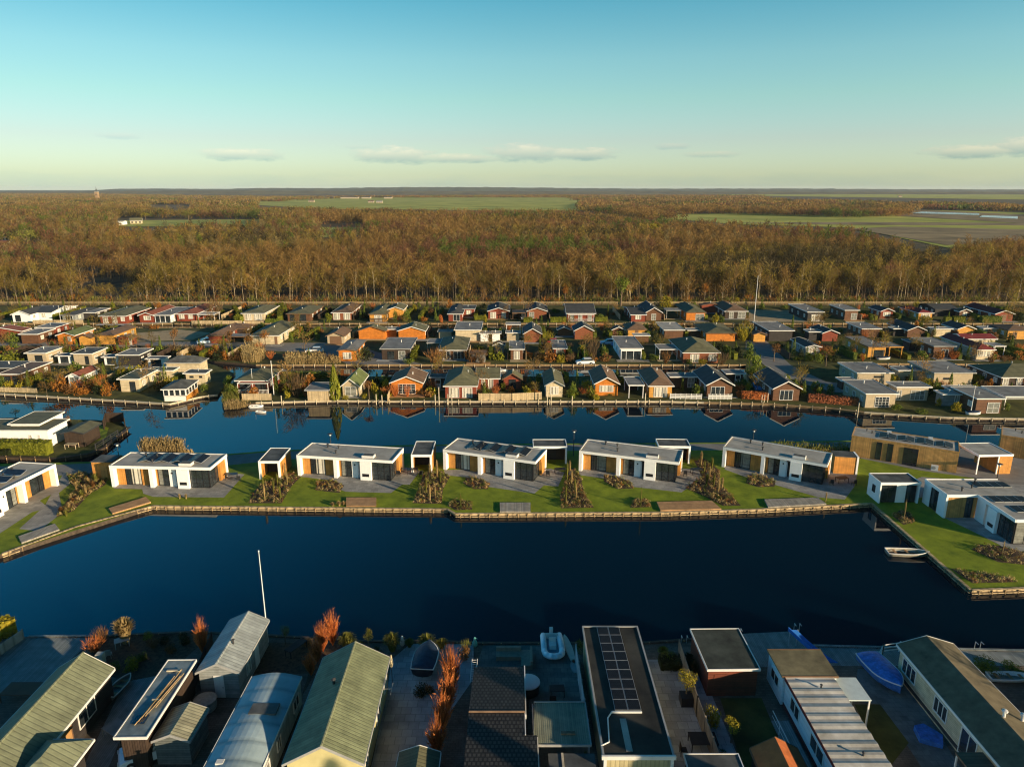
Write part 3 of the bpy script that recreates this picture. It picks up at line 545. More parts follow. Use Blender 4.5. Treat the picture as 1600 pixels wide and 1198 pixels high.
def house(x0, x1, y, yb, h, rh, kind, wm, rm, tm, win, label, group=None, ang=0, name='chalet', cat='chalet', sidewin=True, o=.35, of=.45, npipe=1, zb=0, d=None):
    a = P(x0, y); b = P(x1, y); w = (b - a).length
    if d is None:
        bz = P((x0 + x1) / 2, yb, h + (rh if kind != 'f' else 0) * (1 if kind in 'g' else .3)); d = max(2.2, min(15, bz.y - a.y - .3))
    root = empty(name, a + Vector((0, 0, zb)), R(ang)); tag(root, label, cat, GR.get(group, group))
    FOOT.append((a.x, a.y, w, d, R(ang)))
    walls(root, kind, w, d, h, rh, wm); roofparts(root, kind, w, d, h, rh, rm, tm, o, of)
    if win: front_windows(root, w, h, win)
    if sidewin and d > 4.5:
        fc = face(w, d, 'l' if a.x > 0 else 'r')
        n = 2 if d < 9 else 3
        for i in range(n):
            u = d * (i + .5) / n; window(root, fc, u - .6, u + .6, .9, min(2.0, h - .25), pm=GLB if i % 2 else CUR)
    if npipe: pipes(root, w, d, h, rh, kind, npipe)
    return root
def porch(x0, x1, y, d, h, rm, tm, label, name='carport', cat='carport', group='S', ang=0, back=None, posts=4):
    """open roof on posts, closed at the back when a wall material is given"""
    a = P(x0, y); w = (P(x1, y) - a).length; root = empty(name, a, R(ang)); tag(root, label, cat, GR.get(group, group))
    FOOT.append((a.x, a.y, w, d, 0)); roofparts(root, 'f', w, d, h, 0, rm, tm, .1, .1)
    for px_, py_ in ((.08, .1), (w - .08, .1), (.08, d - .1), (w - .08, d - .1))[:posts]:
        MB().box(px_ - .07, px_ + .07, py_ - .07, py_ + .07, 0, h - .13).build('post', tm, root)
    if back: MB().box(.2, w - .2, d - .35, d - .25, 0, h - .15).build('back_wall', back, root)
    return root
T = [
 # ---- row A, left bank
 (4, 34, 603, 566, 2.6, .0, 'f', BRN, R_BRN, TRW, 'K.1-.5 K.6-.9', 'low brown chalet with reddish flat roof at the left end of the waterside row', 'A'),
 (-30, 30, 592, 565, 2.5, 0, 'f', DRK, R_FLD, TRG, '', 'dark flat roofed annex behind the low brown chalet at far left', 'A'),
 (109, 127, 604, 571, 2.3, .6, 'g', WHT, R_RED, TRW, 'G.1-.9', 'narrow white chalet under a red brown ridged roof between orange bushes', 'A'),
 (190, 219, 612, 577, 2.7, 0, 'f', CRM, R_OLV, TRW, 'K.5-.8', 'long cream chalet with olive flat roof near the glass pavilion', 'A'),
 (236, 272, 597, 574, 2.6, 0, 'f', CRM, R_OLV, TRW, 'S.2-.4', 'cream rear wing with olive flat roof behind the glass pavilion', 'A'),
 (262, 314, 583, 557, 2.5, 1.2, 'h', CRM, R_FLD, TRG, '', 'dark hip roofed chalet by the side channel', 'A'),
 (292, 322, 601, 578, 2.5, 0, 'f', CRM, R_FLD, TRW, 'S.2-.4 S.7-.85', 'cream chalet with three small windows beside the side channel', 'A'),
 (45, 74, 569, 542, 2.7, 0, 'f', TAN, R_FLT, TRW, 'K.4-.8', 'leftmost of three alike flat roofed tan chalets below the lane', 'A'),
 (117, 146, 570, 543.5, 2.7, 0, 'f', TAN, R_FLD, TRW, 'K.6-.8', 'middle one of three alike flat roofed chalets below the lane', 'A'),
 (187, 219, 572, 545, 2.7, 0, 'f', DRK, R_FLT, TRW, 'S.3-.6', 'dark walled flat roofed chalet, rightmost of three below the lane', 'A'),
 # ---- row A, middle bank
 (372, 419, 613, 574, 2.6, 1.1, 'h', RED, R_OLV, TRW, 'K.08-.45 K.6-.95', 'red boarded chalet with olive hip roof and open white verandah behind the tall white pole', 'A'),
 (481, 513, 627, 598, 2.3, 0, 'f', FENW, R_FLT, TRG, '', 'pale boarded shed with flat blue grey roof beside the tall conifer', 'S'),
 (536, 561, 620, 575, 2.4, 1.3, 'g', TAN, R_GRN, TRW, 'G.15-.85', 'small cream gabled house with mossy green roof beside the flat topped tree', 'A'),
 (612, 660, 616, 573, 2.5, 1.25, 'g', ORG, R_BRN, TRW, 'X.22-.78', 'bright orange gabled chalet with white french doors of many panes', 'A'),
 (674, 694, 607, 592, 2.4, 0, 'f', DARKW, R_FLD, TRG, 'D.3-.75', 'small brown shed with white door behind the grey deck', 'S'),
 (696, 744, 622, 574, 2.6, 1.7, 'h', RED, R_OLV, TRW, 'F.12-.45 F.55-.88', 'red brown hip roofed chalet with two tall curtained white windows', 'A'),
 (746, 779, 608, 574, 2.5, 1.2, 'x', RED, R_OLV, TRW, 'F.2-.4 F.5-.75', 'red chalet with two narrow white windows behind the long plank fence', 'A'),
 (787, 814, 608, 577, 2.3, 1.1, 'g', RED, R_OLV, TRB, 'K.3-.7', 'small red summer house with pointed roof behind the fence end', 'A'),
 (853, 879, 620, 575, 2.5, .9, 'g', CRM, R_OLV, TRG, 'P.25-.75', 'narrow cream chalet with two tone roof left of the round topiary', 'A'),
 (930, 965, 618, 570, 2.6, 1.2, 'g', ORG, R_BRN, TRW, 'W.18-.8', 'golden orange gabled chalet with one wide white window', 'A'),
 (1014, 1049, 621, 575, 2.5, 1.3, 'h', YEL, R_BRN, TRW, 'F.2-.8', 'yellow chalet with hipped brown roof and tall white window beside the white porch', 'A'),
 (1048, 1086, 606, 583, 2.4, 0, 'f', DARKW, R_FLT, TRW, 'G.68-.95', 'dark annex with flat roof behind the white balustrade', 'A'),
 (1104, 1143, 620, 570, 2.6, 1.35, 'g', BRN, R_SLT, TRW, 'F.15-.7', 'dark brown gabled chalet with white corner posts right of the white balustrade', 'A'),
 (1135, 1160, 600, 578, 2.3, 0, 'f', DARKW, R_FLT, TRW, 'D.5-.85', 'low dark shed with white door between the two white trimmed gables', 'S'),
 (1207, 1248, 626, 574, 2.6, 1.35, 'g', BRN, R_SLT, TRW, 'F.25-.75', 'brown gabled chalet with white posts standing alone at the end of the lane', 'A'),
 (1338, 1390, 601, 567, 2.6, 0, 'f', TAN, R_FLT, TRW, 'S.5-.75', 'beige flat roofed chalet with one small high window at the lane end', 'A'),
 (1315, 1334, 609, 598, 1.9, 0, 'f', DARKW, R_FLT, TRW, '', 'tiny shed with pale flat roof left of the beige chalet', 'S'),
 (1402, 1445, 596, 573, 2.5, 0, 'f', TAN, R_FLT, TRW, '', 'flat roofed beige annex squeezed between two larger beige chalets', 'A'),
 (1457, 1517, 604, 565, 3.0, 0, 'f', TAN, R_FLT, TRG, 'S.25-.5', 'large beige flat roofed house with long dark slot window', 'A'),
 (1562, 1680, 607, 566, 2.5, 1.6, 'h', DARKW, R_OLV, TRW, 'W.02-.1 W.2-.28 W.38-.46', 'big dark house with long hip roof and small white windows at the right edge', 'A'),
 (1351, 1397, 637, 594, 2.8, 0, 'f', TAN, R_FLT, TRW, 'X.32-.8', 'tan flat roofed waterside chalet with white framed double doors', 'A'),
 (1399, 1448, 626, 597, 2.8, 0, 'f', TAN, R_FLT, TRW, 'G.0-.16 G.45-.9', 'set back tan wing with tall white windows behind the rose garden', 'A'),
 (1471, 1508, 634, 612, 2.3, 0, 'f', GRYW, R_FLB, TRW, 'W.5-.7', 'small grey garden house with pale flat roof and tiny white window', 'A'),
 (1523, 1562, 646, 605, 2.9, 0, 'f', BRN, R_FLT, TRW, 'G.45-.93', 'dark brown flat roofed box chalet with one very large white window', 'A'),
 (1487, 1530, 628, 603, 2.3, 0, 'f', GRYW, R_FLT, TRW, '', 'grey flat roofed annex behind the small grey garden house', 'A'),
 # ---- row B
 (530, 556, 564, 530, 2.6, .3, 'g', ORG, R_FLT, TRB, 'P.25-.75', 'narrow orange red caravan chalet with panels on its roof beside the lane', 'B'),
 (597, 640, 562, 528, 2.7, 0, 'f', DARKW, R_FLT, TRG, 'K.2-.45 G.6-.85', 'dark open fronted chalet with wide grey flat roof', 'B'),
 (686, 728, 562, 525, 2.5, 1.2, 'h', BRN, R_OLV, TRW, 'F.15-.42 F.55-.95', 'brown chalet with olive hip roof and two bright windows above bare shrubs', 'B'),
 (736, 758, 566, 548, 2.2, 0, 'f', GRYW, R_BRN, TRB, '', 'small grey shed with brown pergola beside the bare shrubs', 'S'),
 (772, 787, 552, 532, 2.2, .6, 'g', GRYW, R_SLT, TRW, '', 'tiny grey gabled shed with white bargeboards', 'S'),
 (798, 817, 562, 533, 2.6, 0, 'f', BRN, R_FLT, TRW, 'F.25-.75', 'narrow brown chalet with grey roof and one white double window', 'B'),
 (866, 884, 560, 532, 2.5, 0, 'f', RED, R_FLT, TRW, 'G.15-.8', 'narrow red chalet with blue grey roof among orange bushes', 'B'),
 (970, 1002, 562, 526, 2.8, 0, 'f', WHT, R_FLT, TRW, 'K.04-.24 K.28-.6 K.64-.96', 'white glazed sunroom chalet with flat roof', 'B'),
 (1067, 1122, 567, 524, 2.6, 1.7, 'h', BRK, R_OLV, TRW, 'F.2-.45 P.72-.95', 'wide brick bungalow with brown hip roof and two white windows', 'B'),
 (1258, 1280, 556, 527, 2.3, .45, 'g', GRYW, R_SLT, TRW, 'P.2-.8', 'small white trimmed chalet with dark roof on the lawn by the lane', 'B'),
 (1355, 1382, 560, 526, 2.9, 0, 'f', YEL, R_FLT, TRB, 'K.35-.95', 'golden flat roofed chalet half open on its right side', 'B'),
 (1457, 1488, 559, 528, 2.9, 0, 'f', BRN, R_FLT, TRG, 'F.4-.75', 'brown flat roofed chalet with long dark side and one white window', 'B'),
 (1525, 1550, 562, 524, 2.6, 1.0, 'hf', CRM, R_DRD, TRW, 'W.1-.8', 'long chalet with dark red roof and pale front', 'B'),
 (1420, 1455, 549, 530, 2.4, 0, 'f', DRK, R_FLT, TRG, '', 'dark low annex left of the brown flat roofed chalet', 'B'),
 # ---- row C
 (-25, 36, 530, 508, 2.3, .9, 'g', RED, R_RED, TRW, '', 'chalet with red tiled roof at the left edge behind the lane', 'C'),
 (35, 61, 537, 514, 2.6, 0, 'f', BRN, R_FLT, TRW, '', 'dark brown flat roofed chalet left of the orange gable', 'C'),
 (60, 88, 526, 505, 2.6, 0, 'f', RED, R_FLT, TRW, '', 'red chalet with white edged flat roof, behind the dark brown one', 'C'),
 (92, 118, 538, 509, 2.5, .7, 'g', ORG, R_GRN, TRW, 'W.6-.8', 'orange gabled chalet with olive roof and white edges on the lane', 'C'),
 (125, 144, 539, 524, 2.1, .6, 'g', YEL, R_BRN, TRB, '', 'small golden brown shed on the lane between two orange chalets', 'S'),
 (153, 180, 538, 509, 2.6, .7, 'hf', YEL, R_BRN, TRB, '', 'large golden orange chalet with broad brown roof beside the red shed', 'C'),
 (186, 208, 539, 524, 2.0, .5, 'g', RED, R_BRN, TRB, 'D.75-.95', 'bright red shed beside the sandy yard', 'S'),
 (327, 351, 537, 507, 2.3, .9, 'hf', RED, R_BRN, TRB, '', 'red garage wing of the chalet beside the parked cars', 'C'),
 (355, 386, 526, 505, 2.4, .9, 'h', DARKW, R_BRN, TRB, '', 'dark chalet with brown roof behind the red garage', 'C'),
 (394, 436, 538, 503, 2.5, 1.3, 'hf', CRM, R_OLV, TRW, 'B.85-.95', 'broad peach walled chalet with olive roof behind round brown trees', 'C'),
 (512, 538, 537, 510, 2.2, .9, 'g', TAN, R_BRN, TRB, 'B.15-.85', 'tan garage with brown gabled roof at the head of the yard', 'C'),
 (561, 602, 530, 506, 2.4, 1.2, 'g', ORG, R_OLV, TRB, '', 'orange chalet with olive roof behind the yellow green bush', 'C'),
 (602, 620, 527, 516, 2.3, 0, 'f', ORG, R_FLT, TRW, '', 'small orange link building with pale flat roof', 'C'),
 (623, 664, 530, 503, 2.4, 1.1, 'g', ORG, R_OLV, TRW, '', 'red orange gabled chalet with black and olive roof', 'C'),
 (686, 705, 529, 519, 2.0, 0, 'f', TAN, R_FLT, TRG, '', 'small beige shed left of the wide cream chalet', 'S'),
 (712, 750, 533, 503, 3.1, 0, 'f', CRM, R_FLT, TRW, '', 'wide cream chalet with plain front and blue grey roof', 'C'),
 (751, 763, 534, 522, 2.3, 0, 'f', WHT, R_FLT, TRW, '', 'left one of two small white cubes', 'C'),
 (769, 781, 534, 522, 2.3, 0, 'f', WHT, R_FLT, TRW, '', 'right one of two small white cubes', 'C'),
 (792, 811, 533, 519, 2.3, 0, 'f', TAN, R_FLT, TRW, '', 'beige cube with white roof edge beside the white cubes', 'C'),
 (819, 845, 535, 503, 2.5, 1.3, 'g', BRK, R_SLT, TRW, '', 'left one of two brick gables with blue black roofs', 'C'),
 (872, 890, 525, 515, 1.9, .7, 'g', BRN, R_SLT, TRW, '', 'low shed with white edged gable between the two brick gables', 'S'),
 (898, 926, 530, 502, 2.5, 1.3, 'g', BRK, R_SLT, TRW, '', 'right one of two brick gables with blue black roofs', 'C'),
 (957, 975, 525, 514, 1.9, .7, 'g', BRN, R_SLT, TRW, '', 'low shed with white gable edge left of the golden pyramid roof', 'S'),
 (981, 1008, 527, 504, 2.3, 1.2, 'p', YEL, R_BRN, TRB, 'B.4-.6', 'golden summer house with brown pyramid roof', 'C'),
 (992, 1013, 537, 526, 2.2, 0, 'f', BRN, R_FLB, TRW, '', 'low brown garage with pale roof edge behind the sunroom chalet', 'S'),
 (1038, 1067, 529, 504, 2.4, 0, 'f', BRN, R_FLB, TRW, '', 'brown chalet with broad white roof edge behind a dark tree', 'C'),
 (1075, 1093, 527, 515, 2.0, 0, 'f', BRN, R_FLT, TRW, '', 'low garage with pale flat roof left of the wide orange gable', 'S'),
 (1103, 1148, 533, 504, 2.3, 1.0, 'h', ORG, R_OLV, TRB, '', 'wide orange chalet with black and olive roof', 'C'),
 (1177, 1195, 534, 518, 2.1, .5, 'g', YEL, R_BRN, TRB, '', 'small golden shed against the large dark flat roof', 'S'),
 (1201, 1237, 533, 503, 2.9, 0, 'f', DRK, R_FLT, TRW, '', 'large dark chalet with wide pale grey flat roof above the lane', 'C'),
 (1263, 1281, 532, 515, 2.4, 0, 'f', DRK, R_FLT, TRW, '', 'dark flat roofed annex left of the red gable', 'C'),
 (1284, 1308, 533, 507, 2.3, .8, 'g', RED, R_SLT, TRW, '', 'bright red gabled chalet on the right of the lane', 'C'),
 (1346, 1373, 527, 504, 2.4, 0, 'f', BRN, R_FLT, TRW, '', 'brown chalet with grey flat roof right of the red gable', 'C'),
 (1395, 1413, 525, 513, 2.1, 0, 'f', DRK, R_FLT, TRW, '', 'low dark link with pale roof edge left of the brown gable', 'C'),
 (1417, 1444, 527, 499, 2.1, 1.0, 'g', BRN, R_SLT, TRW, '', 'brown gable with long blue black roof, right of the low link', 'C'),
 (1458, 1484, 526, 512, 2.2, 0, 'f', CRM, R_FLT, TRW, '', 'cream garage with pale roof edge left of the yellow gable', 'C'),
 (1495, 1521, 525, 501, 2.1, .9, 'g', YEL, R_SLT, TRW, '', 'yellow gable with long black roof above the red roofed chalet', 'C'),
 (1503, 1553, 543, 521, 2.4, .7, 'x', CRM, R_DRD, TRW, '', 'chalet with wide crimson roof behind the dark red roof', 'C'),
 (1535, 1560, 525, 511, 2.2, 0, 'f', CRM, R_FLT, TRW, '', 'cream garage with flat roof near the right edge', 'C'),
 (1573, 1615, 530, 505, 2.6, .8, 'h', YEL, R_BRN, TRD, 'B.2-.35', 'yellow chalet with dark hip roof at the right edge of the third row', 'C'),
 # ---- row D
 (21, 49, 503, 477, 2.4, 1.1, 'g', WHT, R_SLT, TRW, 'K.15-.45', 'white chalet with black roof and veranda at the far left of the last row', 'D'),
 (50, 82, 500, 476, 2.4, 1.0, 'x', WHT, R_SLT, TRW, 'K.1-.3 W.5-.7', 'long white wing with black roof and dark panels', 'D'),
 (99, 119, 504, 480, 2.4, .6, 'h', GRYW, R_SLT, TRG, 'F.2-.8', 'small grey chalet with wide curtained window before the wood', 'D'),
 (122, 150, 500, 482, 2.3, 0, 'f', DRK, R_FLT, TRW, '', 'dark annex with white roof edge beside the small grey chalet', 'D'),
 (158, 198, 506, 476, 2.5, .9, 'hf', RED, R_OLV, TRW, 'F.1-.3 F.45-.65 W.8-.95', 'red chalet with olive roof and three white windows at the left', 'D'),
 (219, 241, 504, 476, 2.3, .8, 'g', RED, R_RED, TRW, 'W.3-.8', 'small red chalet with white bargeboards beside a white conservatory', 'D'),
 (243, 268, 504, 480, 2.3, 0, 'f', WHT, R_FLT, TRW, 'K.05-.3 K.35-.62 K.68-.95', 'white conservatory joined to the small red chalet', 'D'),
 (277, 307, 502, 476, 2.4, .9, 'hf', RED, R_RED, TRW, 'W.12-.4 W.6-.85', 'red chalet with orange red roof and white pergola', 'D'),
 (380, 413, 501, 476, 2.4, 1.0, 'h', CRM, R_OLV, TRW, 'F.1-.4 F.55-.9', 'cream chalet with olive hip roof and two white windows behind a trimmed hedge', 'D'),
 (450, 486, 502, 476, 2.4, .9, 'h', BRN, R_OLV, TRB, 'K.1-.3 K.5-.8', 'dark brown chalet with olive roof behind a shady porch', 'D'),
 (520, 549, 500, 474, 2.4, .8, 'hf', BRK, R_BRN, TRW, 'F.05-.4 F.6-.95', 'brick chalet with brown roof and two wide curtained windows', 'D'),
 (578, 603, 503, 477, 2.5, .9, 'hf', YEL, R_OLV, TRB, 'F.3-.75', 'yellow chalet with one white window and a balustrade', 'D'),
 (607, 630, 497, 473, 2.8, .8, 'g', YEL, R_OLV, TRW, '', 'yellow tall rear wing behind small conifers', 'D'),
 (701, 722, 502, 476, 2.4, .9, 'hf', RED, R_SLT, TRW, 'F.35-.85', 'red chalet with black roof and one white window', 'D'),
 (723, 741, 495, 477, 2.6, .2, 'f', RED, R_FLD, TRG, 'W.3-.75', 'red flat roofed wing right of the black roofed red chalet', 'D'),
 (763, 795, 498, 472, 2.5, 1.0, 'g', RED, R_SLT, TRW, 'F.1-.38 F.65-.85', 'orange red chalet with two white windows on a lawn', 'D'),
 (824, 854, 498, 472, 2.5, 1.0, 'g', BRK, R_SLT, TRW, 'G.1-.35', 'brick chalet with white porch right of the open carport', 'D'),
 (886, 929, 502, 469, 2.6, 1.7, 'x', RED, R_SLT, TRW, 'G.1-.25 G.4-.55 G.75-.9', 'large chalet with tall blue black roof and red porch', 'D'),
 (986, 1008, 503, 477, 2.3, .9, 'x', RED, R_SLT, TRW, 'W.3-.7', 'red chalet with dark panel roof left of the white gable', 'D'),
 (1009, 1033, 501, 470, 2.7, 1.4, 'g', BRN, R_SLT, TRW, 'G.35-.65', 'tall dark gable with white porch posts', 'D'),
 (1072, 1101, 501, 473, 2.7, 1.0, 'hf', ORG, R_OLV, TRB, 'G.5-.95', 'orange chalet with balcony and wide white window', 'D'),
 (1096, 1125, 489, 474, 2.6, .6, 'g', RED, R_BRN, TRB, '', 'low red building behind the orange balcony chalet', 'D'),
 (1132, 1166, 498, 473, 2.5, 1.1, 'hf', DARKW, R_BRN, TRW, 'G.2-.4 G.6-.95', 'dark chalet with white veranda left of the tall flagpole', 'D'),
 (1261, 1284, 502, 475, 2.9, 0, 'f', DRK, R_FLT, TRW, 'F.25-.85', 'modern dark chalet with pale wooden front and long black side', 'D'),
 (1319, 1339, 500, 476, 3.1, 0, 'f', BRN, R_FLT, TRW, 'G.5-.95', 'narrow brown box chalet with tall white window', 'D'),
 (1375, 1394, 498, 476, 2.5, .8, 'g', RED, R_SLT, TRW, 'W.2-.8', 'small red chalet with white window near bare shrubs', 'D'),
 (1434, 1455, 501, 478, 2.5, .8, 'p', YEL, R_DRD, TRW, 'W.2-.85', 'little yellow chalet with dark red pyramid roof', 'D'),
 (1460, 1495, 494, 474, 2.3, .9, 'x', DRK, R_SLT, TRD, '', 'dark roofed chalet right of the little yellow one', 'D'),
 (1498, 1515, 497, 482, 2.2, .7, 'g', BRN, R_BRN, TRW, 'W.3-.7', 'small gabled garden house between two green hedges', 'D'),
 (1553, 1581, 502, 473, 2.4, 1.0, 'g', RED, R_DRD, TRW, 'B.35-.65', 'dark red roofed chalet with white trimmed porch at the right', 'D'),
]
for t in T:
    ex = {}
    if t[12] == 'S': ex = dict(name='shed', cat='shed', npipe=0)
    house(*t[:11], t[11], t[12], **ex)
# open roofs and carports
porch(668, 690, 550, 5, 2.3, R_FLT, TRG, 'carport with blue grey roof left of the brown hip roofed chalet')
porch(982, 1005, 622, 6, 2.6, R_FLT, TRW, 'white porch with blue grey roof beside the yellow hip roofed chalet', 'porch', 'porch', back=DARKW)
porch(1030, 1058, 562, 5.5, 2.5, R_FLT, TRW, 'open carport with pale flat roof left of the brick bungalow')
porch(1388, 1408, 560, 6, 2.8, R_FLT, YEL, 'open timber terrace roof beside the golden flat roofed chalet', 'terrace_roof', 'terrace roof')
porch(357, 384, 539, 4, 2.2, R_FLT, TRB, 'open carport between the red garage and the round brown trees')
porch(801, 821, 501, 6, 2.4, R_SLT, TRB, 'open carport with dark car space right of the orange red chalet', back=DARKW)
porch(1552, 1568, 556, 4, 2.4, R_FLT, TRW, 'small white veranda right of the dark red roof', 'veranda', 'veranda')
porch(1568, 1640, 640, 7, 2.5, R_FLT, TRW, 'long open terrace roof right of the dark brown box chalet', 'terrace_roof', 'terrace roof', back=GRYW)
porch(791, 813, 526, 3, 3.4, R_FLT, TRW, 'tall white pergola frame on the beige cube terrace', 'pergola', 'pergola')
porch(310, 336, 503, 4, 2.3, R_FLB, TRW, 'white pergola right of the orange red roof', 'pergola', 'pergola')
porch(1041, 1063, 498, 4, 2.6, R_FLT, TRG, 'small grey terrace roof between white gable and orange chalet', 'terrace_roof', 'terrace roof')
porch(1155, 1190, 0, 1, 2, R_FLT, TRG, 'x') if 0 else None
# low white edged annexes between the three alike chalets
for x0, x1, y, yb, lb in ((92, 112, 568, 556, 'low annex with blue grey roof right of the leftmost tan chalet'), (164, 186, 570, 558, 'low annex with blue grey roof between the middle and the dark chalet'), (232, 258, 573, 561, 'low annex with white roof edge right of the dark walled chalet')):
    house(x0, x1, y, yb, 1.9, 0, 'f', WHT, R_FLT, TRW, 'K.2-.8', lb, 'S', name='annex', cat='annex', npipe=0)
# glass pavilion on the water
def pavilion():
    a = P(257, 627); w = (P(291, 627) - a).length; d = 6.2; root = empty('glass_pavilion', a, R(4)); tag(root, 'white glazed garden pavilion with dark hip roof on the water corner', 'pavilion')
    roofparts(root, 'h', w, d, 2.5, .9, R_FLD, TRW, .3, .3)
    for sd, ln in (('f', w), ('r', d), ('l', d)):
        fc = face(w, d, sd); n = 4
        for i in range(n): window(root, fc, ln * i / n + .02, ln * (i + 1) / n - .02, 1.05, 2.4, TRW, GLS, cols=1, t=.12)
        m = MB(); fbox(m, fc, 0, ln, -.1, .0, 0, .95); m.build('parapet', YEL if sd == 'r' else TRW, root)
    MB().box(0.1, w - .1, .1, d - .1, 0, .1).build('floor', DECKW, root)
    MB().box(.1, w - .1, d - .1, d, 0, 2.4).build('back_wall', WHT, root)
pavilion()
# white beams and shade sails on the red chalet's verandah
def verandah(x0, x1, y, label, d=2.5, h=2.2, sail=False, tm=None):
    tm = tm or TRW; a = P(x0, y); w = (P(x1, y) - a).length; root = empty('verandah', a); tag(root, label, 'verandah')
    m = MB(); m.box(0, w, 0, .1, h, h + .14); m.box(0, .1, .1, d, h, h + .14); m.box(w - .1, w, .1, d, h, h + .14); m.build('beam', tm, root)
    for x in (.06, w / 2, w - .06): MB().box(x - .05, x + .05, 0.01, .11, 0, h).build('post', tm, root)
    m = MB(); n = int(w / .25)
    for i in range(n): m.box(w * i / n, w * i / n + .04, .02, .07, .1, .9)
    m.box(0, w, .0, .1, .9, .98); m.build('railing', tm, root)
    if sail: m = MB(); m.add([(w * .1, -.1, .5), (w * .5, -.1, h), (w * .5, .6, h), (w * .1, .6, .5), (w * .1, -.1, .45), (w * .5, -.1, h - .05), (w * .5, .6, h - .05), (w * .1, .6, .45)], [(0, 1, 2, 3), (7, 6, 5, 4), (0, 4, 5, 1), (2, 6, 7, 3), (1, 5, 6, 2), (0, 3, 7, 4)]); m.build('awning', TRW, root)
    return root
verandah(372, 420, 616, 'white open verandah with slanting awning before the red chalet', sail=True)
verandah(578, 604, 504, 'low wooden railing before the yellow chalet of the last row', 1, 1.2, tm=TRB)
verandah(888, 928, 503.5, 'white posts of the porch on the large blue black roofed chalet', 1.5, 2.3)
# ================================================================== the white bungalows of the island
def zof(p, py):
    k = (599 - py) / F; c, s = math.cos(PITCH), math.sin(PITCH); return H + p.y * (k * c - s) / (c + k * s)
def anchor(px, py, z): q = P(px, py, z); return Vector((q.x, q.y, 0))
def solar(root, x0, y0, w, d, z, tilt=.35, name='solar_panel', dirx=-1):
    """one tilted panel with a pale frame; tilts down towards -x or +x"""
    m = MB(); zl, zh = z + .08, z + .08 + tilt
    za, zb = (zh, zl) if dirx > 0 else (zl, zh)
    top = [(x0, y0, za), (x0 + w, y0, zb), (x0 + w, y0 + d, zb), (x0, y0 + d, za)]
    m.slab(top, .05, 0); e = .05
    ins = [(x0 + e, y0 + e, za + .008), (x0 + w - e, y0 + e, zb + .008), (x0 + w - e, y0 + d - e, zb + .008), (x0 + e, y0 + d - e, za + .008)]
    p = m.build(name, ALU, root); m2 = MB(); m2.slab([(a, b, c + .012) for a, b, c in ins], .016); m2.build('cells', SOL, p)
    return p
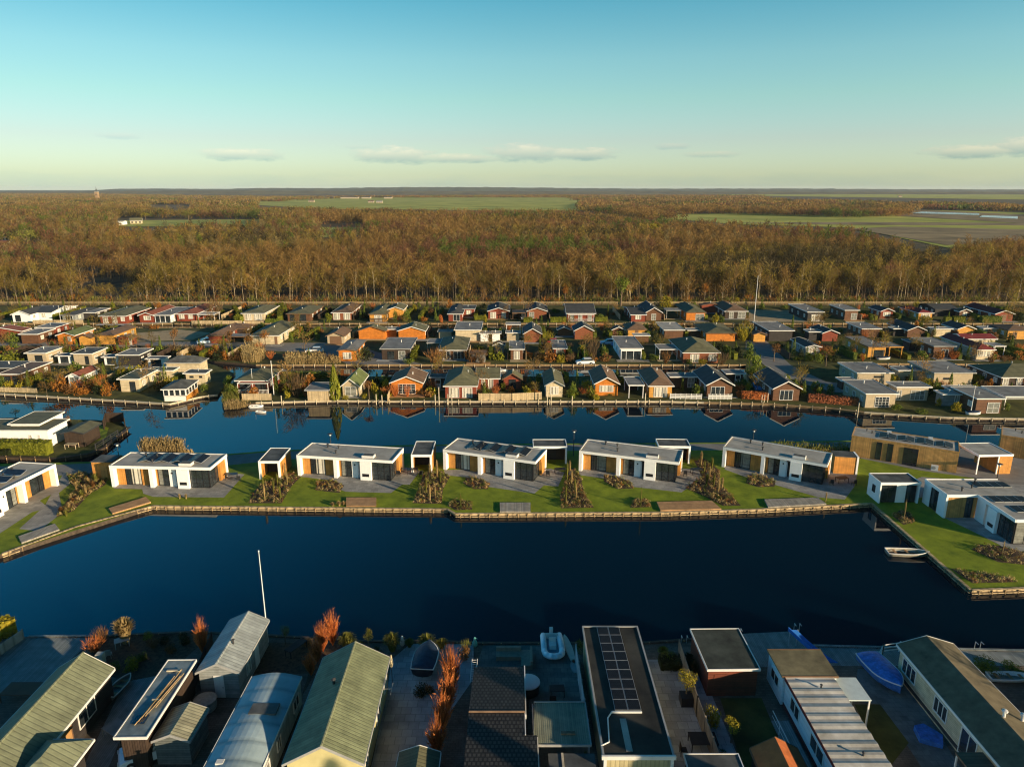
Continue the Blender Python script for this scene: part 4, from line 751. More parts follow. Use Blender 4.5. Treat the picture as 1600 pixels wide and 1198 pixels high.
def bungalow(org, ang, label, panels=0, mirror=False, w=14.3, d=5.2, h=3.1, sky=True):
    root = empty('bungalow', org, ang); tag(root, label, 'bungalow', 'white flat roofed bungalows on the island')
    X = (lambda x: w - x) if mirror else (lambda x: x)
    def B(name, m_, *bx, parent=root):
        mb = MB()
        for b in bx: mb.box(X(b[0]), X(b[1]), *b[2:])
        return mb.build(name, m_, parent)
    B('roof', R_FLB, (.12, w - .12, .12, d - .12, h - .22, h))
    B('fascia', WHT, (0, w, -.02, .12, h - .32, h + .10), (0, w, d - .12, d, h - .32, h + .10), (0, .12, .12, d - .12, h - .323, h + .097), (w - .12, w, .12, d - .12, h - .323, h + .097))
    B('parapet_cap', TRG, (-.02, w + .02, -.04, .14, h + .10, h + .13), (-.02, w + .02, d - .14, d + .02, h + .10, h + .13), (-.02, .14, .14, d - .14, h + .10, h + .127), (w - .14, w + .02, .14, d - .14, h + .10, h + .127))
    B('corner_fin', WHT, (0, .45, 0, 1.1, 0, h - .324)); B('middle_fin', WHT, (5.5, 6.0, .0, .9, 0, h - .324))
    B('back_wall', WHT, (.1, w - .3, d - .35, d - .13, 0, h - .25)); B('wall', DARKW, (.12, .3, 1.1, d - .35, 0, h - .25), (.3, 9.0, 1.25, 1.4, .0, h - .25))
    B('cladding', CEDAR, (.45, 1.6, .85, 1.25, 0, h - .26)); B('cladding', CEDAR, (3.9, 5.49, .85, 1.25, 0, h - .26)); B('cladding', CEDAR, (6.0, 6.35, .85, 1.25, 0, h - .26))
    B('cladding', CEDAR, (w - .45, w - .12, 3.6, d - .4, 0, h - .26), (w - .45, w - .1, 2.9, 3.6, 0, h - .26))
    B('rear_fin', WHT, (w - .46, w, d - .62, d - .12, 0, h - .33))
    B('wall', WHT, (8.0, 8.9, .6, 1.2, 0, h - .26)); 
    ch = B('chimney_block', WHT, (9.5, 11.1, -.12, 1.2, 0, h - .33)); B('log_niche', FRB, (9.8, 10.8, -.14, -.125, .55, 1.0), parent=ch)
    B('door', mat('white blue door', (.62, .64, .64), .5, .03, 2), (8.9, 9.05, .75, 1.0, 0, 2.3)); B('door_recess', DRK, (9.05, 9.49, .95, 1.2, 0, h - .27))
    lam = B('wall_lamp', FRB, (8.4, 8.55, .5, .6, 1.9, 2.1))
    fc0 = face(w, d, 'f'); fc = (lambda u, n, z: fc0(X(u), n, z))
    window(root, fc, 1.62, 3.88, .05, h - .33, FRB, (CUR if not mirror else GLS) if RS.random() < .5 else GLB, cols=2, n0=-.95, name='glazing'); window(root, fc, 1.75, 2.5, .1, h - .45, FRB, GLS, cols=2, rows=3, n0=-.85, name='open_pane')
    window(root, fc, 6.37, 7.98, .05, h - .33, FRB, GLB, cols=2, n0=-.8, name='glazing'); window(root, fc, 7.2, 7.98, .05, h - .35, FRB, GLS, cols=1, rows=4, n0=-.7, name='open_pane')
    window(root, fc, 11.12, w - .5, .03, h - .33, FRB, GLS, cols=3, rows=4, n0=-.35, name='glazing')
    fcr = (lambda u, n, z: (X(w - .5 + n), u, z)); window(root, fcr, .36, 2.88, .03, h - .33, FRB, GLS, cols=3, rows=2, name='glazing')
    # room shell behind the glass
    B('room_wall', GRYW, (11.0, w - .75, 1.6, 1.8, 0, h - .3)); B('sofa', mat('beige upholstery', (.45, .38, .28), .9, .1), (11.5, 13.0, .8, 1.45, 0, .7))
    if sky:
        sk = B('roof_hatch', TRW, (9.6, 11.3, .5, 1.5, h, h + .38)); B('glass', R_FLD if panels else R_FLD, (9.7, 11.2, .6, 1.4, h + .38, h + .41), parent=sk)
    for vx, vy in ((3.1, 3.9), (4.9, 3.6), (5.3, 1.6)):
        m = MB(); m.lathe((X(vx), vy, h), [(.10, 0), (.10, .4), (.17, .42), (.17, .52), (.04, .56)], 8); m.build('vent_pipe', TRD, root)
    for i in range(panels):
        solar(root, X(3.2 + i * 2.3) - (1.15 if mirror else 0), 1.55, 1.15, 2.9, h, .3)
        pv = solar(root, X(4.35 + i * 2.3) - (1.05 if mirror else 0), 1.55, 1.05, 2.9, h, .3, dirx=1)
    return root
bungalow(anchor(170, 727.5, 3.15), R(-3.0), 'first whole white bungalow from the left, with tilted solar panels on its roof', 4)
bungalow(anchor(463, 711, 3.15), R(-9), 'second whole white bungalow from the left, bare roof, standing between the two narrow carports', 0)
bungalow(anchor(692, 702, 3.15), R(-20), 'middle white bungalow carrying solar panels, turned slightly, wide dark carport behind its right end', 4)
bungalow(anchor(905, 704, 3.15), R(-19), 'white bungalow with bare roof right of the lamp post', 0)
bungalow(anchor(1130, 698, 3.15), R(-30), 'most turned white bungalow with bare roof, wooden shed touching its right end', 0)
q = P(86, 725, 3.15); bungalow(Vector((q.x - 1.95, q.y - 14.1, 0)), R(82), 'sunlit white bungalow cut by the left picture edge', 3, mirror=True, d=5.6)
def carport(org, w, d, h, ang, label, tm=WHT, side='both', shed=True):
    root = empty('carport', org, ang); tag(root, label, 'carport', 'carports and sheds beside the bungalows')
    MB().box(.1, w - .1, .1, d - .1, h - .2, h).build('roof', R_FLD, root)
    m = MB(); m.box(0, w, 0, .1, h - .28, h + .08); m.box(0, w, d - .1, d, h - .28, h + .08); m.box(0, .1, .1, d - .1, h - .283, h + .077); m.box(w - .1, w, .1, d - .1, h - .283, h + .077); m.build('fascia', tm, root)
    for x in (0, w - .28): MB().box(x, x + .28, .0, .3, 0, h - .285).build('post', tm, root)
    MB().box(w - .2, w - .02, .3, d - .1, 0, h - .285).build('cladding', CEDAR, root)
    if side == 'both': MB().box(.02, .2, .3, d - .1, 0, h - .285).build('cladding', CEDAR, root)
    if shed: MB().box(.2, w - .2, d * .55, d - .1, 0, h - .29).build('store', DARKW, root); dd = MB().box(w * .3, w * .7, d * .55 - .06, d * .55 - .003, 0, 2.0).build('store_door', DRK, root)
    return root
def ca(px, py): return anchor(px, py, 2.7)
root = empty('shed', ca(142, 721), R(-2)); tag(root, 'small wood clad shed with dark flat roof left of the first whole bungalow', 'shed', 'carports and sheds beside the bungalows')
MB().box(0, 2.9, 0, 2.6, 0, 2.6).build('cladding', CEDAR, root); MB().box(-.05, 2.95, -.05, 2.65, 2.6, 2.72).build('roof', R_FLD, root); MB().box(1.2, 2.2, -.06, -.003, 0, 2.1).build('door', CEDARB, root)
carport(ca(403, 721), 3.0, 5.4, 2.7, 0, 'narrow carport with bright wooden side left of the second whole bungalow')
carport(ca(642, 711), 3.0, 5.8, 2.7, 0, 'narrow white framed carport between second and middle bungalows')
carport(ca(833, 698), 5.1, 3.2, 2.7, 0, 'wide dark carport behind the middle bungalow by the lamp post')
carport(ca(1029, 697), 4.8, 3.2, 2.7, R(-3), 'wide carport behind the right end of the fourth bungalow')
root = empty('shed', ca(1305, 712), R(-10)); tag(root, 'small wood clad shed with white edge at the end of the most turned bungalow', 'shed', 'carports and sheds beside the bungalows')
MB().box(0, 3.0, 0, 2.2, 0, 2.6).build('cladding', CEDAR, root); MB().box(-.05, 3.0, -.05, 2.25, 2.6, 2.72).build('roof', R_FLD, root); MB().box(3.0, 3.25, -.1, 2.2, 0, 2.75).build('fin', WHT, root)
# wood clad bungalow along the lane
def woodbung(org, ang, label, w=14.2, d=5.0, h=3.2, np_=8):
    root = empty('wooden_bungalow', org, ang); tag(root, label, 'bungalow')
    MB().box(0, w, 0, d, 0, h - .1).build('wall', CEDARB, root); MB().box(.08, w - .08, .08, d - .08, h - .1, h).build('roof', R_FLB, root)
    m = MB(); m.box(-.03, w + .03, -.04, .08, h - .1, h + .1); m.box(-.03, w + .03, d - .08, d + .04, h - .1, h + .1); m.box(-.03, .08, .08, d - .08, h - .1, h + .097); m.box(w - .08, w + .03, .08, d - .08, h - .1, h + .097); m.build('parapet', CEDARB, root)
    fc = face(w, d, 'f')
    window(root, fc, 3.5, 4.3, .1, 2.9, FRB, GLS, cols=1); window(root, fc, 5.0, 5.8, .1, 2.9, FRB, GLS, cols=1); window(root, fc, 7.2, 9.1, .05, 2.7, FRB, GLS, cols=3, rows=4, name='glazing')
    m = MB(); m.box(11.0, 11.9, -.5, -.1, 0, .8); a = m.build('heat_pump', TRW, root); m = MB(); m.lathe((0, 0, 0), [(.25, 0), (.25, .02)], 12); g = m.build('fan_grille', TRG, a); g.rotation_euler = (R(90), 0, 0); g.location = (11.35, -.505, .42)
    for x in (4.6, 10.2): MB().box(x, x + .6, 3.9, 4.5, h, h + .35).build('roof_hatch', TRW, root)
    for i in range(np_): solar(root, 3.6 + i * 1.25, 1.2, 1.1, 2.4, h, .22, dirx=1 if i % 2 else -1)
    for i in range(2): m = MB(); m.lathe((1.8 + i * .8, 3.8 - i, h), [(.08, 0), (.08, .35), (.14, .37), (.04, .45)], 8); m.build('vent_pipe', TRD, root)
woodbung(anchor(1331, 681, 3.2), R(-30), 'long wood clad bungalow with solar panels at the right, turned along the lane')
woodbung(anchor(1565, 680, 3.2), R(-34), 'second wood clad bungalow cut by the right picture edge', np_=4)
root = empty('carport', Vector((67.2, 95.9, 0)), R(3)); tag(root, 'white framed carport with wooden store beside the long wood clad bungalow', 'carport')
MB().box(.1, 5.1, .1, 4.9, 2.75, 2.95).build('roof', R_FLB, root); m = MB(); m.box(0, 5.2, 0, .1, 2.7, 3.02); m.box(0, 5.2, 4.9, 5, 2.7, 3.02); m.box(0, .1, .1, 4.9, 2.7, 3.017); m.box(5.1, 5.2, .1, 4.9, 2.7, 3.017); m.build('fascia', WHT, root)
for x in (0, 3.0): MB().box(x, x + .15, 0.0, .15, 0, 2.7).build('post', WHT, root)
MB().box(0, .15, 4.8, 4.95, 0, 2.7).build('post', WHT, root); MB().box(3.15, 5.15, .02, 4.9, 0, 2.7).build('store', CEDAR, root)
# right hand angled bungalow
def angled():
    root = empty('bungalow', Vector((54.2, 0, 0))); tag(root, 'large angled white bungalow with wooden recess at the right edge, roof panels in rows', 'bungalow')
    h = 3.15
    MB().box(.1, 9.5, 81.8, 86.6, h - .2, h).build('roof', R_FLB, root); MB().box(3.9, 12, 74.9, 81.8, h - .2, h - .01).build('roof', R_FLB, root)
    m = MB()
    m.box(0, .12, 81.7, 86.7, h - .3, h + .1); m.box(.12, 9.5, 86.58, 86.7, h - .303, h + .097); m.box(.12, 3.8, 81.68, 81.8, h - .303, h + .097); m.box(3.78, 3.9, 74.8, 81.68, h - .306, h + .094); m.box(3.9, 12, 74.78, 74.9, h - .3, h + .09); m.build('fascia', WHT, root)
    MB().box(.02, .3, 81.8, 83.4, 0, h - .31).build('wall', WHT, root); MB().box(.02, .3, 85.1, 86.6, 0, h - .31).build('wall', WHT, root); MB().box(.3, 9.4, 86.3, 86.57, 0, h - .31).build('back_wall', WHT, root)
    fl = lambda u, n, z: (-n, u, z)
    window(root, fl, 83.42, 85.08, .05, h - .32, FRB, GLS, cols=2, n0=-.15, name='glazing')
    MB().box(.3, 2.6, 81.85, 82.1, 0, h - .31).build('cladding', CEDARB, root); window(root, lambda u, n, z: (u, 81.95 - n, z), 2.62, 3.5, .05, h - .35, FRB, GLS, name='glazing'); MB().box(3.5, 4.3, 81.85, 82.1, 0, h - .31).build('cladding', CEDARB, root)
    MB().box(3.85, 4.2, 80.0, 81.67, 0, h - .31).build('wall', WHT, root); MB().box(3.86, 4.2, 79.2, 79.7, 0, h - .32).build('door', TRW, root)
    cb = MB().box(3.6, 4.4, 77.6, 79.2, 0, h - .33).build('chimney_block', WHT, root); MB().box(3.585, 3.598, 77.9, 78.9, .55, 1.0).build('log_niche', FRB, cb)
    window(root, lambda u, n, z: (4.05 - n, u, z), 75.0, 77.58, .05, h - .33, FRB, GLS, cols=3, rows=4, name='glazing'); window(root, lambda u, n, z: (u, 75.0 - n, z), 4.1, 9.0, .05, h - .33, FRB, GLB, cols=4, rows=3, name='glazing')
    MB().box(4.6, 9.3, 77.2, 77.4, 0, h - .3).build('room_wall', GRYW, root)
    for r0 in ((5.2, 84.0, 4), (4.6, 79.6, 4), (5.4, 76.8, 4)):
        for i in range(r0[2]): solar(root, r0[0] + i * 1.12, r0[1], 1.05, 1.7, h, .02)
    for x, y in ((2.6, 83.0), (4.4, 83.9), (6.0, 85.8)): m = MB(); m.lathe((x, y, h), [(.1, 0), (.1, .4), (.17, .42), (.17, .5), (.04, .55)], 8); m.build('vent_pipe', TRD, root)
angled()
root = empty('garden_house', Vector((48.2, 86.1, 0)), 0); tag(root, 'small white garden house with grey flat roof by the right end of the quay', 'garden house')
MB().box(.1, 5.2, .1, 3.2, 2.7, 2.88).build('roof', R_FLD, root); m = MB(); m.box(0, 5.3, 0, .1, 2.6, 2.96); m.box(0, 5.3, 3.2, 3.3, 2.6, 2.96); m.box(0, .1, .1, 3.2, 2.6, 2.957); m.box(5.2, 5.3, .1, 3.2, 2.6, 2.957); m.build('fascia', WHT, root)
MB().box(.02, .2, .05, 3.2, 0, 2.6).build('wall', WHT, root); MB().box(.2, 5.1, 3.0, 3.18, 0, 2.6).build('back_wall', WHT, root); MB().box(5.0, 5.25, .05, .5, 0, 2.6).build('fin', WHT, root)
fc = lambda u, n, z: (u, .35 - n, z); window(root, fc, .25, 2.3, .05, 2.55, FRB, GLS, cols=2, name='glazing'); MB().box(2.3, 3.6, .3, .5, 0, 2.59).build('wall', WHT, root); window(root, fc, 3.6, 4.9, .05, 2.55, FRB, GLS, cols=2, name='glazing')
window(root, lambda u, n, z: (-n, u, z), 1.2, 1.9, 1.0, 2.0, FRB, GLS, cols=1)
# left island: white bungalow, hedge, dark shed
hw = Vector((0, 0, 0)); q = P(78, 699)
root = empty('bungalow', Vector((q.x - 22, q.y, 0)), 0); tag(root, 'white bungalow with long grey roof behind the clipped hedge on the left island', 'bungalow')
w = 22.0
roofparts(root, 'f', w, 5.2, 2.9, 0, R_OLV, TRW, .3, .3); MB().box(0, w, 0, 5.2, 0, 2.88).build('wall', WHT, root); front_windows(root, w, 2.9, 'W.86-.885 W.93-.945'); 

a_ = P(62, 662, 3.3); b_ = P(93, 644, 3.3); wn = empty('rear_wing', Vector((a_.x - 4.6, a_.y - .2, 0)) - root.location, 0); wn.parent = root
MB().box(0, 4.6, 0, b_.y - a_.y, 0, 3.28).build('wall', WHT, wn); roofparts(wn, 'f', 4.6, b_.y - a_.y, 3.3, 0, R_OLV, TRW, .25, .25)
house(103, 133, 698, 670, 2.4, .35, 'g', DARKW, R_OLV, TRD, '', 'dark boarded shed with grey roof on the left island', None, name='shed', cat='shed', sidewin=False, npipe=0, d=4.5)
def fence(pts, hgt, label, m_, pm=None, name='fence', th=.05, step=2.0, cat='fence', z=0, gap=0):
    """boards along a polyline of ground points, with posts as parts"""
    root = empty(name, Vector(pts[0])); tag(root, label, cat); o = Vector(pts[0]); b = MB()
    for a, c in zip(pts, pts[1:]):
        a = Vector(a) - o; c = Vector(c) - o; d = c - a; L_ = d.length; d.normalize(); n = Vector((-d.y, d.x, 0)) * th / 2
        zs = [(0, hgt)] if not gap else [(hgt * .30, hgt * .38), (hgt * .62, hgt * .70), (hgt * .92, hgt)]
        for z0, z1 in zs:
            vs = [a - n, c - n, c + n, a + n]; b.hexa([v + Vector((0, 0, z + z0)) for v in vs], [v + Vector((0, 0, z + z1)) for v in vs])
        k = max(1, int(L_ / step))
        for i in range(k + 1):
            p = a + d * (L_ * i / k); MB().box(p.x - .06, p.x + .06, p.y - .06, p.y + .06, z - .3, z + hgt + .06).build('post', pm or m_, root)
    b.build('rails' if gap else 'panel', m_, root); return root
G2 = lambda *a: [P(x, y) for x, y in a]
fence(G2((163, 671), (166, 659), (194, 659), (196, 668)), 1.7, 'dark solid garden fence on the tip of the left island', DARKW)
fence(G2((150, 703), (185, 681)), 1.0, 'low railing along the jetty of the left island', TRD, gap=1)
def quay(pts, label, name='retaining_wall', step=1.2, cap=TIMB, post=TIMP, zt=0.0, wide=.28, waling=True, ph=-.04, pr=.07, low=-1.3):
    w = [W2(p) for p in pts]; root = empty(name, w[0]); tag(root, label, 'quay wall'); o = w[0]; c1 = MB(); c2 = MB(); c3 = MB(); n_ = 0
    tot = sum((b - a).length for a, b in zip(w, w[1:])); step = max(step, tot / 95)
    for a, b in zip(w, w[1:]):
        a = a - o; b = b - o; d = b - a; L_ = d.length; d.normalize(); n = Vector((d.y, -d.x, 0))
        if (Vector((0, 0, 0)) - o - a).dot(n) < 0: n = -n
        def bar(mb, n0, n1, z0, z1, trim=0):
            p = [a + d * trim + n * n0, b - d * trim + n * n0, b - d * trim + n * n1, a + d * trim + n * n1]
            if (p[1] - p[0]).cross(p[2] - p[1]).z < 0: p.reverse()
            mb.hexa([v + Vector((0, 0, z0)) for v in p], [v + Vector((0, 0, z1)) for v in p])
        bar(c1, -.05, wide, zt + .03, zt + .09); bar(c2, .01, .12, zt - .24, zt + .028)
        if waling: bar(c3, .12, .22, zt - .44, zt - .34)
        k = max(1, int(L_ / step))
        for i in range(k):
            p = a + d * (L_ * (i + .5) / k) + n * .2; m = MB(); m.tube((p.x, p.y, low), (p.x, p.y, zt + ph), pr, pr, 6); m.build('post', post, root); n_ += 1
    c1.build('cap', cap, root); c2.build('planking', cap, root)
    if waling: c3.build('waling', cap, root)
    return root
quay([(2, 865), (120, 822), (238, 790)], 'pale plank quay wall slanting along the left lawn')
quay([(238, 790), (470, 792.5), (700, 795)], 'straight pale plank quay wall below the first two whole bungalows')
quay([(700, 795), (712, 802)], 'short stepped piece of quay wall in the middle', waling=False)
quay([(712, 802), (1040, 800)], 'pale plank quay wall below the middle bungalow')
quay([(1040, 800), (1190, 795), (1363, 786)], 'pale plank quay wall running to the right corner of the big pond')
quay([(1363, 786), (1518, 921)], 'shaded quay wall going down the right lawn')
quay([(1518, 921), (1600, 918), (1700, 915)], 'pale quay wall at the lower right corner of the right lawn')
PP = mat('pale pole wood', (.55, .46, .32), .8, .15, 3)
quay([(-60, 608), (0, 615), (100, 621), (205, 627), (265, 631)], 'pale boarded bank edge of the left waterside gardens', 'bank_edge', 2.2, PP, PP, .05, .5, False, .25, .07)
quay([(265, 631), (312, 620), (340, 617)], 'bank edge beside the glass pavilion', 'bank_edge', 2.2, PP, PP, .05, .4, False, .25, .07)
quay([(400, 629), (520, 626), (600, 626.5)], 'pale bank edge below the white pole and conifer', 'bank_edge', 2.0, PP, PP, .05, .4, False, .3, .07)
quay([(600, 626.5), (690, 627), (850, 627)], 'landing stage with pale edge below the plank fence and orange gable', 'landing_stage', 2.0, PP, PP, .04, .5, False, .4, .07)
quay([(850, 627), (1040, 627), (1100, 628.5)], 'pale thin landing stage below the golden gable and white porch', 'landing_stage', 2.0, PP, PP, .04, .35, False, .4, .07)
quay([(1100, 628.5), (1200, 631), (1300, 638), (1350, 644)], 'brown bank edge with pale posts below the lone gable', 'bank_edge', 2.0, TIMP, PP, .05, .5, False, .35, .07)
quay([(1350, 644), (1480, 652), (1600, 654), (1700, 655)], 'pale broad landing stage below the tan chalets at the right', 'landing_stage', 2.2, PP, PP, .04, .5, False, .15, .07)
quay([(-200, 512), (400, 512)], 'bank edge of the narrow rear canal, left half', 'bank_edge', 3, TIMP, PP, .03, .1, False, .15, .06)
quay([(-200, 505.4), (400, 505.4), (800, 505.4)], 'far bank edge of the narrow rear canal, left half', 'bank_edge', 3, TIMP, PP, .03, .1, False, .2, .07)
quay([(800, 505.4), (1200, 505.4), (1700, 505.4)], 'far bank edge of the narrow rear canal, right half', 'bank_edge', 3, TIMP, PP, .03, .1, False, .2, .07)
quay([(400, 570), (800, 570), (1165, 570)], 'far bank edge of the canal behind the waterside row', 'bank_edge', 2.5, TIMP, PP, .03, .1, False, .2, .07)
quay([(1345, 568), (1500, 569), (1700, 570)], 'far bank edge of the rear canal at the right', 'bank_edge', 2.5, TIMP, PP, .03, .1, False, .2, .07)
quay([(0, 713), (90, 716), (138, 709), (160, 700), (200, 668)], 'dark bank edge and walkway of the left island', 'bank_edge', 2.0, TIMD, TIMP, .05, .5, False, .2, .07)
quay([(45, 994), (165, 993)], 'front edge of the broad weathered deck', 'deck_edge', 1.6, DECKG, TIMD, .03, .2, False, .0, .07)
quay([(165, 993), (300, 987), (420, 992), (560, 1001), (690, 1001), (740, 1004), (1000, 1004), (1160, 993)], 'dark bank edge of the near gardens', 'bank_edge', 1.6, TIMD, TIMP, .03, .25, False, .1, .07)
quay([(1262, 1008), (1600, 1016), (1660, 1018)], 'edge of the blue grey deck at the right', 'deck_edge', 1.6, DECKG, TIMD, .03, .2, False, .0, .07)
# tall mooring poles and boards at the waterside row
i = 0
for px, py, hh in ((588, 628.5, 1.6), (597, 628.5, 1.4), (680, 628.5, 1.5), (686, 628.5, 3.0), (700, 628.5, 1.6), (706, 628.5, 1.6), (855, 628.5, 2.2), (861, 628.5, 1.8), (894, 628.5, 1.2), (1008, 628.5, 1.8), (1190, 628.5, 1.4), (1194, 628.5, 1.5), (1199, 628.5, 1.8), (440, 628.5, 1.3), (1340, 648, 2.2)):
    p = P(px, py); m = MB(); m.tube((0, 0, -1.3), (0, 0, hh), .09, .08, 8); m.tube((0, 0, hh), (0, 0, hh + .06), .1, .1, 8); o = m.build('mooring_pole', PP); o.location = p; tag(o, 'pale round mooring pole at the edge of the waterside row', 'pole', 'mooring poles along the waterside row')
# fixed decks (stages on the island lawns)
for pts, lb, m_ in (([(541, 792), (541, 779), (588, 779), (588, 792)], 'brown wooden deck on the lawn below the second whole bungalow', DECKW), ([(781, 801), (781, 787), (829, 787), (829, 801)], 'grey wooden deck in the quay wall below the middle bungalow', DECK),
                    ([(1032, 799), (1026, 786), (1112, 784), (1127, 797)], 'wide warm brown deck below the fourth bungalow', DECKW), ([(1200, 794), (1194, 782), (1278, 779), (1291, 789)], 'grey deck below the most turned bungalow', DECK),
                    ([(176, 804), (170, 796), (228, 778), (236, 786)], 'brown plank deck on the slanting quay wall', DECKW), ([(34, 850), (29, 840), (86, 820), (93, 829)], 'grey brown deck on the slanting quay near the leftmost bungalow', DECK)):
    w = [P(*p) for p in pts]; o = w[0]; pl = [Vector(v - o) for v in w]
    if (pl[1] - pl[0]).cross(pl[2] - pl[1]).z < 0: pl.reverse()
    m = MB(); m.slab([(v.x, v.y, .22) for v in pl], .19); ob = m.build('lawn_deck', m_); ob.location = o; tag(ob, lb, 'deck')
# fences of the waterside row
fence(G2((748, 626), (800, 626), (846, 624)), 1.5, 'long pale plank fence on the bank left of the narrow cream chalet', FENW)
fence(G2((379, 625), (424, 625)), 1.3, 'slatted garden fence below the red verandah chalet', FENW)
fence(G2((606, 628), (612, 612)), 1.5, 'slanting board fence left of the orange gable deck', FENW)
fence(G2((0, 612), (58, 614)), 1.0, 'low pale fence at the far left bank', FENW)
def balustrade(a, b, label):
    a = P(*a); b = P(*b); root = empty('balustrade', a, math.atan2(b.y - a.y, b.x - a.x)); tag(root, label, 'balustrade'); L_ = (b - a).length
    for z0, z1 in ((.1, .2), (.3, .52), (.62, .82), (.95, 1.05)): MB().box(0, L_, -.03, .03, z0, z1).build('rail', TRW, root)
    k = 6
    for i in range(k + 1): MB().box(L_ * i / k - .06, L_ * i / k + .06, -.06, .06, 0, 1.15).build('post', TRW, root)
balustrade((1047, 623), (1096, 624), 'white balustrade between the yellow chalet and the white posted gable'); balustrade((1107, 624), (1143, 624), 'white low rail below the brown gable with white corner posts')
fence(G2((52, 505), (130, 505)), 1.0, 'low wooden railing in the last row at the far left', FENW)
fence(G2((300, 506), (378, 506)), 1.0, 'pale plank fence on the rear canal before the orange red roof', FENW); fence(G2((382, 506), (412, 506)), .9, 'pale plank fence on the rear canal before the cream chalet', FENW)
fence([Vector((-260, YF - 1, 0)), Vector((0, YF - 1, 0)), Vector((260, YF - 1, 0))], 1.5, 'long thin fence between the gardens and the wood', FENW, TIMP, step=9, gap=1)
# lamps, poles
def lamp(px, py, ytop, label):
    p = P(px, py); h = zof(p, ytop); root = empty('street_lamp', p); tag(root, label, 'street lamp', 'street lamps along the lane behind the bungalows')
    m = MB(); m.tube((0, 0, 0), (0, 0, h - .35), .07, .05, 8); m.build('pole', TRD, root); m = MB(); m.lathe((0, 0, h - .35), [(.08, 0), (.17, .02), (.17, .22), (.12, .28)], 10); m.build('lantern', TRW, root); m = MB(); m.lathe((0, 0, h - .07), [(.42, 0), (.34, .05), (.06, .12)], 12); m.build('lamp_hat', TRD, root)
lamp(187, 722, 693, 'street lamp standing left of the first whole bungalow'); lamp(518, 712, 677, 'street lamp whose head shows above the second whole bungalow roof'); lamp(896, 712, 672, 'black street lamp between the middle and the fourth bungalows')
lamp(1175, 705, 671, 'street lamp whose head shows above the most turned bungalow'); lamp(1557, 752, 724, 'black street lamp by the wooden store at the right')
def pole(px, py, ytop, label, r=.07, m_=None):
    p = P(px, py); h = zof(p, ytop); root = empty('flagpole', p); tag(root, label, 'flagpole'); m = MB(); m.tube((0, 0, 0), (0, 0, h), r, r * .55, 8); m.build('pole', m_ or TRW, root); m = MB(); m.lathe((0, 0, h), [(r * .6, 0), (r * 1.2, .06), (r * .8, .16)], 8); m.build('finial', TRW, root); return root
pole(419, 1003, 862, 'tall white flagpole beside the far gabled cabin in the foreground', .06); pole(428, 617, 565, 'tall white pole right of the red verandah chalet', .1); pole(1178, 503, 432, 'very tall white flagpole before the wood', .12); pole(396, 612, 577, 'thin pale pole on the roof side of the red verandah chalet', .06)
pole(1516, 648, 604, 'slim white pole by the dark brown box chalet', .08); pole(96, 508, 478, 'thin white pole in the last row at the left', .07); pole(960, 524, 512, 'short white mast left of the golden pyramid roof', .06); pole(1437, 557, 543, 'thin white pole left of the brown flat roofed chalet', .05)
# far buildings
def church():
    p = Vector((-0.5643 * 2500, 2500, 0)); root = empty('church_tower', p); tag(root, 'brick church tower with slim dark spire on the left skyline', 'church tower')
    MB().box(-5, 5, -5, 5, 0, 27).build('tower', mat('ochre brick', (.30, .19, .10), .9, .1, .3), root); m = MB(); m.box(-5.4, 5.4, -5.4, 5.4, 22.5, 23.3); m.box(-5.4, 5.4, -5.4, 5.4, 27, 28); m.build('cornice', CONC, root)
    for x in (-2.4, 1.0): MB().box(x, x + 1.6, -5.1, -5.003, 16, 21).build('belfry_opening', DRK, root)
    m = MB(); m.lathe((0, 0, 28), [(4.2, 0), (2.4, 3), (2.2, 7), (1.1, 8), (.25, 16), (.1, 19)], 8); m.build('spire', R_SLT, root)
church()
def farhouse(px, py, w, d, h, rh, ang, wm, rm, label, kind='x'):
    p = P(px, py); root = empty('farmhouse', p, R(ang)); tag(root, label, 'farmhouse'); k = kind
    walls(root, k, w, d, h, rh, wm); roofparts(root, k, w, d, h, rh, rm, TRW, .4, .4, .2)
    fc = face(w, d, 'f')
    for i in range(3): window(root, fc, w * (i + .25) / 3, w * (i + .75) / 3, 1, 2.6, FRB, GLS, cols=1, t=.15)
farhouse(204, 350, 12, 8, 3.5, 3, 20, CRM, R_OLV, 'white farmhouse with grey roof in the clearing left of centre')
farhouse(100, 347, 9, 8, 4, 3, 0, WHT, R_BRN, 'small white house between bare trees at the left'); farhouse(90, 352, 8, 8, 3, 2, 10, WHT, R_RED, 'low white house beside the small white one')
farhouse(124, 352, 34, 12, 3.5, 1.2, 8, WHT, R_FLT, 'long low barn with grey roof left of the white farmhouse', 'x'); farhouse(160, 352, 22, 12, 3.5, 1.0, 8, WHT, R_FLB, 'second low barn with pale roof beside the farmhouse')
farhouse(-8, 391, 10, 9, 3, 3, -20, BRN, R_RED, 'brown house with steep red roof at the left picture edge'); farhouse(-2, 377, 8, 7, 3.5, 2, 0, WHT, R_FLT, 'grey roofed white house at the left edge among trees')
for i, (px, w, lb) in enumerate(((505, 40, 'long white greenhouse block, leftmost of the far row'), (532, 70, 'longest white greenhouse of the far row'), (565, 34, 'white barn in the middle of the far row'), (600, 30, 'last white barn on the right of the far row'))):
    p = P(px, 310.5); root = empty('barn', p); tag(root, lb, 'barn', 'white barns in the far meadow'); walls(root, 'x', w, 22, 4, 3, TAN); roofparts(root, 'x', w, 22, 4, 3, R_FLD, TRW, .5, .5, .3)
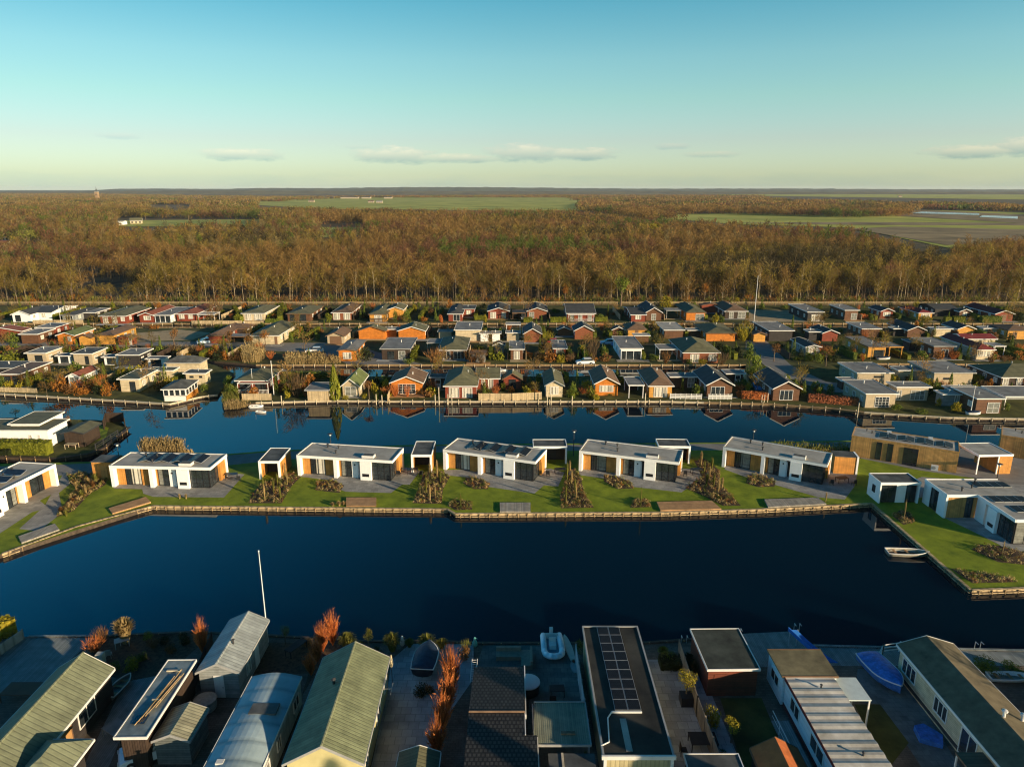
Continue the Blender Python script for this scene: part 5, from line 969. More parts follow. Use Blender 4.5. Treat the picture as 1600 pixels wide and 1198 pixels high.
for i, (px, py, lb) in enumerate(((575, 317, 'small farm with red roof in the far meadow'), (588, 317.5, 'white farm beside the red roofed one in the far meadow'), (482, 316, 'pale farm before the white barns'), (1152, 309, 'white farm in the far plain right of centre'), (1404, 308, 'small white farm on the far right plain'), (300, 311, 'long pale farm building on the far left plain'), (1111, 306, 'tiny farm on the far horizon strip'))):
    farhouse(px, py, 16 if i != 5 else 50, 10, 3.5, 3, 0, TAN, R_BRN if i % 2 == 0 else R_FLT, lb)
# ================================================================== the foreground row
FG = 'chalets and cabins of the near bank'
def hw_(x0, x1, y0, y1, h, rh, kind, wm, rm, tm, label, name='chalet', cat='chalet', ang=0, o=.25, of=.25, th=.10, group=FG):
    """house given by its roof edges in world metres"""
    w = x1 - x0 - 2 * o; d = y1 - y0 - 2 * of; c, s = math.cos(R(ang)), math.sin(R(ang))
    root = empty(name, Vector((x0 + o, y0 + of, 0)), R(ang)); tag(root, label, cat, group)
    walls(root, kind, w, d, h, rh, wm); roofparts(root, kind, w, d, h, rh, rm, tm, o, of, th); return root, w, d
def ridgecap(root, w, d, z, m, of=.25):
    mb = MB(); mb.tube((w / 2, -of, z), (w / 2, d + of, z), .09, .09, 6); mb.build('ridge_cap', m, root)
# F1
h1, w, d = hw_(-36.7, -32.1, 30, 49.3, 2.7, 1.3, 'g', DRK, R_TILE, TRW, 'long olive tile roofed chalet at the lower left corner')
ridgecap(h1, w, d, 4.12, R_TILE)
fc = face(w, d, 'r'); window(h1, fc, 14.2, 16.4, .9, 2.3, TRW, GLS, cols=2); window(h1, fc, 9.5, 13.4, .3, 2.4, TRB, mat('amber blind', (.40, .22, .08), .8, .1), cols=1, name='awning_window')
wg = empty('wing', (4.0, 7.0, 0)); wg.parent = h1; MB().box(.2, 2.4, .2, 4.0, 0, 2.68).build('wall', DRK, wg); roofparts(wg, 'h', 2.8, 4.0, 2.7, 1.2, R_TILE, TRW, .3, .3)
# F2
h2, w, d = hw_(-27.8, -25.6, 41.4, 49.8, 2.9, 0, 'f', DARKW, mat('weathered glass roof sheets', (.16, .19, .19), .35, .3, .6), TRW, 'narrow flat roofed cabin with poles and glass sheets lying on its roof', ang=1)
for i in range(7):
    m = MB(); a = .35 + i * .11; m.tube((a + .3, .8 + i * .3, 3.10 + (i % 3) * .06), (a + .75, 5.6 + (i % 4) * .4, 3.10 + (i % 2) * .06), .035, .035, 6); m.build('long_pole', mat('bamboo poles', (.40, .27, .13), .7, .2), h2)
MB().box(.7, 1.35, 3.3, 3.4, 3.05, 3.2).build('tie_bar', PP, h2); MB().box(.25, 1.3, 6.7, 6.85, 3.02, 3.12).build('batten', PP, h2); MB().box(.3, 1.2, 1.0, 1.9, 3.02, 3.06).build('glass_sheet', GLS, h2)
# F3
h3, w, d = hw_(-25.65, -22.9, 42.0, 45.3, 2.1, .5, 'g', mat('grey log panels', (.13, .14, .13), .8, .15, 2, stripe=('z', .2, .4, .01)), rf('striped grey tin roof', (.30, .29, .20), 'y', .28, .45), TRG, 'small shed with striped tin roof beside the pole laden cabin', 'shed', 'shed', o=.15, of=.15)
# F4
h4, w, d = hw_(-25.45, -21.9, 48.9, 56.2, 2.5, .75, 'g', GRYW, R_TIN, TRG, 'grey gabled cabin with white door next to the tall flagpole', 'cabin', 'cabin', o=.2, of=.2)
fc = face(w, d, 'f'); m = MB(); fbox(m, fc, 1.15, 1.95, -.02, .05, .05, 2.1); dd = m.build('door', TRW, h4); m = MB(); m.lathe((1.85, -.09, 1.0), [(.03, 0), (.03, .08)], 6); m.build('handle', TRD, dd)
fc = face(w, d, 'r'); window(h4, fc, 1.6, 2.6, .8, 1.9, TRW, CUR, cols=2); m = MB(); fbox(m, fc, 3.6, 4.5, -.02, .05, .05, 2.05); m.build('door', TRW, h4); ridgecap(h4, w, d, 3.36, R_TIN, .2)
m = MB(); m.lathe((1.9, 2.6, 3.2), [(.08, 0), (.08, .4), (.15, .42), (.04, .5)], 8); m.build('vent_pipe', TRD, h4)
# F5 arched caravan
def caravan(x0, x1, y0, y1, h, label, wm, rm, arch=.35, n=10):
    root = empty('static_caravan', Vector((x0, y0, 0))); tag(root, label, 'static caravan', FG); w = x1 - x0; d = y1 - y0
    prof = [(w * i / n, h + arch * math.sin(math.pi * i / n)) for i in range(n + 1)]
    MB().prism_y([(0.06, .3), (w - .06, .3), (w - .06, h)] + [(x, z - .02) for x, z in reversed(prof[1:-1])] + [(0.06, h)], .06, d - .06).build('wall', wm, root)
    m = MB(); m.prism_y([(x - (.06 if i == 0 else -.06 if i == n else 0), z) for i, (x, z) in enumerate(prof)] + [(x, z + .06) for x, z in reversed(prof)], 0, d); m.build('roof', rm, root)
    m = MB(); m.box(-.1, -.06, 0, d, h - .12, h + .08); m.box(w + .06, w + .10, 0, d, h - .12, h + .08); m.build('gutter', TRW, root)
    for x in (.4, w - .4):
        for y in (1, d / 2, d - 1): MB().box(x - .15, x + .15, y - .15, y + .15, 0, .3).build('support', CONC, root)
    return root, w, d
cv, w, d = caravan(-20.5, -16.7, 30.5, 48.1, 2.75, 'pale arched roof static caravan between gabled cabin and green tile gable', PALEB, mat('pale painted metal roof', (.34, .43, .45), .45, .12, .4, stripe=('y', 1.75, .3, .02)))
MB().box(1.3, 3.3, 13.0, 14.1, 3.05, 3.2).build('roof_patch', R_FLD, cv); MB().box(.75, 1.25, 8.4, 8.8, 2.9, 3.15).build('roof_vent', TRW, cv); m = MB(); m.lathe((.45, 6.5, 2.85), [(.08, 0), (.08, .3), (.14, .32), (.14, .4), (.04, .44)], 8); m.build('vent_pipe', TRW, cv)
fc = face(w, d, 'r'); window(cv, fc, 15.3, 16.6, 1.2, 2.2, TRW, GLS, cols=2, n0=.0); window(cv, fc, 11.4, 12.2, 1.2, 2.2, TRW, GLS, cols=2); window(cv, fc, 8.3, 9.8, 1.1, 2.3, TRW, GLB, cols=2)
# F6
h6, w, d = hw_(-15.35, -9.9, 39.0, 50.2, 3.0, 1.35, 'g', mat('pale yellow render', (.50, .44, .22), .85, .06, 1), mat('green ribbed tile roof', (.18, .20, .115), .7, .18, .8, stripe=('y', .3, .28, .02)), TRG, 'large green tile gable with pale yellow end wall at the bottom', ang=.6)
ridgecap(h6, w, d, 4.47, R_TILE); fc = face(w, d, 'r')
for a, b in ((1, 2.0), (5.6, 7.2), (9, 10.2)): window(h6, fc, a, b, .9, 2.2, TRW, GLS, cols=2)
m = MB(); m.lathe((1.75, 6.4, 3.9), [(.1, 0), (.1, .5), (.2, .52), (.06, .66)], 8); m.build('vent_pipe', TRD, h6)
m = MB(); m.tube((w + .3, 7.6, 2.6), (w + .9, 7.6, 2.6), .03); m.tube((w + .9, 6.9, 2.6), (w + .9, 8.3, 2.6), .015); m.build('aerial', TRG, h6)
# F7 pantile house
h7 = empty('chalet', Vector((-3.15, 36, 0))); tag(h7, 'dark pantile roofed chalet stepping down in the centre of the near bank', 'chalet', FG)
MB().box(.2, 3.9, .2, 13.0, 0, 2.7).build('wall', BRN, h7); MB().box(3.9, 4.6, .2, 5.2, 0, 2.7).build('wall', BRN, h7)
m = MB(); m.slab([(0, 7.7, 3.25), (4.05, 7.7, 3.25), (4.15, 13.25, 2.8), (.1, 13.25, 2.8)], .14); m.build('roof', R_PAN, h7); m = MB(); m.slab([(-.1, 0, 2.85), (4.9, 0, 2.85), (4.9, 5.5, 3.1), (4.05, 5.5, 3.1), (4.0, 7.6, 3.2), (0, 7.6, 3.2)], .14); m.build('roof', R_PAN, h7)
m = MB(); m.tube((0, 7.66, 3.24), (4.1, 7.66, 3.24), .09); m.build('ridge_cap', R_BRN, h7); m = MB(); m.box(4.12, 4.2, 7.7, 13.25, 2.55, 2.95); m.box(4.06, 4.13, 5.5, 7.7, 2.75, 3.15); m.box(4.9, 4.97, 0, 5.5, 2.55, 2.95); m.build('gutter_board', TRW, h7)
# F8 translucent roof shelter
h8 = empty('shelter', Vector((1.5, 41.3, 0))); tag(h8, 'shelter with ribbed translucent plastic roof between pantile and solar roofs', 'shelter', FG)
m = MB(); m.slab([(0, 0, 2.45), (4.0, 0, 2.45), (4.0, 4.2, 2.5), (.2, 4.2, 2.5)], .04); m.build('roof', rf('ribbed plastic roof', (.22, .23, .16), 'x', .15, .4, rough=.4), h8)
m = MB(); m.box(-.05, 4.05, -.08, 0.0, 2.35, 2.52); m.box(.15, 4.05, 4.2, 4.28, 2.35, 2.56); m.box(4.0, 4.08, 0, 4.2, 2.35, 2.54); m.box(-.0, .08, 0.0, 4.2, 2.3, 2.4); m.build('frame', TRG, h8)
for x in (.1, 3.9):
    for y in (.1, 4.0): MB().box(x - .07, x + .07, y - .07, y + .07, 0, 2.35).build('post', TRG, h8)
MB().box(2.0, 3.0, .9, 1.15, 2.5, 2.62).build('fallen_branch', BRK_, h8); MB().box(.3, 3.8, -2.0, -1.2, 0, .45).build('bench', DECKW, h8)
# F9 solar roof house
h9 = empty('chalet', Vector((6.15, 39.4, 0)), R(0)); tag(h9, 'long black flat roofed chalet with a double row of solar panels', 'chalet', FG); w = 4.75; d = 14.7
MB().box(.1, w - .1, .1, d - .1, 0, 3.1).build('wall', mat('sand yellow boards', (.42, .36, .20), .8, .1, 1, stripe=('xy', .3, .3, .01)), h9); MB().box(.08, w - .08, .1, d - .08, 3.1, 3.2).build('roof', mat('worn black roofing', (.018, .019, .02), .75, .35, .35, col2=(.06, .056, .045)), h9)
m = MB(); m.box(-.12, w + .12, -.05, .1, 3.0, 3.3); m.build('fascia', TRW, h9); m = MB(); m.box(-.05, .08, .1, d, 2.95, 3.28); m.box(w - .08, w + .05, .1, d, 2.95, 3.28); m.box(-.05, w + .05, d - .08, d + .05, 2.95, 3.283); m.build('roof_edge', TRG, h9)
for x in (.02, w - .22): MB().box(x, x + .2, -.05, .1, 0, 3.0).build('corner_board', TRW, h9)
for j in range(9):
    for i in range(2):
        y = 4.3 + j * 1.13; p = empty('solar_panel', (1.35 + i * .98 - .02 * j, y, 3.32)); p.parent = h9
        MB().box(0, .95, 0, 1.1, 0, .035).build('frame', ALU, p); MB().box(.03, .92, .03, 1.07, .035, .042).build('cells', SOL, p)
m = MB(); m.box(1.1, 3.3, 4.1, 4.2, 3.22, 3.36); m.tube((1.1, 4.15, 3.3), (.75, 3.6, 3.26), .05); m.tube((.75, 3.6, 3.26), (.55, 1.3, 3.26), .05); m.tube((.55, 1.3, 3.26), (-.05, .95, 3.26), .05); m.build('cable_duct', TRW, h9)
MB().box(1.6, 2.05, .5, 3.6, 3.201, 3.215).build('walkway_mat', R_FLB, h9)
# F10
h10, w, d = hw_(15.8, 20.0, 49.2, 54.6, 2.5, 0, 'f', plank('mahogany boards', (.17, .045, .022)), mat('dark green felt roof', (.05, .056, .045), .85, .3, .5), TRW, 'mahogany shed with dark flat roof behind the leaning board fence', 'shed', 'shed', ang=.8, o=.1, of=.1)
fc = face(w, d, 'f'); m = MB(); fbox(m, fc, .5, 1.5, -.02, .04, .02, 2.05); m.build('door', plank('mahogany boards', ()), h10)
# F11 white caravan with corrugated roof
h11 = empty('static_caravan', Vector((21.6, 30, 0)), R(0)); tag(h11, 'white caravan with wavy corrugated silver roof and brown felted far end', 'static caravan', FG)
MB().box(0, 3.6, 0, 17.9, .3, 2.85).build('wall', mat('white ribbed caravan side', (.62, .66, .68), .6, .05, 1, stripe=('z', .5, .12, .01)), h11); MB().box(-.2, 4.0, 17.95, 21.1, .3, 2.85).build('wall', mat('white ribbed caravan side', ()), h11)
n = 74; vs = []; 
for i in range(n + 1):
    y = -.1 + 18.0 * i / n; z = 2.93 + .05 * math.sin(i * 1.7); vs += [(-.12, y, z), (3.72, y, z), (3.72, y, z - .06), (-.12, y, z - .06)]
m = MB(); m.add(vs, [(4 * i + a, 4 * i + (a + 1) % 4, 4 * i + 4 + (a + 1) % 4, 4 * i + 4 + a) for i in range(n) for a in range(4)] + [(0, 3, 2, 1), (4 * n, 4 * n + 1, 4 * n + 2, 4 * n + 3)]); m.build('roof', mat('wavy silver roof', (.50, .46, .38), .5, .25, .5, col2=(.62, .60, .55)), h11)
MB().box(-.35, 4.1, 17.9, 21.2, 2.86, 2.99).build('roof', mat('mossy brown felt', (.17, .14, .075), .9, .3, .5), h11); m = MB(); m.box(-.35, 4.1, 17.82, 17.9, 2.84, 3.02); m.box(-.35, 4.1, 21.2, 21.28, 2.84, 3.02); m.build('roof_edge', TRB, h11)
m = MB(); m.box(-.16, -.121, 0, 17.8, 2.7, 2.96); m.box(-.04, -.005, 0, 17.9, .28, .6); m.build('dark_red_band', mat('dark red trim', (.10, .02, .02), .6, .1), h11)
fl = face(3.6, 17.9, 'l')
for a, b in ((5.0, 6.6), (8.2, 9.4), (10.6, 12.8), (14.9, 16.6)): window(h11, fl, a, b, 1.1, 2.3, TRW, GLS, cols=2)
window(h11, lambda u, n, z: (-.2 - n, u, z), 18.6, 20.3, 1.2, 2.2, TRW, GLS, cols=2)
for y in (9.8, 4.2, 16.6): m = MB(); m.lathe((2.2, y, 2.95), [(.07, 0), (.07, .25), (.12, .27), (.04, .34)], 8); m.build('vent_pipe', TRD, h11)
rp = empty('access_ramp', Vector((20.0, 36.5, 0))); tag(rp, 'grey access ramp with white handrail along the white caravan', 'ramp')
MB().box(0, 1.3, 0, 9.5, .35, .45).build('ramp_floor', DECKG, rp); m = MB(); m.tube((.03, 0, 1.35), (.03, 9.5, 1.35), .035); m.tube((.03, 0, .9), (.03, 9.5, .9), .02); m.build('handrail', TRW, rp)
for y in range(0, 10, 2): m = MB(); m.tube((.03, y, 0), (.03, y, 1.35), .03); m.build('post', TRW, rp)
MB().box(.1, 1.3, -1.6, -.8, 0, .15).box(.1, 1.3, -.8, 0, 0, .3).build('steps', DECKG, rp)
cn = empty('canopy', Vector((25.35, 45.6, 0))); tag(cn, 'small pale door canopy on two posts on the right of the white caravan', 'canopy'); MB().box(0, 1.9, 0, 2.6, 2.55, 2.63).build('roof', mat('pale aqua roof sheet', (.55, .62, .60), .5, .05), cn)
for y in (.1, 2.5): MB().box(1.75, 1.85, y - .05, y + .05, 0, 2.55).build('post', TRW, cn)
st = empty('steps', Vector((25.45, 43.6, 0))); tag(st, 'little white staircase with railing below the pale canopy', 'steps')
for i in range(3): MB().box(0 + i * .35, .35 + i * .35, 0, 1.2, 0, .75 - i * .25).build('step', TRG, st)
m = MB(); m.tube((0, .05, 1.7), (1.05, .05, 1.0), .03); m.tube((1.05, .05, 0), (1.05, .05, 1.0), .03); m.tube((0, .05, 0.7), (0, .05, 1.7), .03); m.build('railing', TRW, st)
# F13, F14
h13, w, d = hw_(16.8, 20.15, 36, 41.6, 1.9, .85, 'g', DARKW, mat('orange shingle roof', (.42, .12, .035), .85, .15, 1.2), TRB, 'small shed with bright orange roof at the bottom', 'shed', 'shed', o=.15, of=.15)
h14, w, d = hw_(32.5, 37.3, 30, 52.1, 2.9, .7, 'g', CRM, mat('brown felt shingle roof', (.14, .115, .07), .9, .2, 1.0), TRW, 'long cream chalet with brown gabled roof at the lower right')
fl = face(w, d, 'l')
for a, b in ((19.0, 21.0), (14.7, 16.4)): window(h14, fl, a, b, 1.0, 2.3, TRW, GLS, cols=3, rows=1)
window(h14, fl, 11.2, 13.0, .2, 2.4, TRW, GLS, cols=2, name='french_window')
m = MB(); fbox(m, fl, 3, 22, .0, .04, .2, .5); m.build('skirting', TRD, h14)
for x, y, z in ((2.35, 12.4, 3.6), (3.9, 12.6, 3.1)): m = MB(); m.lathe((x, y, z), [(.1, 0), (.1, .45), (.2, .48), (.2, .6), (.04, .64)], 8); m.build('vent_pipe', TRW, h14)
pr = empty('porch', Vector((30.6, 38.4, 0))); tag(pr, 'small brown roofed porch on the near side of the cream chalet', 'porch'); MB().box(0, 1.9, 0, 2.2, 2.35, 2.5).build('roof', R_BRN, pr)
for y in (.1, 2.1): MB().box(.05, .15, y - .05, y + .05, 0, 2.35).build('post', TRW, pr)
# low sheds at the bottom edge
hw_(-7.9, -5.0, 36.4, 41.2, 1.9, .5, 'g', DARKW, R_OLV, TRW, 'small dark gabled shed at the bottom beside the red shrub row', 'shed', 'shed', o=.12, of=.12)
hw_(11.9, 15.6, 35, 40.6, 2.2, 0, 'f', DARKW, R_FLD, TRW, 'dark flat shed roof cut by the bottom edge, right of the solar roof', 'shed', 'shed', o=.1, of=.1)
bk = empty('brick_shed', Vector((2.6, 37.2, 0))); tag(bk, 'dark brown shed below the plastic roofed shelter', 'shed'); MB().box(0, 3.0, 0, 3.4, 0, 2.2).build('wall', BRN, bk); MB().box(-.1, 3.1, -.1, 3.5, 2.2, 2.3).build('roof', R_FLD, bk); MB().box(.8, .95, -.1, 3.5, 2.301, 2.36).build('batten', PP, bk)
# chalets and tall trees of the same row outside the frame, which shade the near bank
for i, (x0, x1, y0, y1, lb) in enumerate(((43, 48, 30, 50, 'cream chalet just outside the right edge of the near bank'), (-46, -41, 28, 44, 'green roofed chalet outside the left edge of the near bank'))):
    hw_(x0, x1, y0, y1, 2.9, 1.0, 'g', CRM, R_OLV, TRW, lb)
# fences between the plots
fence([Vector((14.7, 54.2, 0)), Vector((14.5, 47, 0)), Vector((14.6, 38.5, 0))], 1.8, 'tall grey board fence beside the slab patio right of the solar roof', mat('silvered fence boards', (.24, .20, .15), .85, .2, 1, stripe=('xy', .15, .4, .01)))
fence([Vector((5.55, 53.5, 0)), Vector((5.65, 44.5, 0))], 1.8, 'narrow pale fence between the inflatable boat patio and the solar roof', PALEB)
fence([Vector((-27.2, 56.0, 0)), Vector((-26.2, 49.5, 0)), Vector((-26.0, 45, 0))], 1.3, 'weathered railing beside the grey gabled cabin', DRK)
fence([P(-60, 1060), P(0, 1024), P(37, 998)], 1.0, 'grey panel fence below the yellow hedge at the left edge', mat('grey panels', (.30, .29, .27), .8, .1, 1, stripe=('xy', 1.2, .4, .01)))
fence(G2((640, 1036), (655, 1005)), .02, 'low kerb beside the grass clumps', CONC) if 0 else None
fence([P(1500, 1050), P(1545, 1095), P(1600, 1150), P(1640, 1190)], 1.0, 'white railing along the right side of the cream chalet', TRW, gap=1)
fence(G2((1368, 1040), (1378, 1022), (1405, 1018)), 1.0, 'white deck railing at the head of the cream chalet', TRW, gap=1)
# ------------------------------------------------------------------ boats
def hull_pts(L_, Wd, Hh, n=9, bow=.5, k=6):
    rows = []
    for i in range(n + 1):
        t = i / n; wd = Wd / 2 * (1 - max(0, (t - bow) / (1 - bow)) ** 2.2 * .97) * (.9 + .1 * min(1, t * 4)); z0 = .0 + .35 * Hh * max(0, (t - .6) / .4) ** 2; z1 = Hh * (1 + .25 * t * t)
        row = []
        for j in range(k + 1):
            a = math.pi * j / k; row.append((-math.cos(a) * wd, t * L_, z1 - (z1 - z0) * math.sin(a) ** .6))
        rows.append(row)
    return rows
def loft(rows, cap=True):
    m = MB(); k = len(rows[0]); vs = [p for r in rows for p in r]; fs = [(i * k + j, i * k + j + 1, (i + 1) * k + j + 1, (i + 1) * k + j) for i in range(len(rows) - 1) for j in range(k - 1)]
    if cap: fs += [tuple(range(k - 1, -1, -1))]
    m.add(vs, fs); return m
def rowboat(p, L_, Wd, Hh, ang, label, m_, inner, z=WZ - .12, cover=None, motor=False, group=None, cat='boat', oars=True):
    root = empty('boat', Vector((p.x, p.y, z)), R(ang)); tag(root, label, cat, group)
    loft(hull_pts(L_, Wd, Hh)).build('hull', m_, root, smooth=True)
    rows = hull_pts(L_, Wd, Hh); m = MB()
    for s in (0, -1):
        pts = [r[s] for r in rows]
        for a, b in zip(pts, pts[1:]): m.tube(a, b, .05, .05, 5)
    m.tube(rows[0][0], rows[0][-1], .05, .05, 5); m.build('gunwale', TRW, root)
    if cover:
        cr_ = []
        for r in rows:
            a, b = Vector(r[0]), Vector(r[-1]); cr_.append([tuple(a.lerp(b, j / 6) + Vector((0, 0, .02 + .38 * math.sin(math.pi * j / 6) * min(1, .35 + 2.2 * (r[0][1] / L_) * (1 - r[0][1] / L_))))) for j in range(7)])
        loft(cr_).build('cover', cover, root, smooth=True)
    else:
        fl = [(r[0][0] * .82, r[0][1], Hh * .35) for r in rows[:-1]] + [(r[-1][0] * .82, r[0][1], Hh * .35) for r in reversed(rows[:-1])]
        m = MB(); m.slab(list(reversed(fl)), .03); m.build('floor', inner, root)
        for t in (.2, .5, .75): m = MB(); ww = Wd / 2 * (1 - max(0, (t - .5) / .5) ** 2.2) * .92; m.box(-ww, ww, t * L_ - .12, t * L_ + .12, Hh * .7, Hh * .78); m.build('bench', DECKW, root)
    if motor: m = MB(); m.box(-.15, .15, -.35, -.05, .3, .95); m.box(-.06, .06, -.3, -.15, -.4, .3); m.build('outboard_motor', FRB, root)
    return root
WB = mat('white boat hull', (.72, .72, .70), .35, .05, 2, spec=.5); BLC = mat('blue tarpaulin', (.03, .15, .48), .5, .25, 2.5, bump=.05, bscale=4); NVY = mat('navy boat cover', (.015, .03, .06), .55, .2, 3, bump=.04, bscale=4); GRN = mat('green hull', (.02, .10, .07), .4, .1, 2)
q = P(1386, 859); rowboat(q, 4.6, 1.5, .55, -96, 'open weathered rowing boat moored at the shaded quay wall', mat('weathered cream hull', (.34, .31, .24), .7, .2, 2), DARKW)
q = P(389, 633); rowboat(q, 2.6, 1.1, .45, -80, 'small white dinghy at the bank below the white pole', WB, WB)
q = P(400, 640); rowboat(q, 2.0, .9, .35, -100, 'second tiny white dinghy below the verandah chalet', WB, DECK)
q = P(1352, 1036); rowboat(q, 4.6, 2.3, .85, 187, 'covered motor boat under a blue tarpaulin on the right patio', mat('blue tarpaulin', ()), WB, z=.25, cover=BLC)
q = P(660, 1064); b = rowboat(q, 3.7, 2.1, .8, -4, 'motor boat under navy cover parked on the pale slab patio', mat('navy hull', (.02, .03, .05), .4, .1), WB, z=.4, cover=NVY)
q = P(170, 1095); rowboat(q, 2.8, 1.1, .4, -8, 'small grey dinghy lying beside the olive tile roof', GRYW, DECK, z=.05)
q = P(1544, 1062); rowboat(q, 3.6, 1.1, .4, -92, 'white flat skiff on the deck at the right edge', WB, DECK, z=.05)
q = P(773, 577); rowboat(q, 2.6, 1.2, .5, -90, 'white skiff in the canal behind the waterside row', WB, DECK)
q = P(1370, 562); rowboat(q, 3.2, 1.3, .5, -88, 'white boat lying by the golden flat roofed chalet', WB, NVY, z=0, cover=NVY)
q = P(1510, 648); rowboat(q, 2.4, 1.1, .5, -95, 'dark boat under cover beside the slim white pole', WB, NVY, z=.02, cover=NVY)
# inflatable boat
q = P(866, 1034); rb = empty('inflatable_boat', q + Vector((0, 0, .12)), R(2)); tag(rb, 'pale grey inflatable boat with outboard motor on the patio', 'boat')
m = MB(); path = [(-.75, 3.2, .35), (-.8, 1.0, .35), (-.72, .45, .38), (-.42, .08, .45), (0, -.05, .48), (.42, .08, .45), (.72, .45, .38), (.8, 1.0, .35), (.75, 3.2, .35)]
for a, b in zip(path, path[1:]): m.tube(a, b, .27, .27, 10)
for a in path: m.lathe((a[0], a[1], a[2] - .27), [(.05, 0), (.19, .08), (.27, .27), (.19, .46), (.05, .54)], 10)
m.build('tube', mat('pale inflatable rubber', (.85, .86, .86), .5, .05), rb, smooth=True); MB().box(-.55, .55, .3, 3.0, .12, .2).build('floor', mat('boat floor grey', (.22, .26, .30), .6, .1), rb); MB().box(-.6, .6, 2.9, 3.0, .12, .75).build('transom', TRW, rb)
MB().box(-.3, .3, 1.3, 2.1, .2, .6).box(-.3, .3, 2.0, 2.12, .6, .95).build('seat', TRW, rb); MB().box(-.15, .15, 3.02, 3.35, .45, 1.15).box(-.07, .07, 3.05, 3.25, 0, .45).build('outboard_motor', TRW, rb)
# kayak, slide, tubs
def board(px, py, L_, Wd, ang, label, m_, z=.06, name='paddle_board', cat='board', tilt=0):
    p = P(px, py); m = MB(); n = 10; pts = []
    for i in range(n + 1): t = i / n; pts.append((Wd / 2 * math.sin(math.pi * min(1, max(.03, t))) ** .5, t * L_))
    poly = [(x, y, .12) for x, y in pts] + [(-x, y, .12) for x, y in reversed(pts)]; m.slab(poly, .12); o = m.build(name, m_); o.location = p + Vector((0, 0, z)); o.rotation_euler = (R(tilt), 0, R(ang)); tag(o, label, cat)
board(897, 1038, 4.2, .65, 8, 'cream paddle board leaning by the fence next to the inflatable boat', mat('cream board', (.55, .52, .42), .4, .05)); board(899, 1053, 1.8, .7, 0, 'grey kayak end beside the cream paddle board', GRYW)
board(1500, 1040, 3.4, .7, 60, 'pale board standing behind the green bush at the right', TRG, name='surf_board'); 
sl_ = empty('water_slide', P(1290, 1040)); tag(sl_, 'blue plastic slide at the far end of the white caravan', 'slide'); m = MB(); n = 8
for i in range(n):
    a = i / n; b_ = (i + 1) / n; f_ = lambda t: (-2.6 * t ** 1.0 + .2, 2.8 * t, .3 + 1.3 * t ** 1.5); A_ = f_(a); B_ = f_(b_)
    m.hexa([(A_[0], A_[1], A_[2]), (A_[0] + .8, A_[1], A_[2]), (B_[0] + .8, B_[1], B_[2]), (B_[0], B_[1], B_[2])], [(A_[0], A_[1], A_[2] + .08), (A_[0] + .8, A_[1], A_[2] + .08), (B_[0] + .8, B_[1], B_[2] + .08), (B_[0], B_[1], B_[2] + .08)])
    m.hexa([(A_[0], A_[1], A_[2] + .08), (A_[0] + .08, A_[1], A_[2] + .08), (B_[0] + .08, B_[1], B_[2] + .08), (B_[0], B_[1], B_[2] + .08)], [(A_[0], A_[1], A_[2] + .35), (A_[0] + .08, A_[1], A_[2] + .35), (B_[0] + .08, B_[1], B_[2] + .35), (B_[0], B_[1], B_[2] + .35)])
m.build('chute', mat('bright blue plastic', (.03, .16, .50), .4, .1), sl_); m = MB(); m.tube((-2.2, 2.8, 0), (-2.2, 2.8, 1.7), .05); m.tube((-1.5, 2.8, 0), (-1.5, 2.8, 1.7), .05); m.build('ladder', ALU, sl_)
tp = mat('blue tarpaulin', ()); p = P(1455, 1160); m = MB(); m.slab([(-.9, 0, .5), (.5, -.6, .35), (1.1, .5, .3), (.2, 1.5, .45), (-.7, 1.2, .55)], .45); o = m.build('tarpaulin_heap', tp); o.location = p; tag(o, 'crumpled blue tarpaulin heap beside the cream chalet', 'tarpaulin')
def tub(px, py, r, h, label, m_, top, name='hot_tub', cat='tub'):
    root = empty(name, P(px, py)); tag(root, label, cat); m = MB(); m.lathe((0, 0, 0), [(r * .92, 0), (r, h * .5), (r, h)], 20); m.build('tub_wall', m_, root); m = MB(); m.lathe((0, 0, h), [(r * 1.04, 0), (r * 1.04, .08), (r * .7, .14), (r * .2, .18)], 20); m.build('cover', top, root, smooth=False)
tub(322, 1106, .85, .8, 'round grey tub with pale cover beside the striped tin roof shed', GRYW, mat('stone grey cover', (.32, .31, .28), .8, .15, 3)); tub(825, 1080, .95, .9, 'round tub with white half lid against the pantile chalet', DRK, TRW)
# garden furniture
def sofa(px, py, ang, label, w=2.2, corner=True):
    root = empty('garden_sofa', P(px, py), R(ang)); tag(root, label, 'sofa'); c = mat('faded tan cushions', (.26, .22, .16), .9, .1, 3)
    MB().box(0, w, 0, .8, 0, .42).build('seat', c, root); MB().box(0, w, .8, 1.0, 0, .8).build('backrest', c, root)
    if corner: MB().box(w, w + .8, -1.2, 1.0, 0, .42).build('seat', c, root); MB().box(w + .8, w + 1.0, -1.2, 1.0, 0, .82).build('backrest', c, root)
sofa(775, 1032, 0, 'tan corner sofa on the patio behind the pantile chalet'); 
def table(px, py, w, d, h, ang, label, m_, name='garden_table', cat='table'):
    root = empty(name, P(px, py), R(ang)); tag(root, label, cat); MB().box(0, w, 0, d, h - .05, h).build('table_top', m_, root)
    for x in (.06, w - .06):
        for y in (.06, d - .06): MB().box(x - .03, x + .03, y - .03, y + .03, 0, h - .05).build('leg', m_, root)
    return root
def chair(px, py, ang, label, m_, group=None):
    root = empty('garden_chair', P(px, py), R(ang)); tag(root, label, 'chair', group); MB().box(0, .5, 0, .5, .4, .45).build('seat', m_, root); MB().box(0, .5, .46, .5, .45, .95).build('backrest', m_, root)
    for x in (.03, .47):
        for y in (.03, .47): MB().box(x - .02, x + .02, y - .02, y + .02, 0, .4).build('leg', m_, root)
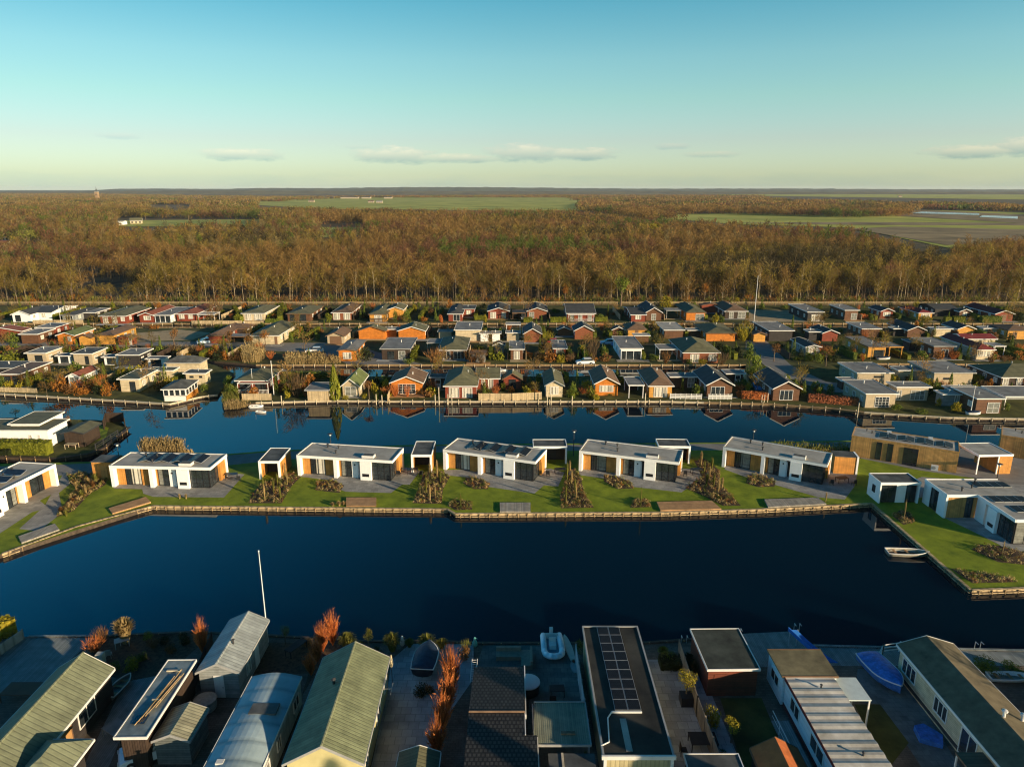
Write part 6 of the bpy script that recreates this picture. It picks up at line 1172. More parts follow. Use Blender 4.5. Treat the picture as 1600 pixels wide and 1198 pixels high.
table(775, 1024, 1.1, .7, .45, 0, 'low tan table before the corner sofa', mat('faded tan cushions', ()), 'coffee_table'); table(180, 1016, 1.2, .8, .7, 30, 'small white table in the planted garden at the left', TRG); chair(176, 1024, 200, 'white garden chair left of the small white table', TRG); chair(188, 1009, 20, 'white garden chair behind the small white table', TRG)
table(860, 1092, 1.2, .8, .72, 5, 'dark garden table on the grey green patio', DRK)
chair(868, 1096, 180, 'black garden chair drawn up to the dark table', DRK); table(1080, 1176, 2.0, 1.3, .75, 0, 'dark slatted garden table at the bottom of the pale patio', DRK)
for px, py, lb in ((1074, 1182, 'black chair left of the dark slatted table'), (1122, 1172, 'black chair right of the dark slatted table')): chair(px, py, 90, lb, DRK)
table(455, 1030, 2.0, .8, .72, 60, 'grey picnic table on the brown earth beside the flagpole garden', DRK, 'picnic_table'); table(490, 1155, 1.2, .6, .6, 0, 'grey table hidden behind caravan end', GRYW) if 0 else None
table(0, 1098, 3.2, 1.6, .75, 0, 'brown table on the deck at the left edge', BRN); table(160, 1150, 2.2, 1.3, .75, -30, 'dark grey table on the boarded path between the roofs', GRYW)
# parasol, folded, by the green gable; washing pole
ps = empty('folded_parasol', P(613, 1066)); tag(ps, 'pole with folded cream parasol at the corner of the green gable', 'parasol'); m = MB(); m.tube((0, 0, 0), (0, 0, 2.7), .03); m.build('pole', TRD, ps); m = MB(); m.lathe((0, 0, 1.6), [(.14, 0), (.16, .3), (.05, 1.1)], 8); m.build('canopy', CRM, ps)
# gabion stone pillar at the left garden and bird figures on the bank
p = P(151, 1040); o = MB().box(0, .6, 0, .5, 0, 1.1).build('stone_pillar', CONC); o.location = p; tag(o, 'pale rough pillar at the planted garden on the left', 'pillar')
for px, py, lb in ((629, 1008, 'white bird figure at the bank between two green grass clumps'), (742, 1010, 'turquoise watering pot on the bank by the board steps')):
    root = empty('garden_figure', P(px, py)); tag(root, lb, 'figure'); mm = TRW if px < 700 else mat('turquoise glaze', (.15, .45, .38), .4, .1); m = MB(); m.lathe((0, 0, 0), [(.12, 0), (.24, .2), (.22, .5), (.10, .75), (.13, .85), (.05, 1.0)], 10); m.build('body', mm, root, smooth=True); m = MB(); m.tube((.08, 0, .88), (.3, 0, .82), .04, .01); m.build('beak', mat('turquoise glaze', (.15, .45, .38), .4, .1) if px > 700 else LO, root)
lad = empty('ladder', P(735, 1085), 0); tag(lad, 'short ladder leaning along the dark pantile roof', 'ladder'); m = MB(); m.tube((0, 0, 1.2), (0, 3.0, 1.2), .03); m.tube((.45, 0, 1.2), (.45, 3.0, 1.2), .03); m.build('side_rail', TRW, lad)
m = MB(); [m.tube((0, y * .3 + .15, 1.2), (.45, y * .3 + .15, 1.2), .02) for y in range(10)]; m.build('rungs', TRW, lad)
# swim ladders on the near bank
for px, py, lb in ((1064, 1004, 'steel swim ladder at the slab patio bank'), (1240, 985, 'steel swim ladder on the corner of the blue grey deck'), (1148, 993, 'lamp post shaped steel hook behind the mahogany shed'), (1522, 1014, 'steel ladder top at the right deck')):
    root = empty('swim_ladder', P(px, py)); tag(root, lb, 'ladder'); m = MB()
    for x in (0, .5): m.tube((x, 0, -.9), (x, 0, .8), .025); m.tube((x, 0, .8), (x, -.4, .8), .025)
    m.build('rail', ALU, root)
# cars
def car(px, py, ang, label, col, L_=4.3, Wd=1.8):
    root = empty('parked_car', P(px, py), R(ang)); tag(root, label, 'car', 'cars parked by the lane'); h = .25
    prof = [(0, .3), (.1, .75), (.9, .95), (1.35, 1.0), (3.8, .98), (L_ - .05, .85), (L_, .35)]
    m = MB(); m.prism_x([(0.0, .28)] + [(L_, .28)] + [(L_, .6), (L_ - .08, .88), (3.7, .96), (1.1, .92), (.12, .74), (0, .55)], -Wd / 2, Wd / 2); m.build('body', col, root)
    m = MB(); a = Wd / 2 - .08; b = Wd / 2 - .28
    m.hexa([(-a, 1.15, .93), (a, 1.15, .93), (a, 4.0, .95), (-a, 4.0, .95)], [(-b, 1.9, 1.42), (b, 1.9, 1.42), (b, 3.5, 1.42), (-b, 3.5, 1.42)]); m.build('windows', GLS, root); m = MB(); m.box(-b - .02, b + .02, 1.85, 3.55, 1.41, 1.47); m.build('roof', col, root)
    for x in (-Wd / 2, Wd / 2):
        for y in (.8, L_ - .85):
            g = MB(); g.tube((x - .11, y, .32), (x + .11, y, .32), .32, .32, 14); t = g.build('wheel', FRB, root); g = MB(); g.tube((x - .12, y, .32), (x + .12, y, .32), .17, .17, 10); g.build('rim', ALU, t)
    for x in (-.65, .65): MB().box(x - .15, x + .15, -.02, .03, .6, .72).build('headlight', TRW, root)
CW = mat('white car paint', (.75, .76, .78), .25, .03, 1, spec=.6); CBL = mat('blue car paint', (.05, .16, .34), .25, .05, 1, spec=.6); CGR = mat('grey car paint', (.10, .11, .12), .25, .05, 1, spec=.6); CRD = mat('red car paint', (.35, .01, .015), .3, .05, 1, spec=.6)
car(308, 538, -60, 'silver blue car in front of the red garage', mat('silver blue paint', (.45, .55, .65), .3, .05, 1, spec=.6)); car(314, 534, -60, 'dark car behind the silver blue one', CGR); car(478, 551, -85, 'white car alone on the lane beside the reeds', CW)
car(880, 537, 90, 'bright red car behind the narrow red chalet', CRD); car(938, 538, -85, 'pale blue car left of the sunroom chalet', mat('silver blue paint', ())); car(955, 541, -85, 'dark blue car next to the pale blue car', CBL); car(528, 560, -80, 'white car at the corner of the orange red caravan chalet', CW)
car(186, 1196, -62, 'white car cut by the bottom edge at the left', CW); car(900, 569, -85, 'white covered car in the garden of the second row', CW); car(818, 500, 0, 'dark car under the open carport of the last row', CGR); car(1187, 612, -10, 'dark blue car beside the red leaved hedge', CBL); car(1085, 566, 0, 'x', CW) if 0 else None
# ================================================================== plants
rs = np.random.RandomState(5)
def quads(c, nrm, sz):
    n = len(c); nrm = nrm / (np.linalg.norm(nrm, axis=1)[:, None] + 1e-9); a = np.cross(nrm, rs.normal(size=(n, 3))); a /= np.linalg.norm(a, axis=1)[:, None] + 1e-9; b = np.cross(nrm, a)
    s = (sz * rs.uniform(.6, 1.3, n))[:, None]; v = np.stack([c - a * s, c - b * s * .6, c + a * s, c + b * s * .6], 1).reshape(-1, 3); return v, np.arange(4 * n).reshape(-1, 4)
PC = {}
def pmesh(kind, m, var=0, n=None):
    key = (kind, m.name, var, n)
    if key in PC: return PC[key]
    if kind in ('bush', 'ball'):
        n = n or 420; k = 9; cc = rs.normal(size=(k, 3)); cc /= np.linalg.norm(cc, axis=1)[:, None]; cc *= rs.uniform(.35, .62, k)[:, None]; i = rs.randint(0, k, n)
        d = rs.normal(size=(n, 3)); d /= np.linalg.norm(d, axis=1)[:, None]; c = cc[i] + d * rs.uniform(.30, .48, n)[:, None]
        if kind == 'bush': c[:, 2] = np.abs(c[:, 2] + .55) * .62; c[:, 2] = np.maximum(c[:, 2], .02)
        v, f = quads(c, d + rs.normal(size=(n, 3)) * .6, .085 * (420 / n) ** .5)
    elif kind == 'cone':
        n = n or 500; z = rs.uniform(0, 1, n) ** .8; a = rs.uniform(0, 6.28, n); r = np.clip((1 - z) ** .55 * 1.0 * np.minimum(1, .55 + z * 3), 0, 1) * rs.uniform(.72, 1.05, n)
        c = np.stack([np.cos(a) * r, np.sin(a) * r, z], 1); v, f = quads(c, np.stack([np.cos(a), np.sin(a), .8 + 0 * a], 1) + rs.normal(size=(n, 3)) * .4, .11); v[:, 2] = v[:, 2] * 1.0
    elif kind == 'twig':
        n = n or 260; a = rs.uniform(0, 6.28, n); t = rs.uniform(.15, 1, n); sp = rs.uniform(.1, 1, n) ** .7
        c = np.stack([np.cos(a) * sp * t ** .7, np.sin(a) * sp * t ** .7, t * (1 - .25 * sp)], 1); d = np.stack([np.cos(a) * sp * .9, np.sin(a) * sp * .9, 1.0 + 0 * a], 1) + rs.normal(size=(n, 3)) * .22; d /= np.linalg.norm(d, axis=1)[:, None]
        v, f = slivers(c, d, rs.uniform(.22, .5, n), rs.uniform(.02, .05, n))
        c2 = np.stack([0 * a, 0 * a, .02 + 0 * a], 1)[:26]; d2 = d[:26]; v2, f2 = slivers(c2 + d2 * .3, d2, np.full(26, .7), np.full(26, .045)); f = np.concatenate([f, f2 + len(v)]); v = np.concatenate([v, v2])
    elif kind == 'poplar':      # upright narrow flame of twigs
        n = n or 420; m1 = n // 3; a = rs.uniform(0, 6.28, m1); tl = rs.uniform(.0, .32, m1) ** 1.0; L1 = rs.uniform(.5, 1, m1) * (1 - tl * .9)
        d = np.stack([np.cos(a) * tl * 1.6, np.sin(a) * tl * 1.6, np.full(m1, .45)], 1); d = d / np.linalg.norm(d, axis=1)[:, None] * np.array([1.0, 1.0, 1.0])
        b0 = np.stack([np.cos(a) * .12 * tl, np.sin(a) * .12 * tl, rs.uniform(0, .25, m1)], 1); dd = d * np.array([2.2, 2.2, 1]); L1 = L1 * .8
        v, f = slivers(b0 + dd * L1[:, None] * .5, dd, L1, np.full(m1, .035)); k = rs.randint(0, m1, n); t = rs.uniform(.3, 1, n)
        c = b0[k] + dd[k] * (L1[k] * t)[:, None]; e = dd[k] + rs.normal(size=(n, 3)) * .45; e[:, 2] = np.abs(e[:, 2]); e /= np.linalg.norm(e, axis=1)[:, None]; v2, f2 = slivers(c, e * np.array([1.5, 1.5, 1]), rs.uniform(.10, .22, n), rs.uniform(.018, .032, n)); f = np.concatenate([f, f2 + len(v)]); v = np.concatenate([v, v2])
    elif kind in ('tuft', 'plume'):
        n = n or 200; a = rs.uniform(0, 6.28, n); sp = rs.uniform(0, 1, n) ** .8 * (.95 if kind == 'tuft' else .6); h = rs.uniform(.55, 1, n)
        p0 = np.stack([np.cos(a) * sp * .25, np.sin(a) * sp * .25, 0 * a], 1); p1 = np.stack([np.cos(a) * sp * .62, np.sin(a) * sp * .62, h * .75], 1); p2 = np.stack([np.cos(a) * sp, np.sin(a) * sp, h * (1 - .35 * sp)], 1)
        s = np.stack([-np.sin(a), np.cos(a), 0 * a], 1) * .035; e = s * (.5 if kind == 'tuft' else 1.5)
        v = np.stack([p0 - s, p0 + s, p1 + s, p1 - s, p2 + e * .4, p2 - e * .4], 1).reshape(-1, 3); b = np.arange(n)[:, None] * 6; f = np.concatenate([b + [[0, 1, 2, 3]], b + [[3, 2, 4, 5]]]).astype(int)
    me = npmesh(kind, v, f, m); PC[key] = me; return me
def plant(kind, px, py, wpx, hpx, m, label, group=None, name=None, cat=None, var=0, n=None, trunk=.0, off=(0, 0), deep=1.0):
    p = P(px, py); k = MPP(px, py); w = wpx * k / 2; h = hpx * k * 1.03
    nm = name or {'bush': 'bush', 'ball': 'round_tree', 'cone': 'conifer', 'twig': 'bare_shrub', 'poplar': 'upright_shrub', 'tuft': 'grass_clump', 'plume': 'pampas_grass'}[kind]
    ct = cat or {'bush': 'bush', 'ball': 'tree', 'cone': 'conifer', 'twig': 'shrub', 'poplar': 'shrub', 'tuft': 'grass', 'plume': 'grass'}[kind]
    if trunk or kind == 'ball':
        trunk = trunk or .35; root = empty(nm, p, RS.uniform(0, 6)); tag(root, label, ct, group)
        mb = MB(); mb.tube((0, 0, 0), (.02 * h, 0, h * (trunk + .25)), max(.05, h * .025), max(.03, h * .014), 6)
        for i in range(4): a = i * 1.57 + .4; mb.tube((.02 * h, 0, h * trunk), (math.cos(a) * w * .5, math.sin(a) * w * .5, h * (trunk + .35)), h * .012, .012, 4)
        mb.build('trunk', BRK_, root)
        c = link('crown', pmesh(kind, m, var, n), root); hh = h * (1 - trunk)
        if kind == 'ball': c.location = (0, 0, h * trunk + hh / 2); c.scale = (w, w, hh / 2 * 1.02)
        else: c.location = (0, 0, h * trunk); c.scale = (w, w, hh)
        return root
    o = link(nm, pmesh(kind, m, var, n)); o.location = p; o.rotation_euler = (0, 0, RS.uniform(0, 6)); o.scale = (w, w * deep, h if kind != 'bush' else h * 1.02); 
    if deep != 1.0: o.rotation_euler = (0, 0, 0)
    if kind == 'bush': o.scale = (w, w * deep, h * 1.0)
    return tag(o, label, ct, group)
def hedge(pts, hgt, wid, m, label, px=True, name='hedge', group=None, dens=26, cat='hedge'):
    w = [P(*p) if px else Vector(p) for p in pts]; o = w[0]; core = MB(); C_ = []; Nn = []
    for a, b in zip(w, w[1:]):
        a = a - o; b = b - o; d = b - a; L_ = d.length; d.normalize(); n = Vector((-d.y, d.x, 0)); h2 = wid / 2
        q = [a - n * (h2 - .08), b - n * (h2 - .08), b + n * (h2 - .08), a + n * (h2 - .08)]; core.hexa(q, [v + Vector((0, 0, hgt - .1)) for v in q])
        k = int(dens * L_ * (2 * hgt + wid)); t = rs.uniform(0, L_, k); s = rs.uniform(0, 2 * hgt + wid, k)
        off = np.where(s < hgt, -h2, np.where(s < 2 * hgt, h2, s - 2 * hgt - h2)); z = np.where(s < hgt, s, np.where(s < 2 * hgt, s - hgt, hgt)) + rs.normal(size=k) * .04
        nn = np.where(s < hgt, -1, np.where(s < 2 * hgt, 1, 0)); c = np.array(a)[None, :] + np.array(d)[None, :] * t[:, None] + np.array(n)[None, :] * (off + rs.normal(size=k) * .05)[:, None]; c[:, 2] = z
        C_.append(c); Nn.append(np.array(n)[None, :] * nn[:, None] + np.array([0, 0, 1.0])[None, :] * (nn == 0)[:, None] + rs.normal(size=(k, 3)) * .5)
    c = np.concatenate(C_); v, f = quads(c, np.concatenate(Nn), .16); root = link(name, npmesh('leaves', v, f, m)); root.location = o; tag(root, label, cat, group)
    core.build('inner_mass', m, root); return root
# ---- island
for pts, cols, n_, seed, lb in ((BEDS[0][1], 5, 420, 1, 'mixed autumn ground planting in the widest bed at the left'), (BEDS[1][1], 5, 300, 2, 'mixed autumn planting before the first carport'), (BEDS[2][1], 5, 300, 3, 'mixed autumn planting between second and third bungalows'), (BEDS[3][1], 5, 330, 4, 'mixed autumn planting between third and fourth bungalows'),
                          (BEDS[4][1], 5, 380, 5, 'mixed autumn planting between fourth and fifth bungalows')) + tuple((BEDS[i][1], 5, 90 if i != 14 else 260, i, 'low plants in the ' + BEDS[i][2]) for i in range(5, 15)):
    r_ = np.random.RandomState(seed); xs_ = [p[0] for p in pts]; ys_ = [p[1] for p in pts]; V = []; Fc = []; MI = []; k = 0; cnt = 0
    while cnt < n_:
        x = r_.uniform(min(xs_), max(xs_), 1); y = r_.uniform(min(ys_), max(ys_), 1)
        if not inpoly(x, y, pts)[0]: continue
        cnt += 1; p = P(x[0], y[0]); sz = r_.uniform(.18, .6); nb = 24; a = r_.uniform(0, 6.28, nb); sp = r_.uniform(.2, 1, nb)
        c = np.stack([p.x + np.cos(a) * sp * sz * .6, p.y + np.sin(a) * sp * sz * .6, sz * (1.1 - sp * .6) * r_.uniform(.5, 1, nb)], 1); v, f = quads(c, np.stack([np.cos(a), np.sin(a), .7 + 0 * a], 1), sz * .13); V.append(v); Fc.append(f + k); MI.append(np.full(len(f), r_.choice(5, p=[.18, .22, .44, .13, .03]))); k += len(v)
    tag(link('ground_cover', npmesh('ground_cover', np.concatenate(V), np.concatenate(Fc), [LB, STG, STR, LG, LO], np.concatenate(MI))), lb, 'plants', kind='stuff')
def clumps(pts, wpx, hpx, label, group, mats=(STR, STG), kind='tuft'):
    for i, (x, y) in enumerate(pts): plant(kind, x, y, wpx * RS.uniform(.8, 1.2), hpx * RS.uniform(.75, 1.2), mats[i % len(mats)], label, group, var=i % 3)
clumps([(108, 795), (114, 786), (128, 776), (134, 770), (146, 762), (150, 752), (120, 765), (96, 802), (104, 806), (138, 756)], 13, 14, 'straw or brown ornamental grass clump in the widest left bed', 'grasses of the widest left bed', (STR, LB, STG))
clumps([(414, 782), (428, 770), (438, 778), (449, 757), (412, 765), (434, 758), (446, 745)], 9, 26, 'tall golden grass clump in the bed before the first carport', 'grasses before the first carport', (STR, STG, STG), 'plume')
clumps([(672, 750), (683, 744), (666, 770), (680, 778), (672, 783), (688, 755), (660, 778)], 10, 27, 'tall golden grass clump between the second and third bungalows', 'grasses between second and third bungalows', (STR, STR, STG), 'plume')
clumps([(886, 752), (893, 757), (898, 768), (890, 742), (884, 786), (900, 780)], 8, 30, 'tall golden grass clump between the third and fourth bungalows', 'grasses between third and fourth bungalows', (STG, STR), 'plume')
clumps([(1100, 738), (1108, 748), (1115, 760), (1122, 770), (1104, 757), (1128, 762), (1112, 735), (1095, 728)], 10, 22, 'tall golden grass clump between the fourth and fifth bungalows', 'grasses between fourth and fifth bungalows', (STG, STR), 'plume')
clumps([(520, 790), (530, 790), (537, 789)], 12, 9, 'low round straw tussock beside the brown lawn deck', 'tussocks beside the brown lawn deck', (STR,)); clumps([(281, 779), (291, 779)], 7, 12, 'small straw tuft on the lawn edge below the first whole bungalow', 'tufts below the first whole bungalow', (STR,))
plant('plume', 720, 793, 6, 26, STG, 'single upright grass plant in the tiny bed at the quay step', name='young_plant', cat='plant'); plant('plume', 1001, 793, 6, 40, STG, 'slender young tree in the tiny bed by the quay', name='young_tree', cat='tree', n=90); plant('plume', 1412, 812, 6, 36, STR, 'slender young tree on the right lawn', name='young_tree', cat='tree', n=90); plant('plume', 1566, 866, 5, 26, STR, 'thin young tree in the oval bed on the right', name='young_tree', cat='tree', n=80); plant('plume', 1290, 784, 6, 18, STR, 'small upright plant beside the shaded deck', name='young_plant', cat='plant')
def reeds(poly, n_, h, label, m_=STR, seed=3, name='reeds', w=.07):
    r_ = np.random.RandomState(seed); xs_ = [p[0] for p in poly]; ys_ = [p[1] for p in poly]; x = r_.uniform(min(xs_), max(xs_), n_ * 3); y = r_.uniform(min(ys_), max(ys_), n_ * 3); ok = inpoly(x, y, poly); x = x[ok][:n_]; y = y[ok][:n_]
    g = np.array([tuple(P(a, b)) for a, b in zip(x, y)]); m_h = r_.uniform(.6, 1.1, len(g)) * h; d = r_.normal(size=(len(g), 3)) * .16 + [0, 0, 1]; d /= np.linalg.norm(d, axis=1)[:, None]
    v, f = slivers(g + d * m_h[:, None] * .5 + [0, 0, -.3], d, m_h, np.full(len(g), w)); v2, f2 = slivers(g + d * m_h[:, None] * .9 + [0, 0, -.2], d, np.full(len(g), .4), np.full(len(g), w * 2.2))
    tag(link(name, npmesh(name, np.concatenate([v, v2]), np.concatenate([f, f2 + len(v)]), m_)), label, 'reeds', kind='stuff')
reeds([(218, 712), (226, 704), (262, 703), (285, 706), (290, 712)], 1500, 2.7, 'pale feathery reed bed behind the first whole bungalow', seed=1)
reeds([(290, 712), (284, 706), (300, 706), (304, 711)], 150, .8, 'low reeds at the end of the feathery reed bed', seed=2)
reeds([(378, 567), (384, 546), (408, 544), (414, 560), (405, 567)], 1100, 2.8, 'tall golden reeds at the bend of the rear bank', LO if 0 else STR, seed=3)
reeds([(445, 569), (448, 558), (505, 557), (512, 569)], 1500, 2.0, 'golden reed bed along the lane', seed=4); reeds([(256, 551), (262, 545), (320, 547), (325, 556)], 900, 1.6, 'golden reeds along the narrow side channel', seed=5)
reeds([(325, 560), (300, 550), (372, 552), (384, 566)], 900, 1.5, 'brown reeds on the shaded inner bank', LB, seed=6); reeds([(348, 634), (350, 606), (368, 605), (374, 628)], 900, 1.6, 'green and yellow reeds at the tip of the middle bank', STG, seed=7); reeds([(350, 638), (352, 630), (392, 632), (372, 637)], 400, 1.3, 'straw reeds at the waterline below the tip', STR, seed=8)
reeds([(512, 568), (515, 560), (535, 560), (532, 568)], 260, 1.7, 'golden reeds left of the orange red caravan chalet', seed=9); reeds([(1200, 703), (1215, 696), (1340, 700), (1345, 708), (1240, 706)], 500, 1.3, 'straw grasses in the shrub bed by the lane', STG, seed=10)
# ---- left island
hedge([(-60, 706), (0, 707), (79, 709)], 2.1, 1.6, LH, 'tall clipped yellow green hedge before the white bungalow on the left island', dens=34); hedge([(-40, 711), (18, 711)], 1.0, .8, LD, 'low dark hedge at the waterline of the left island', dens=34)
plant('ball', 127, 676, 14, 20, LY, 'small yellow palm like tree on the left island lawn', name='palm'); plant('bush', 106, 665, 16, 18, LB, 'brown shrub beside the white bungalow on the left island'); sheet('lawn', [(132, 694), (128, 672), (148, 662), (170, 668), (165, 685)], .03, GRASS, 'bright lawn on the left island', 'lawn')
table(101, 702, 1.8, 1.0, .8, 0, 'round cream garden table beside the dark boarded shed', CRM); plant('ball', 25, 652, 16, 14, LD, 'dark round tree behind the grey roof of the left island')
